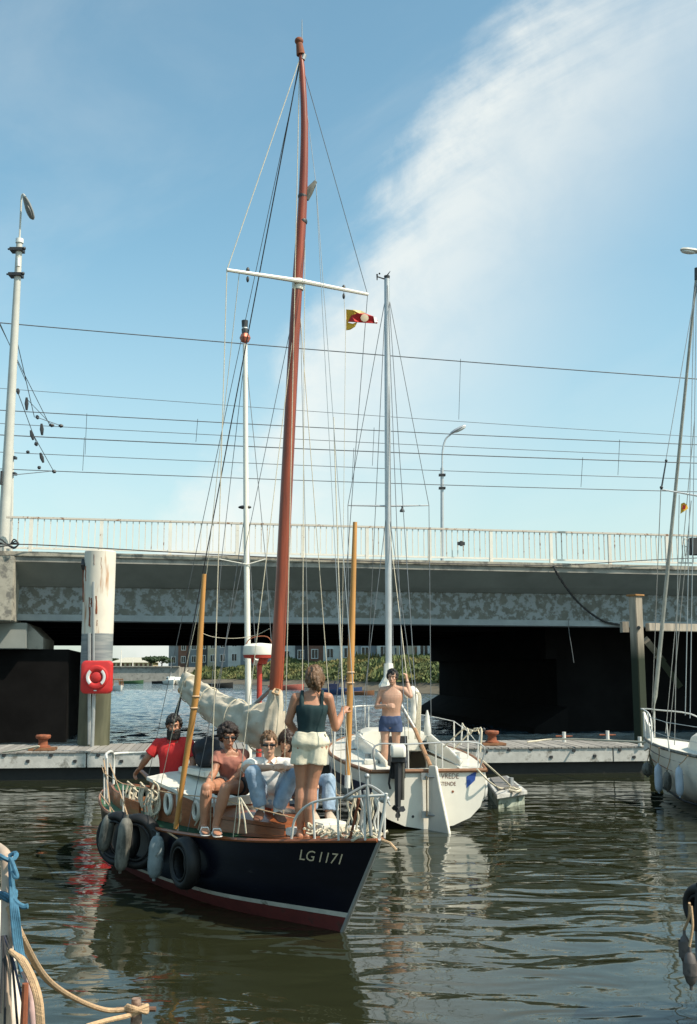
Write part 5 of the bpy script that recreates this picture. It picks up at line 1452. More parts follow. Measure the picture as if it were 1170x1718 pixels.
# outboard motor
oc = on2(668, 1262, -.22)
ou = thing('outboard_motor', V((oc.x, oc.y, .25)), 'tilted down outboard engine with white cowl and black leg on yacht transom', 'outboard motor')
MB().loft([[oc + V((x * k, y * k * 1.2, z)) for x, y in ((-.11, -.12), (-.08, -.15), (.08, -.15), (.11, -.12), (.11, .12), (.08, .15), (-.08, .15), (-.11, .12))] for z, k in ((-.06, .96), (-.05, 1), (.07, 1), (.105, .9), (.115, .7))]).build('cowl', white_gel, ou, bevel=.01)
mb = MB(); mb.loft([[oc + V((x * k, y * k, z)) for x, y in ((-.10, -.12), (.10, -.12), (.10, .12), (-.10, .12))] for z, k in ((-.063, 1), (-.13, 1), (-.16, .6))]); mb.build('lower_cowl', dark_metal, ou, smooth=False)
lg = [V((oc.x + .0, oc.y - .02, oc.z - .14)), V((oc.x - .005, oc.y - .03, oc.z - .45)), V((oc.x - .01, oc.y - .04, oc.z - .78))]
MB().tube(lg, [.055, .05, .045], 8, flat=1.4).build('leg', dark_metal, ou)
MB().tube([lg[0] + V((.07, .02, -.02)), lg[2] + V((.07, .02, .1))], .028, 8).build('shaft_tube', mat('worn grey metal', (.10, .095, .08), .5, metal=.3, var=.4), ou)
MB().tube([lg[0] + V((-.09, .05, -.0)), lg[1] + V((-.13, .05, .0)), lg[1] + V((-.11, .05, -.08))], .016, 6).build('control_cable', rubber, ou)
MB().box(lg[0] + V((0, .14, -.12)), (.22, .12, .26)).build('transom_bracket', dark_metal, ou, smooth=False, bevel=.01)
gc = lg[2] + V((0, 0, -.03)); MB().tube([gc + V((0, -.17, 0)), gc + V((0, -.08, 0)), gc + V((0, .1, 0)), gc + V((0, .16, 0))], [.02, .045, .05, .02], 10).build('gearcase', dark_metal, ou)
MB().loft([[gc + V((-.008, y, z)) for y, z in ((-.07, -.02), (.09, -.02), (.05, -.16), (-.02, -.16))], [gc + V((.008, y, z)) for y, z in ((-.07, -.02), (.09, -.02), (.05, -.16), (-.02, -.16))]]).build('skeg', dark_metal, ou, smooth=False)
for k in range(3):
    a = k * 2.094 + .4; dr = V((math.cos(a), 0, math.sin(a))); pe = V((-math.sin(a), .5, math.cos(a)))
    b0_ = gc + V((0, -.16, 0)); MB().loft([[b0_ + dr * r_ + pe * (w * s_) + V((0, t_, 0)) for s_, t_ in ((-1, -.003), (1, -.003), (1, .003), (-1, .003))] for r_, w in ((.015, .02), (.06, .04), (.10, .03))]).build('propeller_blade', dark_metal, ou, smooth=False)
# name on the transom
def trans_text(txt, px0, px1, py0, py1, m, nm):
    vs, fs = text_points(txt, .1); mx_ = max(p.x for p in vs); my = max(p.y for p in vs); mb = MB(); sp_out = []
    for p in vs:
        q = on2(lerp(px0, px1, p.x / mx_), lerp(py0, py1, p.y / my), -.0); v_ = (q - O2).dot(S2); q2 = q - A2 * (.004); sp_out.append(q2)
    mb.v = sp_out; mb.f = fs; 
    mb2 = MB(); mb2.loft  # flat lettering lifted just proud of the gelcoat
    return mb.build(nm, m, yv, smooth=False)
trans_text('VREDE', 740, 770, 1306, 1297.5, letter_brown, 'name_lettering'); trans_text('STENDE', 738, 765, 1318, 1311.5, letter_brown, 'port_lettering')
c = on2(760, 1328, 0); MB().lathe(c - A2 * .002, -A2, [(.018, -.02), (.018, .004), (.002, .005)], 12).build('drain', rust, yv)
c = on2(693, 1370, 0); MB().lathe(c - A2 * .002, -A2, [(.02, -.03), (.02, .004), (.002, .005)], 12).build('drain', dark_metal, yv)
# mast and rig
MY = 19.75
m2 = MB().tube([at(653, 1270, MY), at(652.5, 1110, MY), at(651, 800, MY), at(649.5, 468, MY)], [.062, .062, .06, .055], 14).build('mast', alu, yv)
MB().loft([[V((p.x, p.y, p.z)) + V((x * w, y * w, 0)) for x, y in [(math.cos(q * .785), math.sin(q * .785)) for q in range(8)]] for p, w in ((at(652, 1113, MY - .05), .085), (at(653, 1135, MY - .05), .10), (at(648, 1150, MY - .05), .14), (at(653, 1180, MY - .05), .13))]).build('mast_cover', white_gel, m2)
mb = MB(); mb.cyl(at(649.5, 470, MY), at(649.5, 463, MY), .05, .06, 10); mb.cyl(at(648, 469, MY), at(633, 464, MY), .013, n=6); mb.cyl(at(633, 460, MY), at(633, 470, MY), .018, .01, n=6); mb.tube([at(645, 466, MY), at(650, 462, MY), at(655, 455, MY)], [.01, .04, .015], 6, flat=.3); mb.ell(at(637, 459, MY), .02, nu=8, nv=5); mb.build('wind_instrument', dark_metal, m2)
MB().tube([at(584, 848, MY + .1), at(650, 849, MY), at(720, 848, MY + .1)], [.012, .02, .012], 6).build('spreader', alu, m2)
MB().cyl(at(675, 849, MY), at(675, 853, MY), .015, n=6).lathe(at(675, 857, MY), (0, 0, 1), [(.05, -.02), (.045, .01), (.015, .05)], 12).build('deck_light', dark_metal, m2)
def st(a_, b_, Ya=MY, Yb=MY, r=.0065): MB().cyl(at(*a_, Ya), at(*b_, Yb), r, n=4).build('stay', wire_m, yv)
for a_, b_, Yb in (((647, 500), (584, 848), MY), ((584, 848), (586, 1262), MY - .4), ((653, 500), (720, 848), MY), ((720, 848), (724, 1262), MY - .4), ((650, 852), (600, 1262), MY - .6), ((652, 852), (708, 1262), MY - .6), ((648, 480), (612, 1240), 22.0)):
    st(a_, b_, MY, Yb)
st((650, 470), (682, 1290), MY, 16.1); st((650, 470), (660, 1100), MY, MY - .15); st((653, 500), (700, 1200), MY, 17.5)
line([at(682, 1128, 17.0), at(653, 880, MY - .1)], .008, rope_white, 'halyard', yv); line([at(682, 1128, 17.0), at(686, 1240, 16.9)], .008, rope_white, 'halyard', yv)
# pulpits
bw = LW; P3 = lambda a, v, z: WY_(a, v, z)
MB().tube(arc([P3(5.3, -.48, 1.0), P3(5.35, -.46, 1.52), P3(5.9, -.28, 1.58), P3(6.25, 0, 1.58), P3(5.9, .28, 1.58), P3(5.35, .46, 1.52), P3(5.3, .48, 1.0)], 6), .016, 7).build('pulpit', fender_white, yv)
for a, v in ((5.85, -.3), (6.2, -.04), (6.2, .04), (5.85, .3)): MB().cyl(P3(a, v * .9, 1.0), P3(a, v, 1.57), .013, n=6).build('pulpit_leg', fender_white, yv)
for s_ in (1, -1):
    ps = [P3(.15, s_ * .80, 1.22), P3(1.5, s_ * .98, 1.33), P3(2.9, s_ * 1.08, 1.42), P3(4.2, s_ * .9, 1.46), P3(5.35, s_ * .46, 1.50)]
    MB().tube(ps, .007, 5).build('lifeline', fender_white, yv)
    for p, a in zip(ps[:-1], (.15, 1.5, 2.9, 4.2)): MB().cyl(p, V((p.x, p.y, sh2(a / LW))), .012, n=6).build('stanchion', fender_white, yv)
MB().tube(arc([P3(.05, -.80, .86), P3(.05, -.80, 1.21), P3(.05, -.3, 1.23), P3(.05, .8, 1.23), P3(.05, .80, .86)], 5), .013, 7).build('stern_rail', steel, yv)
for v in (-.3, .12, .22): MB().cyl(P3(.05, v, .86), P3(.05, v, 1.23), .011, n=6).build('stern_rail_leg', fender_white, yv)
for px in (788, 805):
    MB().tube(arc([on2(745 + (px - 788), 1253 + (px - 788) * .2, 1.2), on2(px - 8, 1222, .8), on2(px, 1232, .5), on2(px + 5, 1226, .4)], 4), .012, 5).build('lashing', rope_white, yv)
MB().tube(arc([on2(776, 1214, 1.6), on2(782, 1222, 1.2), on2(797, 1226, .7), on2(808, 1223, .3), on2(806, 1262, .2)], 5), .014, 6).build('guard_line', rope_white, yv)
MB().cyl(on2(776, 1214, 1.6), on2(774, 1250, 1.6), .013, n=6).cyl(on2(808, 1224, .3), on2(800, 1268, .2), .013, n=6).build('stanchion', fender_white, yv)
MB().ell(on2(812, 1224, .3), .03, nu=8, nv=5).build('end_fitting', dark_metal, yv)
# rolled white cloth and rope bundle by the standing man
cl = MB(); cl.tube(arc([on2(679, 1165, 1.9), on2(690, 1160, 1.9), on2(696, 1172, 1.85), on2(694, 1215, 1.8)], 4), [.08] * 4 + [.10] * 4 + [.07] * 5, 10)
tag(remesh(cl, .02, 'sail_bag', white_gel, None, 2, lambda p: .012 * noise.noise(p * 10)), 'white cloth bundle hanging behind the bare chested man', 'cloth')
mb = MB()
for k in range(6): mb.tube(arc([on2(698 + k * .4, 1161, 1.6), on2(703 + k * .5, 1168, 1.55), on2(700 + k, 1200, 1.5), on2(697 + k * 1.4, 1240, 1.5)], 4), .016, 5)
tag(mb.build('rope_bundle', rope_white), 'bundle of pale rope hanging down right of the bare chested man', 'rope')
MB().tube([on2(722, 1215, 1.5), on2(718, 1206, 1.5), on2(725, 1232, 1.5)], .01, 5)
tag(MB().lathe(on2(717.5, 1234, 1.9), (0, 0, 1), [(.05, 0), (.065, .06), (.05, .2), (.03, .35), (.012, .42)], 12).build('folded_ensign', fender_white), 'narrow white folded cloth standing on the yacht deck right of the ropes', 'cloth')


def fender2(px, py0, py1, Y, rpx, m, lab, grp, hang=None):
    a = at(px, py0, Y); b = at(px, py1, Y); return fender(a, (a - b).length, rpx / F * Y, m, lab, hang, V((0, 0, 0)), grp)


fender2(809, 1294, 1343, 16.3, 8.5, fender_white, 'white fender hanging at the right quarter of the white yacht', 'fenders of the white yacht', on2(803, 1272, .3))
fender2(797, 1300, 1330, 16.9, 5, red_plastic, 'red fender half hidden behind the white one at the yacht quarter', 'fenders of the white yacht')

# ------------------------------------------------------------------ white boat at the right edge
O3 = V((6.05, 21.0, 0)); A3 = V((.27, -.963, 0)).normalized(); P_ = V((-.963, -.27, 0)).normalized()  # aft, port (towards the left)
O3.x = at(1084, 1230, 21.0).x


def RB(a, v, z): return O3 + A3 * a + P_ * v + V((0, 0, z))


rt = thing('white_cruiser', RB(3, 0, 0), 'white sailing cruiser cut off by right edge, its bow at pontoon end', 'sailing boat')
def w3(a): return smooth_interp(a, [0, .4, 1, 2, 3.2, 4.5, 6, 7], [.02, .22, .48, .80, 1.02, 1.12, 1.08, .95])
def s3(a): return .98 - .035 * a + .003 * a * a
rows = []
for i in range(24):
    a = 7 * i / 23; half = []
    for f, g in ((1, 1), (1, .86), (.97, .62), (.88, .36), (.68, .14), (.35, -.02), (0, -.1)):
        f2 = f * (1 - (1 - g) * .5 * max(0, 1 - a / 2.5)); half.append((w3(a) * f2, s3(a) * g, a + (1 - g) * .55 * max(0, 1 - a / 2.2)))
    rows.append([RB(a_, v, z) for v, z, a_ in half] + [RB(a_, -v, z) for v, z, a_ in half[::-1][1:]])
MB().loft(rows, caps=False, closed=False).build('hull', white_gel, rt, angle=50)
for z_, m_, r_ in ((.84, navy_stripe, .012), (.62, rust, .010), (.12, tar, .02)):
    MB().tube([RB(a_ + (1 - z_) * .55 * max(0, 1 - a_ / 2.2), w3(a_) * (1 - (1 - z_) * .12) * (1 - (1 - z_) * .5 * max(0, 1 - a_ / 2.5)) + .004, s3(a_) * z_) for a_ in np.linspace(.02, 7, 26)], r_, 5).build('cove_line', m_, rt)
for s_ in (1, -1): MB().tube([RB(a_, s_ * (w3(a_) + .01), s3(a_) + .02) for a_ in np.linspace(0, 7, 24)], .03, 6).build('toe_rail', fender_dirty, rt)
MB().loft([[RB(a_, v * w3(a_), s3(a_) + .05 * (1 - v * v)) for v in (-1, -.5, 0, .5, 1)] for a_ in np.linspace(.05, 7, 16)], caps=False, closed=False).build('deck', deck_white, rt, angle=30)
rings = []
for a, w, h in ((1.9, .35, .03), (2.2, .5, .30), (2.7, .62, .40), (4.5, .75, .45), (5.2, .75, .45)):
    rings.append([RB(a, s_ * w * k, s3(a) + h * g) for s_, k, g in ((1, 1, 0), (1, .9, .8), (1, .65, 1.05), (-1, .65, 1.05), (-1, .9, .8), (-1, 1, 0))])
cb3 = MB().loft(rings).build('cabin', white_gel, rt, smooth=False, bevel=.04)
MB().loft([[p + P_ * .012 for p in (RB(a, w * .97, s3(a) + h * .3), RB(a, w * .93, s3(a) + h * .7))] for a, w, h in ((2.6, .6, .40), (3.2, .66, .42), (4.0, .71, .44))], caps=False, closed=False).build('cabin_window', glass_dark, cb3)
MB().loft([[RB(a, v, s3(a) + .46 + .05 * (1 - (v / .6) ** 2)) for v in (-.6, 0, .6)] for a in (2.8, 5)], caps=False, closed=False).build('cover', black_cloth, cb3)
MB().tube(arc([RB(1.1, .55, s3(1)), RB(1.0, .5, 1.45), RB(.2, .14, 1.55), RB(-.12, 0, 1.56), RB(.2, -.14, 1.55), RB(1.0, -.5, 1.45), RB(1.1, -.55, s3(1))], 5), .014, 7).build('pulpit', fender_white, rt)
for a, v in ((.15, .12), (.15, -.12), (.6, .32)): MB().cyl(RB(a, v * .8, s3(a)), RB(a, v, 1.52), .012, n=6).build('pulpit_leg', fender_white, rt)
MB().tube([RB(1.0, .5, 1.45), RB(2.2, .92, 1.42), RB(3.6, 1.14, 1.40), RB(5.2, 1.15, 1.4)], .006, 5).tube([RB(1.0, .5, 1.2), RB(2.2, .92, 1.18), RB(3.6, 1.14, 1.15)], .005, 5).build('lifeline', fender_white, rt)
for a, v in ((2.2, .92), (3.6, 1.14)): MB().cyl(RB(a, v - .03, s3(a)), RB(a, v, 1.42), .012, n=6).build('stanchion', fender_white, rt)
MB().prism([RB(-.02, 0, .75), RB(.0, 0, 1.5), RB(.25, 0, 1.15), RB(.35, 0, .9)], P_ * .05).build('bow_roller_cover', fender_white, rt, smooth=False)
MY3 = 17.9; mtop = at(1171, 452, MY3)
m3_ = MB().tube([V((mtop.x + .32, mtop.y, 1.2)), mtop], [.06, .05], 12).build('mast', alu, rt)
MB().cyl(at(1170, 450, MY3), at(1170, 470, MY3), .05, n=8).build('mast_cap', dark_metal, m3_)
fs0 = RB(.18, 0, 1.0)
MB().tube([fs0, lerp(fs0, at(1168, 470, MY3), .08), lerp(fs0, at(1168, 470, MY3), .1), at(1168, 470, MY3)], [.012, .014, .042, .024], 8).build('furled_headsail', mat('weathered sail cloth', (.38, .38, .34), .8), rt)
MB().lathe(RB(.2, 0, 1.12), (0, 0, 1), [(.05, 0), (.05, .02), (.02, .03), (.02, .09), (.05, .1), (.05, .12)], 12).build('furling_drum', dark_metal, rt)
MB().tube([at(1109, 821, MY3 - .9), at(1172, 832, MY3)], [.012, .018], 6).build('spreader', alu, m3_)
MB().tube([at(1110, 820, MY3 - .9), at(1118, 774, MY3 - .9)], [.014, .01], 6).ell(at(1118, 773, MY3 - .9), .025, nu=8, nv=5).ell(at(1110, 818, MY3 - .9), .03, nu=8, nv=6).build('aerial', dark_metal, m3_)
for a_, b_, Yb in (((1169, 475), (1109, 821), MY3 - .9), ((1109, 821), (1094, 1195), 20.6), ((1165, 480), (1150, 1200), 17.2), ((1160, 840), (1123, 1235), 19.5), ((1166, 700), (1117, 1230), 19.8), ((1169, 480), (1158, 1205), 17), ((1140, 830), (1132, 1250), 18.6)):
    MB().cyl(at(*a_, MY3), at(*b_, Yb), .007, n=4).build('stay', steel, rt)
fp = at(1143, 845, MY3 - .5); fg = thing('small_pennant', fp, 'small orange and yellow pennant hanging in the right boat rigging', 'flag')
flag([(1143, 845), (1148, 843), (1153, 847), (1155, 853), (1148, 858), (1142, 862)], MY3 - .5, yellow_cloth, 'yellow_field', fg)
flag([(1146, 847), (1151, 848), (1150, 854), (1145, 855)], MY3 - .52, red_cloth, 'red_patch', fg)
g3 = 'fenders of the right boat'
fender2(1086, 1277, 1304, 20.5, 9, fender_dirty, 'dirty round fender at the very bow of the right boat', g3, RB(.9, .45, .98))
fender2(1104, 1280, 1331, 19.35, 6.5, mat('pale blue fender', (.45, .52, .60), .5, var=.15), 'pale blue fender of the right boat, second from its bow', g3, RB(1.7, .78, .95))
fender2(1119, 1292, 1329, 18.95, 7, fender_dirty, 'short dirty fender behind the two pale blue ones on the right boat', g3, RB(2.2, .85, .95))
fender2(1139, 1284, 1338, 18.05, 6.5, mat('pale blue fender', (.45, .52, .60)), 'pale blue fender of the right boat, rightmost', g3, RB(3.0, 1.05, .92))
tag(MB().tube(arc([PP(t_end - 2.6, .9, ZP + .05), PP(t_end - 1.8, .8, ZP + .12), RB(.05, .05, .92)], 5), .022, 6).build('bow_mooring_line', rope_white), 'pale mooring line from the pontoon to the bow of the right boat', 'rope')
# ------------------------------------------------------------------ people
def skin(name, c, v=.10):
    return mat(name, c, .5, var=v, vscale=9, sss=.08, bump=.12, bscale=60)


sk_tan = skin('tanned skin', (.42, .20, .12)); sk_fair = skin('fair skin', (.52, .30, .20)); sk_mid = skin('light tanned skin', (.42, .22, .14)); sk_pale = skin('pale skin', (.50, .29, .20))  # plain skin tones, lightly mottled
denim = mat('washed denim', (.24, .33, .44), .85, var=.2, vscale=9, bump=.5, bscale=45, col2=(.40, .47, .54), thr=(.5, .75), tscale=7)


def orth(f, u):
    f = V(f).normalized(); u = V(u); s_ = f.cross(u).normalized(); u = s_.cross(f).normalized(); return s_, f, u


def capsule(mb, pts, rad, n=12, ends=True):
    pts = [V(p) for p in pts]; mb.tube(pts, rad, n)
    if ends: mb.ell(pts[0], rad[0], nu=12, nv=8); mb.ell(pts[-1], rad[-1], nu=12, nv=8)


def limb(mb, a, b, rs, bulge=None, ends=True):
    a, b = V(a), V(b); m = len(rs); pts = [lerp(a, b, i / (m - 1)) for i in range(m)]
    if bulge is not None:
        for i in range(1, m - 1): pts[i] = pts[i] + bulge * math.sin(math.pi * i / (m - 1))
    capsule(mb, pts, rs, 12, ends)


def torso(mb, hip, neck, lh, ls, W, Dp, t0=0., t1=1., off=0., lean=None, n=24):
    """elliptical sections from pelvis to neck; W, Dp tables over t"""
    ts = [0, .12, .34, .55, .76, .9, 1.0]
    hip = V(hip); neck = V(neck); up = (neck - hip).normalized(); base = hip - up * .10; L_ = neck - base
    rings = []
    for i in range(17):
        t = lerp(t0, t1, i / 16); c = base + L_ * t + (lean or V((0, 0, 0))) * math.sin(math.pi * t)
        l = lerp(lh, ls, min(1, max(0, (t - .2) / .5))).normalized(); f = l.cross(up).normalized(); w = smooth_interp(t, ts, W) + off; d = smooth_interp(t, ts, Dp) + off; rr = []
        for k in range(n):
            a = 2 * math.pi * k / n; ca, sa = math.cos(a), math.sin(a); e = .85
            rr.append(c + l * (w * math.copysign(abs(ca) ** e, ca)) + f * (d * math.copysign(abs(sa) ** e, sa)))
        rings.append(rr)
    mb.loft(rings)


WM = [.12, .165, .148, .158, .178, .150, .06]; DM = [.08, .115, .100, .112, .118, .085, .055]
WF = [.12, .170, .122, .130, .148, .125, .05]; DF = [.08, .112, .085, .100, .108, .072, .048]


def hand(mb, wr, d, pn, side=1, curl=.5, sz=1., spread=1.):
    """d: along the hand, pn: palm normal, side: +1 thumb towards d x pn"""
    d = V(d).normalized(); l = d.cross(V(pn)).normalized() * side; pn = l.cross(d).normalized() * side
    if pn.dot(V(pn)) < 0: pn = -pn
    wr = V(wr); q = .085 * sz
    mb.loft([[wr + d * (q * u) + l * (w * math.cos(a)) * sz + pn * (h * math.sin(a)) * sz for a in [k * math.pi / 5 for k in range(10)]] for u, w, h in ((-.1, .024, .019), (.25, .032, .017), (.7, .041, .016), (1.05, .040, .012))])
    for i, (o_, ln) in enumerate(((.030, .070), (.010, .078), (-.010, .073), (-.030, .056))):
        p = wr + d * q + l * (o_ * sz); dd = (d + l * (o_ * 1.6 * spread)).normalized(); pts = [p - d * .02, p]
        for j, fr_ in enumerate((.45, .32, .23)):
            dd = (dd * math.cos(curl * (.8 + .3 * j)) + pn * math.sin(curl * (.8 + .3 * j))).normalized(); p = p + dd * (ln * sz * fr_); pts.append(p)
            pnew = pn - dd * pn.dot(dd)
            pn2 = pnew.normalized() if pnew.length > 1e-4 else pn
        mb.tube(pts, [.009 * sz, .009 * sz, .0085 * sz, .008 * sz, .006 * sz], 8); mb.ell(pts[-1], .0062 * sz, nu=8, nv=6)
    p = wr + d * (q * .25) + l * (.028 * sz); t1_ = p + (d * .5 + l * .75 + pn * .3).normalized() * .038 * sz; t2_ = t1_ + (d * .9 + l * .25 + pn * .4).normalized() * .032 * sz
    mb.tube([p, t1_, t2_], [.014 * sz, .010 * sz, .007 * sz], 8); mb.ell(t2_, .007 * sz, nu=8, nv=6)


def head(mb, c, f, u, sz=1., male=True):
    s_, f, u = orth(f, u); m3 = Matrix((s_, f, u)).transposed(); P = lambda x, y, z: V(c) + (s_ * x + f * y + u * z) * sz
    mb.ell(P(0, -.012, .030), [x * sz for x in (.076, .096, .088)], m3, 18, 12)
    jw = .060 if male else .054
    mb.ell(P(0, .022, -.040), [x * sz for x in (jw, .066, .072)], m3, 16, 10)
    mb.ell(P(0, .058, -.092), [x * sz for x in (.026 if male else .02, .022, .020)], m3, 12, 8)
    mb.ell(P(0, .074, .030), [x * sz for x in (.050, .018, .014)], m3, 12, 8)
    for x in (-.036, .036): mb.ell(P(x, .060, -.022), [q * sz for q in (.022, .020, .020)], m3, 10, 7)
    mb.tube([P(0, .080, .018), P(0, .094, -.008), P(0, .104, -.028)], [.008 * sz, .010 * sz, .014 * sz], 8); mb.ell(P(0, .102, -.030), .0135 * sz, nu=10, nv=7)
    mb.ell(P(0, .082, -.058), [x * sz for x in (.024, .012, .010)], m3, 10, 7); mb.ell(P(0, .080, -.070), [x * sz for x in (.020, .012, .008)], m3, 10, 7)
    for x in (-1, 1): mb.ell(P(x * .078, -.008, -.004), [q * sz for q in (.010, .020, .032)], m3 @ Matrix.Rotation(x * .3, 3, 'Z'), 10, 8)
    return P, m3


def face_parts(P, m3, body, sz=1., glasses=False, brow=None, mouth=None):
    lip = mouth or mat('lips', (.30, .09, .07), .5)
    MB().ell(P(0, .0925, -.0635), [x * sz for x in (.021, .004, .0035)], m3, 12, 6).build('mouth', lip, body)
    if glasses:
        for x in (-1, 1):
            MB().ell(P(x * .034, .094, .004), [q * sz for q in (.029, .008, .015)], m3, 16, 8).build('sunglass_lens', glass_dark, body)
        MB().tube([P(-.082, -.005, .012), P(-.074, .055, .012), P(-.058, .090, .012), P(0, .104, .012), P(.058, .090, .012), P(.074, .055, .012), P(.082, -.005, .012)], .0035 * sz, 6).build('sunglass_frame', print_black, body)
    else:
        for x in (-1, 1):
            e = MB().ell(P(x * .031, .0785, .006), [q * sz for q in (.010, .008, .0045)], m3, 12, 8).build('eye', white_plastic, body)
            MB().ell(P(x * .031, .086, .006), [q * sz for q in (.0055, .003, .0045)], m3, 10, 6).build('iris', print_black, e)
        for x in (-1, 1): MB().tube([P(x * .014, .090, .024), P(x * .034, .090, .030), P(x * .054, .078, .024)], [.004 * sz, .0055 * sz, .003 * sz], 6).build('eyebrow', brow, body)


def hair(P, m3, body, m, sz=1., n=150, down=.055, curl=0., low=-.06, name='hair', r=.017, front=.045, seed=1, top=0.):
    """clumps over the skull; low: lowest height at the back, front: hairline height"""
    g = random.Random(seed); mb = MB(); k = 0
    mb.ell(P(0, -.018, .040), [x * sz for x in (.078, .094, .082)], m3, 18, 12)
    i = 0
    while i < n:
        a = g.uniform(0, 2 * math.pi); z = g.uniform(-1, 1); q = math.sqrt(1 - z * z); x, y = q * math.cos(a), q * math.sin(a)
        px_, py_, pz_ = x * .084, -.014 + y * .102, .036 + z * .090
        if py_ > .045 and pz_ < front: continue
        if py_ > -.01 and pz_ < .0 and abs(px_) > .0 and py_ > 0: continue
        if pz_ < low: continue
        i += 1
        ln = down * g.uniform(.6, 1.2); rr = r * g.uniform(.7, 1.25)
        if curl:
            mb.ell(P(px_ * (1 + curl * g.uniform(0, 1)), py_ * (1 + curl * g.uniform(0, 1)), pz_ + curl * .03 + top * max(0, z) * g.random()), rr * sz, nu=8, nv=6)
        else:
            e = V((px_ * 1.05, py_ * 1.05 - .01, pz_ - ln))
            mb.tube([P(px_ * .98, py_ * .98, pz_ + .01 + top * max(0, z)), P(px_ * 1.04 + .004 * g.gauss(0, 1), (py_) * 1.04, pz_ - ln * .5), P(e.x, e.y, e.z)], [rr * .8 * sz, rr * sz, rr * .45 * sz], 7)
    return mb


def fold(amp, fr, sd):
    return lambda p: amp * (noise.noise(V((p.x * fr + sd, p.y * fr, p.z * fr * .6))) + .5 * noise.noise(V((p.x * fr * 2.3, p.y * fr * 2.3 + sd, p.z * fr * 1.4))))


def foot(mb, ank, toe_dir, up=V((0, 0, 1)), L_=.235, w=.042, h=.035, sole=None):
    d = V((toe_dir[0], toe_dir[1], 0)).normalized(); a = V(ank); z = (sole if sole is not None else a.z - .075)
    s_ = d.cross(up).normalized(); heel = V((a.x, a.y, 0)) - d * .055
    mb.loft([[heel + d * (L_ * u) + s_ * (ww * math.cos(q)) + V((0, 0, z + hh * (.5 + .5 * math.sin(q)))) for q in [k * math.pi / 5 for k in range(10)]] for u, ww, hh in ((0, w * .5, h * 1.2), (.12, w * .78, h * 1.9), (.35, w * .85, h * 2.0), (.6, w * 1.05, h * 1.3), (.85, w * 1.0, h * .8), (1, w * .6, h * .5))])
    mb.ell(V((a.x, a.y, z + h * 1.5)), (.036, .036, .045), nu=10, nv=7)


def foot_shape(nm, m, body, ank, d, sole, L_=.275, w=.05, h=.045):
    mb = MB(); foot(mb, ank, d, L_=L_, w=w, h=h, sole=sole); return remesh(mb, .008, nm, m, body, 2)


ZUP = V((0, 0, 1))

# --- standing woman with her back to us, dark green top and cream shorts
Yw = 10.12
w1 = dict(hip=at(521, 1240, Yw), neck=at(525, 1165, Yw), ls=at(497, 1171, Yw - .0), rs=at(551, 1171, Yw - .02), le=at(484, 1211, Yw + .03), lw=at(500, 1232, Yw + .20),
          re=at(563, 1221, Yw + .08), rw=at(575, 1196, Yw + .28), lk=at(506, 1322, Yw + .03), rk=at(523, 1323, Yw + .0), la=at(504, 1387, Yw + .03), ra=at(518, 1390, Yw))
feet_z = .775
p = w1; lat = (p['rs'] - p['ls']).normalized(); fwd = V((-lat.y, lat.x, 0)).normalized()
person = thing('person', V((p['hip'].x, p['hip'].y, feet_z)), 'woman standing with back turned, dark green top and cream shorts, braided light brown hair', 'person')
mb = MB(); torso(mb, p['hip'], p['neck'], lat, lat, WF, DF)
for s_, sh, el, wr in ((-1, 'ls', 'le', 'lw'), (1, 'rs', 're', 'rw')):
    limb(mb, p['neck'] + lat * s_ * .02 - ZUP * .01, p[sh], [.05, .046, .05]); limb(mb, p[sh], p[el], [.051, .047, .042, .038]); limb(mb, p[el], p[wr], [.038, .041, .034, .025])
for s_, kn, an_ in ((-1, 'lk', 'la'), (1, 'rk', 'ra')):
    hj = p['hip'] + lat * s_ * .078 - ZUP * .05
    limb(mb, hj, p[kn], [.096, .094, .078, .060, .054]); limb(mb, p[kn], p[an_], [.054, .062, .058, .044, .034], -fwd * .012)
    mb.ell(hj - fwd * .02, (.085, .085, .09), nu=12, nv=8)
    foot(mb, p[an_], fwd + lat * s_ * .25, sole=feet_z)
hand(mb, p['rw'], (p['rw'] - p['re']).normalized() + V((.15, 0, .3)), V((.3, .9, 0)), -1, 1.0); hand(mb, p['lw'], p['lw'] - p['le'], fwd, 1, .5)
hc = at(528, 1138, Yw + .01); hf = (fwd + V((-.25, 0, -.05))); limb(mb, p['neck'] - ZUP * .02, hc - ZUP * .05, [.047, .045, .046])
P, m3 = head(mb, hc, hf, ZUP, .98, False)
body = remesh(mb, .006, 'body', sk_tan, person, 2); face_parts(P, m3, body, .98, brow=teak)
hm = mat('light brown hair', (.13, .066, .030), .5, var=.35, vscale=30, stretch=(1, 1, .3), bump=.6, bscale=60)
mb = hair(P, m3, body, hm, n=170, down=.07, low=-.055, front=.05, seed=3, r=.012)
br_ = [P(0, -.10, -.01), P(.008, -.118, -.045), P(.02, -.118, -.085), P(.03, -.105, -.125)]
for i, q in enumerate(arc(br_, 3)): mb.ell(q + V((.008 * (-1) ** i, 0, 0)), (.024 - i * .0012, .022, .018), nu=8, nv=6)
remesh(mb, .006, 'hair', hm, body, 2, fold(.003, 45, 2))
MB().tube([P(.03, -.105, -.118) + V((math.cos(a) * .016, math.sin(a) * .016, 0)) for a in [k * math.pi / 5 for k in range(10)]], .005, 5, closed=True).build('hair_tie', print_black, body)
mb = MB(); torso(mb, p['hip'] + ZUP * .0, p['neck'], lat, lat, WF, DF, .20, .81, .010)
for s_, sh in ((-1, 'ls'), (1, 'rs')):
    q = lerp(p['neck'], p[sh], .62); mb.tube(arc([q - fwd * .075 - ZUP * .12, q - fwd * .062 - ZUP * .02, q - fwd * .02 + ZUP * .040, q + fwd * .04 + ZUP * .03, q + fwd * .085 - ZUP * .1], 4), .021, 8)
teal = mat('dark green jersey', (.010, .032, .036), .85, var=.2, vscale=12)
remesh(mb, .008, 'tank_top', teal, person, 2, fold(.009, 9, 5))
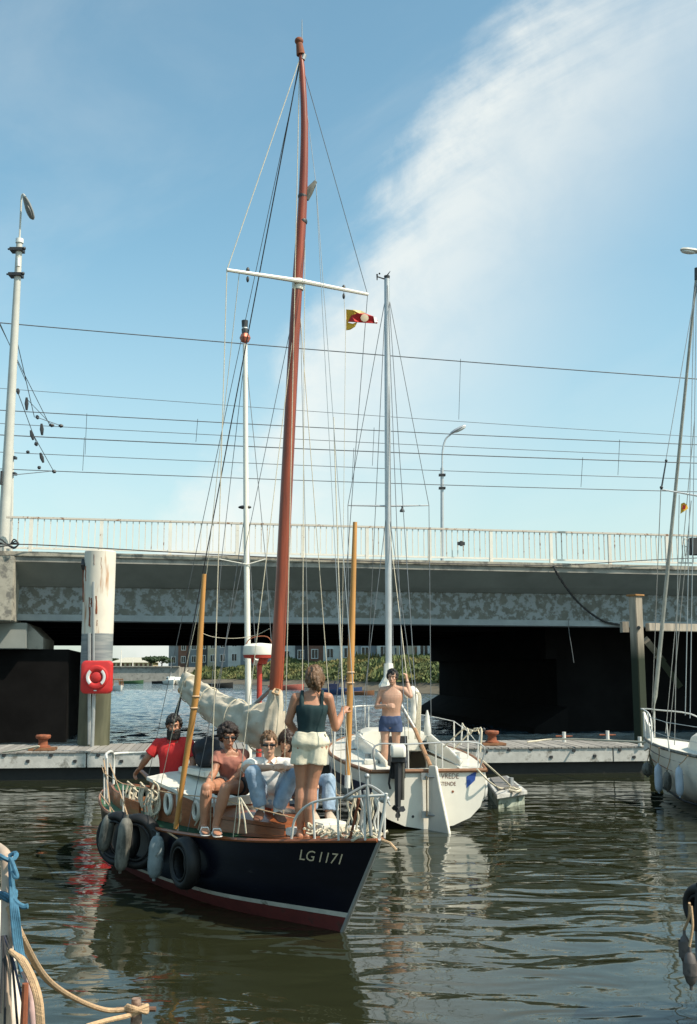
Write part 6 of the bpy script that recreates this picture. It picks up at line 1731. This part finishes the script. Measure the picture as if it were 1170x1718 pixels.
mb = MB(); torso(mb, p['hip'], p['neck'], lat, lat, WF, DF, .0, .33, .018)
for s_, kn in ((-1, 'lk'), (1, 'rk')):
    hj = p['hip'] + lat * s_ * .078 - ZUP * .03; e = lerp(hj, p[kn], .46); mb.tube([hj + ZUP * .05, lerp(hj, e, .5), e], [.100, .107, .108], 18)
    mb.ell(hj - fwd * .022 + ZUP * .01 - lat * s_ * .02, (.105, .10, .11), nu=14, nv=9)
remesh(mb, .008, 'shorts', mat('cream cotton shorts', (.66, .60, .46), .9, var=.06, bump=.3, bscale=50), person, 2, fold(.010, 10, 9))
MB().tube([lerp(p['le'], p['lw'], .9) + V((math.cos(a) * .029, math.sin(a) * .029, 0)) for a in [k * math.pi / 6 for k in range(12)]], .004, 5, closed=True).build('bracelet', rope_tan, body)


def person_common(label, loc, sk_m, p, lat, lath, fwd, W, Dp, hands, hc, hf, hu=ZUP, male=True, sz=1., legs=True, feet=None, lean=None, arm=1., vox=.006, footd=None):
    t = thing('person', loc, label, 'person'); mb = MB(); torso(mb, p['hip'], p['neck'], lath, lat, W, Dp, lean=lean)
    for s_, sh, el, wr in ((-1, 'ls', 'le', 'lw'), (1, 'rs', 're', 'rw')):
        limb(mb, lerp(p['neck'], p[sh], .15) - ZUP * .01, p[sh], [.055, .05, .055]); limb(mb, p[sh], p[el], [r_ * arm for r_ in (.056, .053, .046, .042)]); limb(mb, p[el], p[wr], [r_ * arm for r_ in (.042, .044, .036, .028)])
    if legs:
        for s_, kn, an_ in ((-1, 'lk', 'la'), (1, 'rk', 'ra')):
            hj = p['hip'] + lath * s_ * .085 - ZUP * .02
            limb(mb, hj, p[kn], [.092, .088, .074, .062, .056]); limb(mb, p[kn], p[an_], [.056, .060, .055, .042, .036])
            if feet is not None: foot(mb, p[an_], footd or fwd, sole=feet[0 if s_ < 0 else 1])
    for (wr, d, pn, sd_, cu) in hands: hand(mb, p[wr], d, pn, sd_, cu)
    s3_, f3, u3 = orth(hf, hu); limb(mb, p['neck'] - ZUP * .02, V(hc) - u3 * .05 - f3 * .015, [.053, .05, .05] if male else [.046, .044, .045])
    P, m3 = head(mb, hc, hf, hu, sz, male)
    b = remesh(mb, vox, 'body', sk_m, t, 2); return t, b, P, m3


# image left = 'l', image right = 'r'
# --- seated man in white shirt and jeans
Y = 10.72
p = dict(hip=at(455, 1334, Y), neck=at(453, 1276, Y - .08), ls=at(423, 1283, Y - .08), rs=at(483, 1283, Y - .06), le=at(414, 1290, Y - .30), lw=at(455, 1288, Y - .44), re=at(497, 1293, Y - .28), rw=at(482, 1289, Y - .42),
         lk=at(424, 1296, Y - .42), rk=at(490, 1302, Y - .40), la=at(437, 1355, Y - .36), ra=at(466, 1358, Y - .33))
lat = (p['rs'] - p['ls']).normalized(); fwd = V((lat.y, -lat.x, 0)).normalized()
m2b, body, P, m3 = person_common('man sitting cross armed in white shirt and pale jeans, dark sunglasses, in front of mast', V((p['hip'].x, p['hip'].y, .9)), sk_fair, p, lat, lat, fwd, WM, DM,
    [('lw', p['lw'] - p['le'] + V((.02, 0, -.03)), V((0, .6, -.6)), 1, .4), ('rw', p['rw'] - p['re'] + V((-.05, 0, .02)), V((0, .5, -.6)), -1, .5)],
    at(451, 1249, Y - .10), V((.10, -1, -.05)), legs=True, feet=None)
face_parts(P, m3, body, 1, glasses=True)
hm = mat('mid brown hair', (.12, .065, .030), .6, var=.35, vscale=30, bump=.6, bscale=60)
P2 = lambda x, y, z: P(x * .93, y * .97, z * .97 + .002)
remesh(hair(P2, m3, body, hm, n=150, down=.030, low=-.01, front=.066, seed=5, top=.012, r=.009), .006, 'hair', hm, body, 2, fold(.003, 50, 3))
shirt_w = mat('white cotton shirt', (.72, .70, .66), .9, var=.04, bump=.2, bscale=30)
mb = MB(); torso(mb, p['hip'], p['neck'], lat, lat, WM, DM, .10, .97, .016)
for sh, el in (('ls', 'le'), ('rs', 're')):
    limb(mb, lerp(p['neck'], p[sh], .5), p[sh], [.062, .066]); mb.tube([p[sh], lerp(p[sh], p[el], .5), lerp(p[sh], p[el], .80)], [.070, .072, .070], 14); mb.ell(p[sh], .07)
mb.ell(lerp(p['hip'], p['neck'], .4) + fwd * .08, (.16, .08, .13))
remesh(mb, .008, 'shirt', shirt_w, m2b, 2, fold(.013, 8, 4))
for s_ in (-1, 1): MB().loft([[p['neck'] + lat * (s_ * x) + fwd * y + ZUP * z for x, y, z in ((.055, .02, .03), (.075, .0, .0), (.04, .085, -.03), (.012, .075, .0))], [p['neck'] + lat * (s_ * x) + fwd * (y + .008) + ZUP * (z + .006) for x, y, z in ((.055, .02, .03), (.075, .0, .0), (.04, .085, -.03), (.012, .075, .0))]]).build('collar', shirt_w, m2b)
mb = MB(); torso(mb, p['hip'], p['neck'], lat, lat, WM, DM, .0, .22, .014)
for s_, kn, an_ in ((-1, 'lk', 'la'), (1, 'rk', 'ra')):
    hj = p['hip'] + lat * s_ * .09 - ZUP * .01; limb(mb, hj, p[kn], [.105, .102, .090, .082, .078]); mb.tube([p[kn], lerp(p[kn], p[an_], .5), lerp(p[kn], p[an_], .93)], [.078, .076, .066], 16)
remesh(mb, .008, 'jeans', denim, m2b, 2, fold(.012, 11, 7))
for i, (an_, dx) in enumerate((('la', -.05), ('ra', .35))):
    z = p[an_].z - .10; foot_shape('shoe', mat('brown leather shoe', (.14, .06, .035), .5), m2b, p[an_], V((dx, -1, 0)), z)
    MB().cyl(p[an_] + ZUP * .03, p[an_] - ZUP * .05, .043, .043, 12).build('sock', white_plastic, m2b)

# --- curly haired woman in brownish pink top
Y = 10.98
p = dict(hip=at(394, 1314, Y), neck=at(386, 1262, Y - .06), ls=at(366, 1268, Y - .10), rs=at(408, 1267, Y - .02), le=at(360, 1295, Y - .20), lw=at(348, 1315, Y - .38), re=at(403, 1298, Y - .16), rw=at(384, 1315, Y - .36),
         lk=at(347, 1322, Y - .42), rk=at(379, 1322, Y - .50), la=at(342, 1382, Y - .38), ra=at(362, 1385, Y - .46))
lat = (p['rs'] - p['ls']).normalized(); fwd = V((lat.y, -lat.x, 0)).normalized(); lath = V((.85, -.1, 0)).normalized()
zf = p['la'].z - .075
m3b, body, P, m3 = person_common('woman with dark curly hair and sunglasses sitting with hands on knees, brownish pink top', V((p['hip'].x, p['hip'].y, 1.0)), sk_tan, p, lat, lath, fwd, WF, DF,
    [('lw', p['lk'] - p['lw'] + V((-.0, -.1, -.05)), V((0, .2, -1)), 1, .55), ('rw', p['rk'] - p['rw'] + V((-.03, -.1, -.05)), V((0, .2, -1)), -1, .55)],
    at(383, 1237, Y - .08), V((.35, -1, -.03)), male=False, sz=.98, feet=(zf, zf), arm=.88, footd=V((.3, -1, 0)))
face_parts(P, m3, body, .98, glasses=True)
hm = mat('dark curly hair', (.018, .010, .008), .6, var=.4, vscale=40, bump=.8, bscale=80)
remesh(hair(P, m3, body, hm, n=230, curl=.22, low=-.09, front=.055, seed=8, r=.020, top=.02), .007, 'hair', hm, body, 0, fold(.008, 55, 3))
mb = MB(); torso(mb, p['hip'], p['neck'], lath, lat, WF, DF, .12, .92, .014)
for sh, el in (('ls', 'le'), ('rs', 're')):
    limb(mb, lerp(p['neck'], p[sh], .5), p[sh], [.05, .056]); mb.tube([p[sh], lerp(p[sh], p[el], .55)], [.060, .064], 14); mb.ell(p[sh], .06)
mb.ell(lerp(p['hip'], p['neck'], .68) + fwd * .075, (.10, .05, .06))
remesh(mb, .008, 'blouse', mat('brownish pink blouse', (.33, .13, .095), .85, var=.15), m3b, 2, fold(.012, 10, 14))
mb = MB(); torso(mb, p['hip'], p['neck'], lath, lath, WF, DF, .0, .25, .012)
for s_, kn in ((-1, 'lk'), (1, 'rk')):
    hj = p['hip'] + lath * s_ * .085 - ZUP * .02; limb(mb, hj, lerp(hj, p[kn], .38), [.102, .100, .098], ends=False); mb.ell(hj, .10)
remesh(mb, .008, 'shorts', black_cloth, m3b, 2, fold(.006, 12, 1))
MB().tube([p['rw'] + V((math.cos(a) * .030, .01 * math.sin(a), math.sin(a) * .030)) for a in [k * math.pi / 6 for k in range(12)]], .006, 6, closed=True).build('wristwatch', rust, body)
for an_ in ('la', 'ra'):
    mb = MB(); foot(mb, p[an_], V((.3, -1, 0)), L_=.25, w=.046, h=.006, sole=zf - .012)
    mb.tube([V((p[an_].x, p[an_].y, zf)) + V((.3, -1, 0)).normalized() * .08 + V((x, 0, z)) for x, z in ((-.048, 0), (-.03, .05), (.03, .05), (.048, 0))], .008, 6); mb.build('sandal', white_plastic, m3b)

# --- bearded man in red polo shirt, standing in the cockpit
Y = 12.6
p = dict(hip=at(291, 1303, Y), neck=at(293, 1242, Y), ls=at(266, 1249, Y + .04), rs=at(317, 1249, Y - .06), le=at(247, 1272, Y + .02), lw=at(235, 1289, Y + .12), re=at(325, 1277, Y - .10), rw=at(320, 1299, Y - .22))
lat = (p['rs'] - p['ls']).normalized(); fwd = V((lat.y, -lat.x, 0)).normalized()
for s_, k in ((-1, 'l'), (1, 'r')):
    p[k + 'k'] = p['hip'] + lat * s_ * .10 - ZUP * .45 + fwd * .05; p[k + 'a'] = p['hip'] + lat * s_ * .11 - ZUP * .84
zf = p['la'].z - .075
m4, body, P, m3 = person_common('dark bearded man in red polo shirt standing in the cockpit, one hand on stern rail', V((p['hip'].x, p['hip'].y, zf)), sk_tan, p, lat, lat, fwd, WM, DM,
    [('lw', V((-.5, 0, -.6)), V((0, -.3, -1)), 1, .9), ('rw', V((-.3, -.5, -.5)), V((0, 0, -1)), -1, .5)], at(292, 1218, Y - .02), V((.12, -1, -.08)), feet=(zf, zf))
face_parts(P, m3, body, 1, brow=print_black)
hm = mat('black hair', (.010, .008, .007), .6, var=.4, vscale=40, bump=.6)
remesh(hair(P, m3, body, hm, n=170, down=.03, low=-.06, front=.055, seed=15, top=.012), .006, 'hair', hm, body, 1, fold(.004, 50, 3))
mb = MB(); g = random.Random(4)
for k in range(170):
    a = g.uniform(-1.5, 1.5); z = g.uniform(-.140, -.040); x = math.sin(a) * .068; y = .018 + math.cos(a) * .066
    if abs(x) < .022 and z > -.075: continue
    mb.ell(P(x, y, z), (.014, .014, .018), nu=8, nv=6)
for x in (-.02, -.01, 0, .01, .02): mb.ell(P(x, .094, -.049 - abs(x) * .2), (.009, .007, .006), nu=8, nv=5)
remesh(mb, .006, 'beard', hm, body, 1, fold(.005, 60, 3))
redc = mat('red cotton polo', (.58, .028, .028), .9, var=.08, bump=.25, bscale=60)
mb = MB(); torso(mb, p['hip'], p['neck'], lat, lat, WM, DM, .12, .96, .018)
for sh, el in (('ls', 'le'), ('rs', 're')):
    limb(mb, lerp(p['neck'], p[sh], .5), p[sh], [.062, .066]); mb.tube([p[sh], lerp(p[sh], p[el], .75)], [.068, .070], 14); mb.ell(p[sh], .068)
remesh(mb, .008, 'polo_shirt', redc, m4, 2, fold(.011, 8, 24))
MB().tube([p['neck'] + lat * (math.cos(a) * .068) + fwd * (math.sin(a) * .062 + .01) + ZUP * (.012 - .02 * math.sin(a)) for a in [k * math.pi / 8 for k in range(16)]], .014, 8, closed=True).build('collar', redc, m4)
mb = MB(); torso(mb, p['hip'], p['neck'], lat, lat, WM, DM, .0, .20, .012)
for s_, kn, an_ in ((-1, 'lk', 'la'), (1, 'rk', 'ra')):
    hj = p['hip'] + lat * s_ * .085 - ZUP * .02; limb(mb, hj, p[kn], [.102, .098, .085, .075]); mb.tube([p[kn], p[an_]], [.075, .062], 14)
tr4 = remesh(mb, .01, 'trousers', mat('off white trousers', (.6, .57, .5), .9), m4, 2, fold(.008, 10, 2))
mb = MB(); torso(mb, p['hip'], p['neck'], lat, lat, WM, DM, .15, .19, .021); mb.build('belt', print_black, m4)

# --- dark haired girl half hidden behind the standing woman
Y = 11.12
p = dict(hip=at(505, 1322, Y), neck=at(486, 1266, Y - .18), ls=at(471, 1271, Y + .04), rs=at(505, 1272, Y - .08), le=at(470, 1302, Y - .05), lw=at(490, 1312, Y - .28), re=at(518, 1300, Y - .20), rw=at(524, 1312, Y - .40),
         lk=at(522, 1306, Y - .44), rk=at(552, 1309, Y - .42), la=at(524, 1358, Y - .50), ra=at(552, 1360, Y - .52))
lat = (p['rs'] - p['ls']).normalized(); fwd = V((lat.y, -lat.x, 0)).normalized()
m5, body, P, m3 = person_common('dark haired girl in pale pink top and jeans sitting half hidden behind the standing woman', V((p['hip'].x, p['hip'].y, 1.0)), sk_fair, p, lat, lat, fwd, [x * .88 for x in WF], [x * .9 for x in DF],
    [('lw', V((.3, -.6, -.1)), V((0, 0, -1)), 1, .5), ('rw', V((.2, -.6, -.1)), V((0, 0, -1)), -1, .5)], at(481.5, 1244, Y - .30), V((-.10, -1, -.05)), hu=V((.22, 0, 1)), male=False, sz=.95, arm=.8)
face_parts(P, m3, body, .95, brow=print_black)
hm = mat('dark brown hair', (.030, .016, .012), .5, var=.4, vscale=40, bump=.6)
remesh(hair(P, m3, body, hm, n=220, down=.07, low=-.06, front=.040, seed=25), .006, 'hair', hm, body, 1, fold(.004, 50, 3))
mb = MB(); torso(mb, p['hip'], p['neck'], lat, lat, [x * .88 for x in WF], [x * .9 for x in DF], .10, .94, .014)
for sh, el in (('ls', 'le'), ('rs', 're')):
    limb(mb, lerp(p['neck'], p[sh], .5), p[sh], [.05, .055]); mb.tube([p[sh], lerp(p[sh], p[el], .6)], [.056, .060], 12); mb.ell(p[sh], .056)
remesh(mb, .008, 'top', mat('pale pink top', (.62, .42, .38), .9, var=.15), m5, 2, fold(.01, 10, 34))
mb = MB(); torso(mb, p['hip'], p['neck'], lat, lat, [x * .9 for x in WF], [x * .9 for x in DF], .0, .22, .014)
for s_, kn, an_ in ((-1, 'lk', 'la'), (1, 'rk', 'ra')):
    hj = p['hip'] + lat * s_ * .09 - ZUP * .01; limb(mb, hj, p[kn], [.10, .096, .084, .074]); mb.tube([p[kn], lerp(p[kn], p[an_], .5), p[an_]], [.074, .070, .062], 16)
remesh(mb, .008, 'jeans', denim, m5, 2, fold(.012, 11, 47))
for an_ in ('la', 'ra'): foot_shape('shoe', mat('pale canvas shoe', (.45, .36, .28), .8), m5, p[an_], V((.25, -1, 0)), p[an_].z - .09, .25)

# --- bare chested man in blue shorts standing in the white yacht
Y = 16.95
p = dict(hip=at(655.5, 1211, Y), neck=at(660, 1153, Y), ls=at(640.5, 1158, Y + .02), rs=at(679, 1158, Y - .04), le=at(632, 1186, Y + .02), lw=at(649, 1184, Y - .22), re=at(689, 1168, Y - .10), rw=at(683, 1141, Y + .02),
         lk=at(646, 1252, Y - .03), rk=at(665, 1251, Y), la=at(644, 1293, Y), ra=at(665, 1294, Y + .05))
lat = (p['rs'] - p['ls']).normalized(); fwd = V((lat.y, -lat.x, 0)).normalized(); zf = p['la'].z - .075
m6, body, P, m3 = person_common('bare chested man in blue shorts standing in the white yacht, one hand on the rigging', V((p['hip'].x, p['hip'].y, zf)), sk_pale, p, lat, lat, fwd, WM, DM,
    [('lw', V((.8, -.25, .02)), V((0, .8, -.2)), -1, .8), ('rw', V((-.12, .02, 1)), V((-.8, .4, 0)), -1, 1.1)], at(658.5, 1136.5, Y - .02), V((-.18, -1, -.06)), feet=(zf, zf), arm=.92)
face_parts(P, m3, body, 1, brow=print_black)
hm = mat('black hair', (.010, .008, .007))
remesh(hair(P, m3, body, hm, n=140, down=.025, low=-.03, front=.062, seed=45, top=.012), .007, 'hair', hm, body, 1, fold(.004, 50, 3))
mb = MB(); torso(mb, p['hip'], p['neck'], lat, lat, WM, DM, .02, .30, .012)
for s_, kn in ((-1, 'lk'), (1, 'rk')):
    hj = p['hip'] + lat * s_ * .085 - ZUP * .02; mb.tube([hj + ZUP * .03, lerp(hj, p[kn], .38)], [.100, .108], 18)
remesh(mb, .01, 'shorts', mat('blue swim shorts', (.040, .065, .14), .8, var=.2), m6, 2, fold(.01, 10, 12))
MB().tube([lerp(p['rw'], p['re'], .12) + V((math.cos(a) * .032, math.sin(a) * .032, 0)) for a in [k * math.pi / 6 for k in range(12)]], .009, 6, closed=True).build('wristwatch', print_black, body)
# the sandal left on the rail and the stay the woman holds
# ------------------------------------------------------------------ foreground boat at the lower left
fgb = thing('foreground_boat', at(-30, 1650, 3.6), 'white foreground boat of which rail, post and canvas show at lower left', 'boat')
Y6 = 3.6
fb_c = at(-60, 1700, Y6)
rings = []
for (x0, x1, y, Y) in ((-220, 8, 1470, 3.9), (-220, 24, 1560, 3.75), (-220, 44, 1700, 3.6), (-220, 58, 1850, 3.55)):
    a = at(x0, y, Y); b = at(x1, y, Y); rings.append([a, lerp(a, b, .6) + V((0, -.05, 0)), b, b + V((-.75, .9, 0)), a + V((-.6, .9, 0))])
hl = remesh(MB().loft(rings), .02, 'canvas_cover', mat('white boat canvas', (.60, .53, .45), .8, var=.1, bump=.3, bscale=8), fgb, 3, lambda p: .022 * noise.noise(V((p.x * 6, p.y * 6, p.z * 2.2))))
MB().tube(arc([at(-4, 1424, 3.7), at(9, 1437, 3.62), at(13, 1470, 3.6), at(12, 1560, 3.55), at(8, 1640, 3.5), at(10, 1730, 3.5)], 6), .021, 12).build('rail_post', mat('cream painted post', (.50, .38, .29), .5, var=.2, col2=(.25, .14, .08), thr=(.6, .7), tscale=14), fgb)
MB().tube([at(-20, 1410, 3.75), at(16, 1440, 3.62)], .016, 10).build('top_rail', fender_white, fgb)
MB().tube(arc([at(38, 1630, 3.45), at(46, 1650, 3.45), at(54, 1690, 3.46), at(60, 1740, 3.46)], 5), [.006] * 5 + [.010] * 5 + [.016] * 6, 10).build('pink_hem', mat('pinkish canvas', (.55, .38, .36), .8), fgb)
MB().cyl(at(43, 1650, 3.40), at(40, 1725, 3.4), .010, .012, 8).build('red_stick', rust, fgb)


def rope(pts, r, m, lab=None, nm='rope', par=None, n=8):
    o = MB().tube(arc(pts, 7), r, n).build(nm, m, par)
    if lab: tag(o, lab, 'rope')
    return o


br = thing('blue_ropes', at(20, 1440, 3.55), 'bunch of blue ropes knotted round the post at lower left', 'ropes')
for k in range(5):
    rope([at(15 + k * .9, 1438, 3.56), at(17 + k * 1.9, 1480 + k * 3, 3.53 + .01 * k), at(19 + k * 3.0, 1530, 3.5), at(25 + k * 3.2, 1590, 3.48 + .01 * k), at(38 + k * 2.6, 1640, 3.47)], .0042, rope_blue, None, 'strand', br)
rope([at(18, 1440, 3.54), at(23, 1452, 3.53), at(29, 1470, 3.52), at(25, 1471, 3.52), at(22, 1462, 3.53)], .007, rope_blue, None, 'strand', br)
for y, rr in ((1438, .026), (1500, .027), (1505, .027), (1437, .03)):
    c = at(12.5, y, 3.58); MB().tube([c + V((math.cos(q) * rr, math.sin(q) * rr, .008 * math.sin(q * 2))) for q in [k * math.pi / 8 for k in range(16)]], .007, 6, closed=True).build('knot', rope_blue, br)
rope([at(18, 1503, 3.53), at(30, 1516, 3.52), at(40, 1521, 3.52), at(47, 1520, 3.52)], .009, rope_blue, None, 'strand', br)
rope([at(-5, 1500, 3.6), at(6, 1499, 3.57), at(18, 1506, 3.54)], .008, rope_blue, None, 'strand', br)
for x0, x1, y1 in ((4, 8, 1730), (8, 30, 1725), (6, 42, 1700), (2, 0, 1700)):
    rope([at(x0 + 2, 1570, 3.5), at(lerp(x0, x1, .4) + 4, 1620, 3.46), at(x1, y1, 3.42)], .004, rope_dark if x0 != 6 else navy_stripe, None, 'thin_line', br)
tr_ = thing('tan_ropes', at(30, 1600, 3.45), 'loose tan ropes hanging over the white canvas at lower left', 'ropes')
for k in range(3):
    rope([at(17 + k * 4, 1595 + k * 3, 3.46), at(35 + k * 3, 1612, 3.44), at(52 + k * 3, 1645, 3.42), at(62 + k * 3, 1680, 3.4), at(66 + k * 3, 1730, 3.4)], .0085, rope_tan, None, 'strand', tr_)
# cleat on its submerged pile and the mooring rope running to it
Yc = 5.6
cc_ = at(229, 1698, Yc)
ct = thing('mooring_post', at(229, 1760, Yc), 'small rusty mooring post with cross bar at the bottom of the photo', 'post')
MB().tube([at(229, 1675, Yc), at(229, 1697, Yc), at(228, 1800, Yc)], [.024, .028, .032], 10).build('post', mat('pale flaking rusty post', (.30, .20, .15), .8, var=.4, vscale=30, col2=(.10, .05, .03), thr=(.45, .6), tscale=25), ct)
MB().tube([at(196, 1694, Yc), at(229, 1693, Yc), at(262, 1693, Yc)], .013, 8).build('cross_bar', mat('brown rusted bar', (.14, .075, .05), .8), ct)
rope([at(16, 1520, 3.55), at(38, 1575, 3.56), at(70, 1632, 4.1), at(100, 1660, 4.7), at(140, 1682, 5.2), at(175, 1694, 5.5), at(200, 1695, Yc - .05), at(226, 1692, Yc - .06)], .0125, rope_tan, 'tan mooring rope sagging from lower left boat to the small rusty post', 'mooring_rope')
mb = MB(); 
for k in range(3):
    mb.tube(arc([at(214, 1688 + k * 3, Yc - .05), at(226, 1692 + k * 2, Yc - .09), at(246, 1698 - k * 5, Yc - .05), at(240, 1687 + k, Yc + .05), at(218, 1696, Yc + .04), at(213, 1690 + k * 2, Yc - .04)], 5), .0125, 7)
tag(mb.build('rope_turns', rope_tan), 'turns of tan rope wound round the small rusty mooring post', 'rope')
rope([at(234, 1697, Yc - .07), at(212, 1705, Yc - .1), at(180, 1712, Yc - .2), at(145, 1722, Yc - .3)], .012, rope_tan, 'tan rope end leading away at the very bottom of the photo', 'rope_end')
# fenders and tyre edge of a boat just outside the right edge
g6 = 'fenders at the lower right edge'
Y7 = 6.2
def mat_brown(): return mat('brown scuffed fender', (.10, .085, .08), .6, var=.3, vscale=8, col2=(.045, .04, .04), thr=(.55, .65), tscale=7)
fender2(1148, 1560, 1624, Y7 + .15, 10, mat_brown(), 'brown grey fender at lower right edge, the farther left one', g6, at(1157, 1515, Y7))
fender2(1157, 1588, 1661, Y7, 12, mat_brown(), 'brown grey fender at lower right edge, the lower nearer one', g6, at(1160, 1520, Y7))
c = at(1180, 1522, Y7 + .1); tyre(c, (-.9, -.4, 0), .10, .055, 'dark rounded tyre edge at the right border above the fenders')
hb = thing('edge_boat', at(1215, 1600, Y7 + .6), 'dark grey boat side just showing at the lower right edge', 'boat')
q = []
for y, Y, x in ((1480, Y7 + .1, 1172), (1560, Y7 + .1, 1166), (1640, Y7 + .15, 1168)):
    a = at(x, y, Y); q.append([a, a + V((3, -.6, 0)), a + V((3, 1.2, 0)), a + V((.5, 1.2, 0))])
q.append([V((p.x + .1, p.y, -.2)) for p in q[-1]])
MB().loft(q).build('hull', mat('grey blue hull', (.09, .11, .13), .4), hb)
MB().tube([r[0] + V((-.0, -.02, 0)) for r in q[:2]], .02, 8).build('rub_rail', rubber, hb)
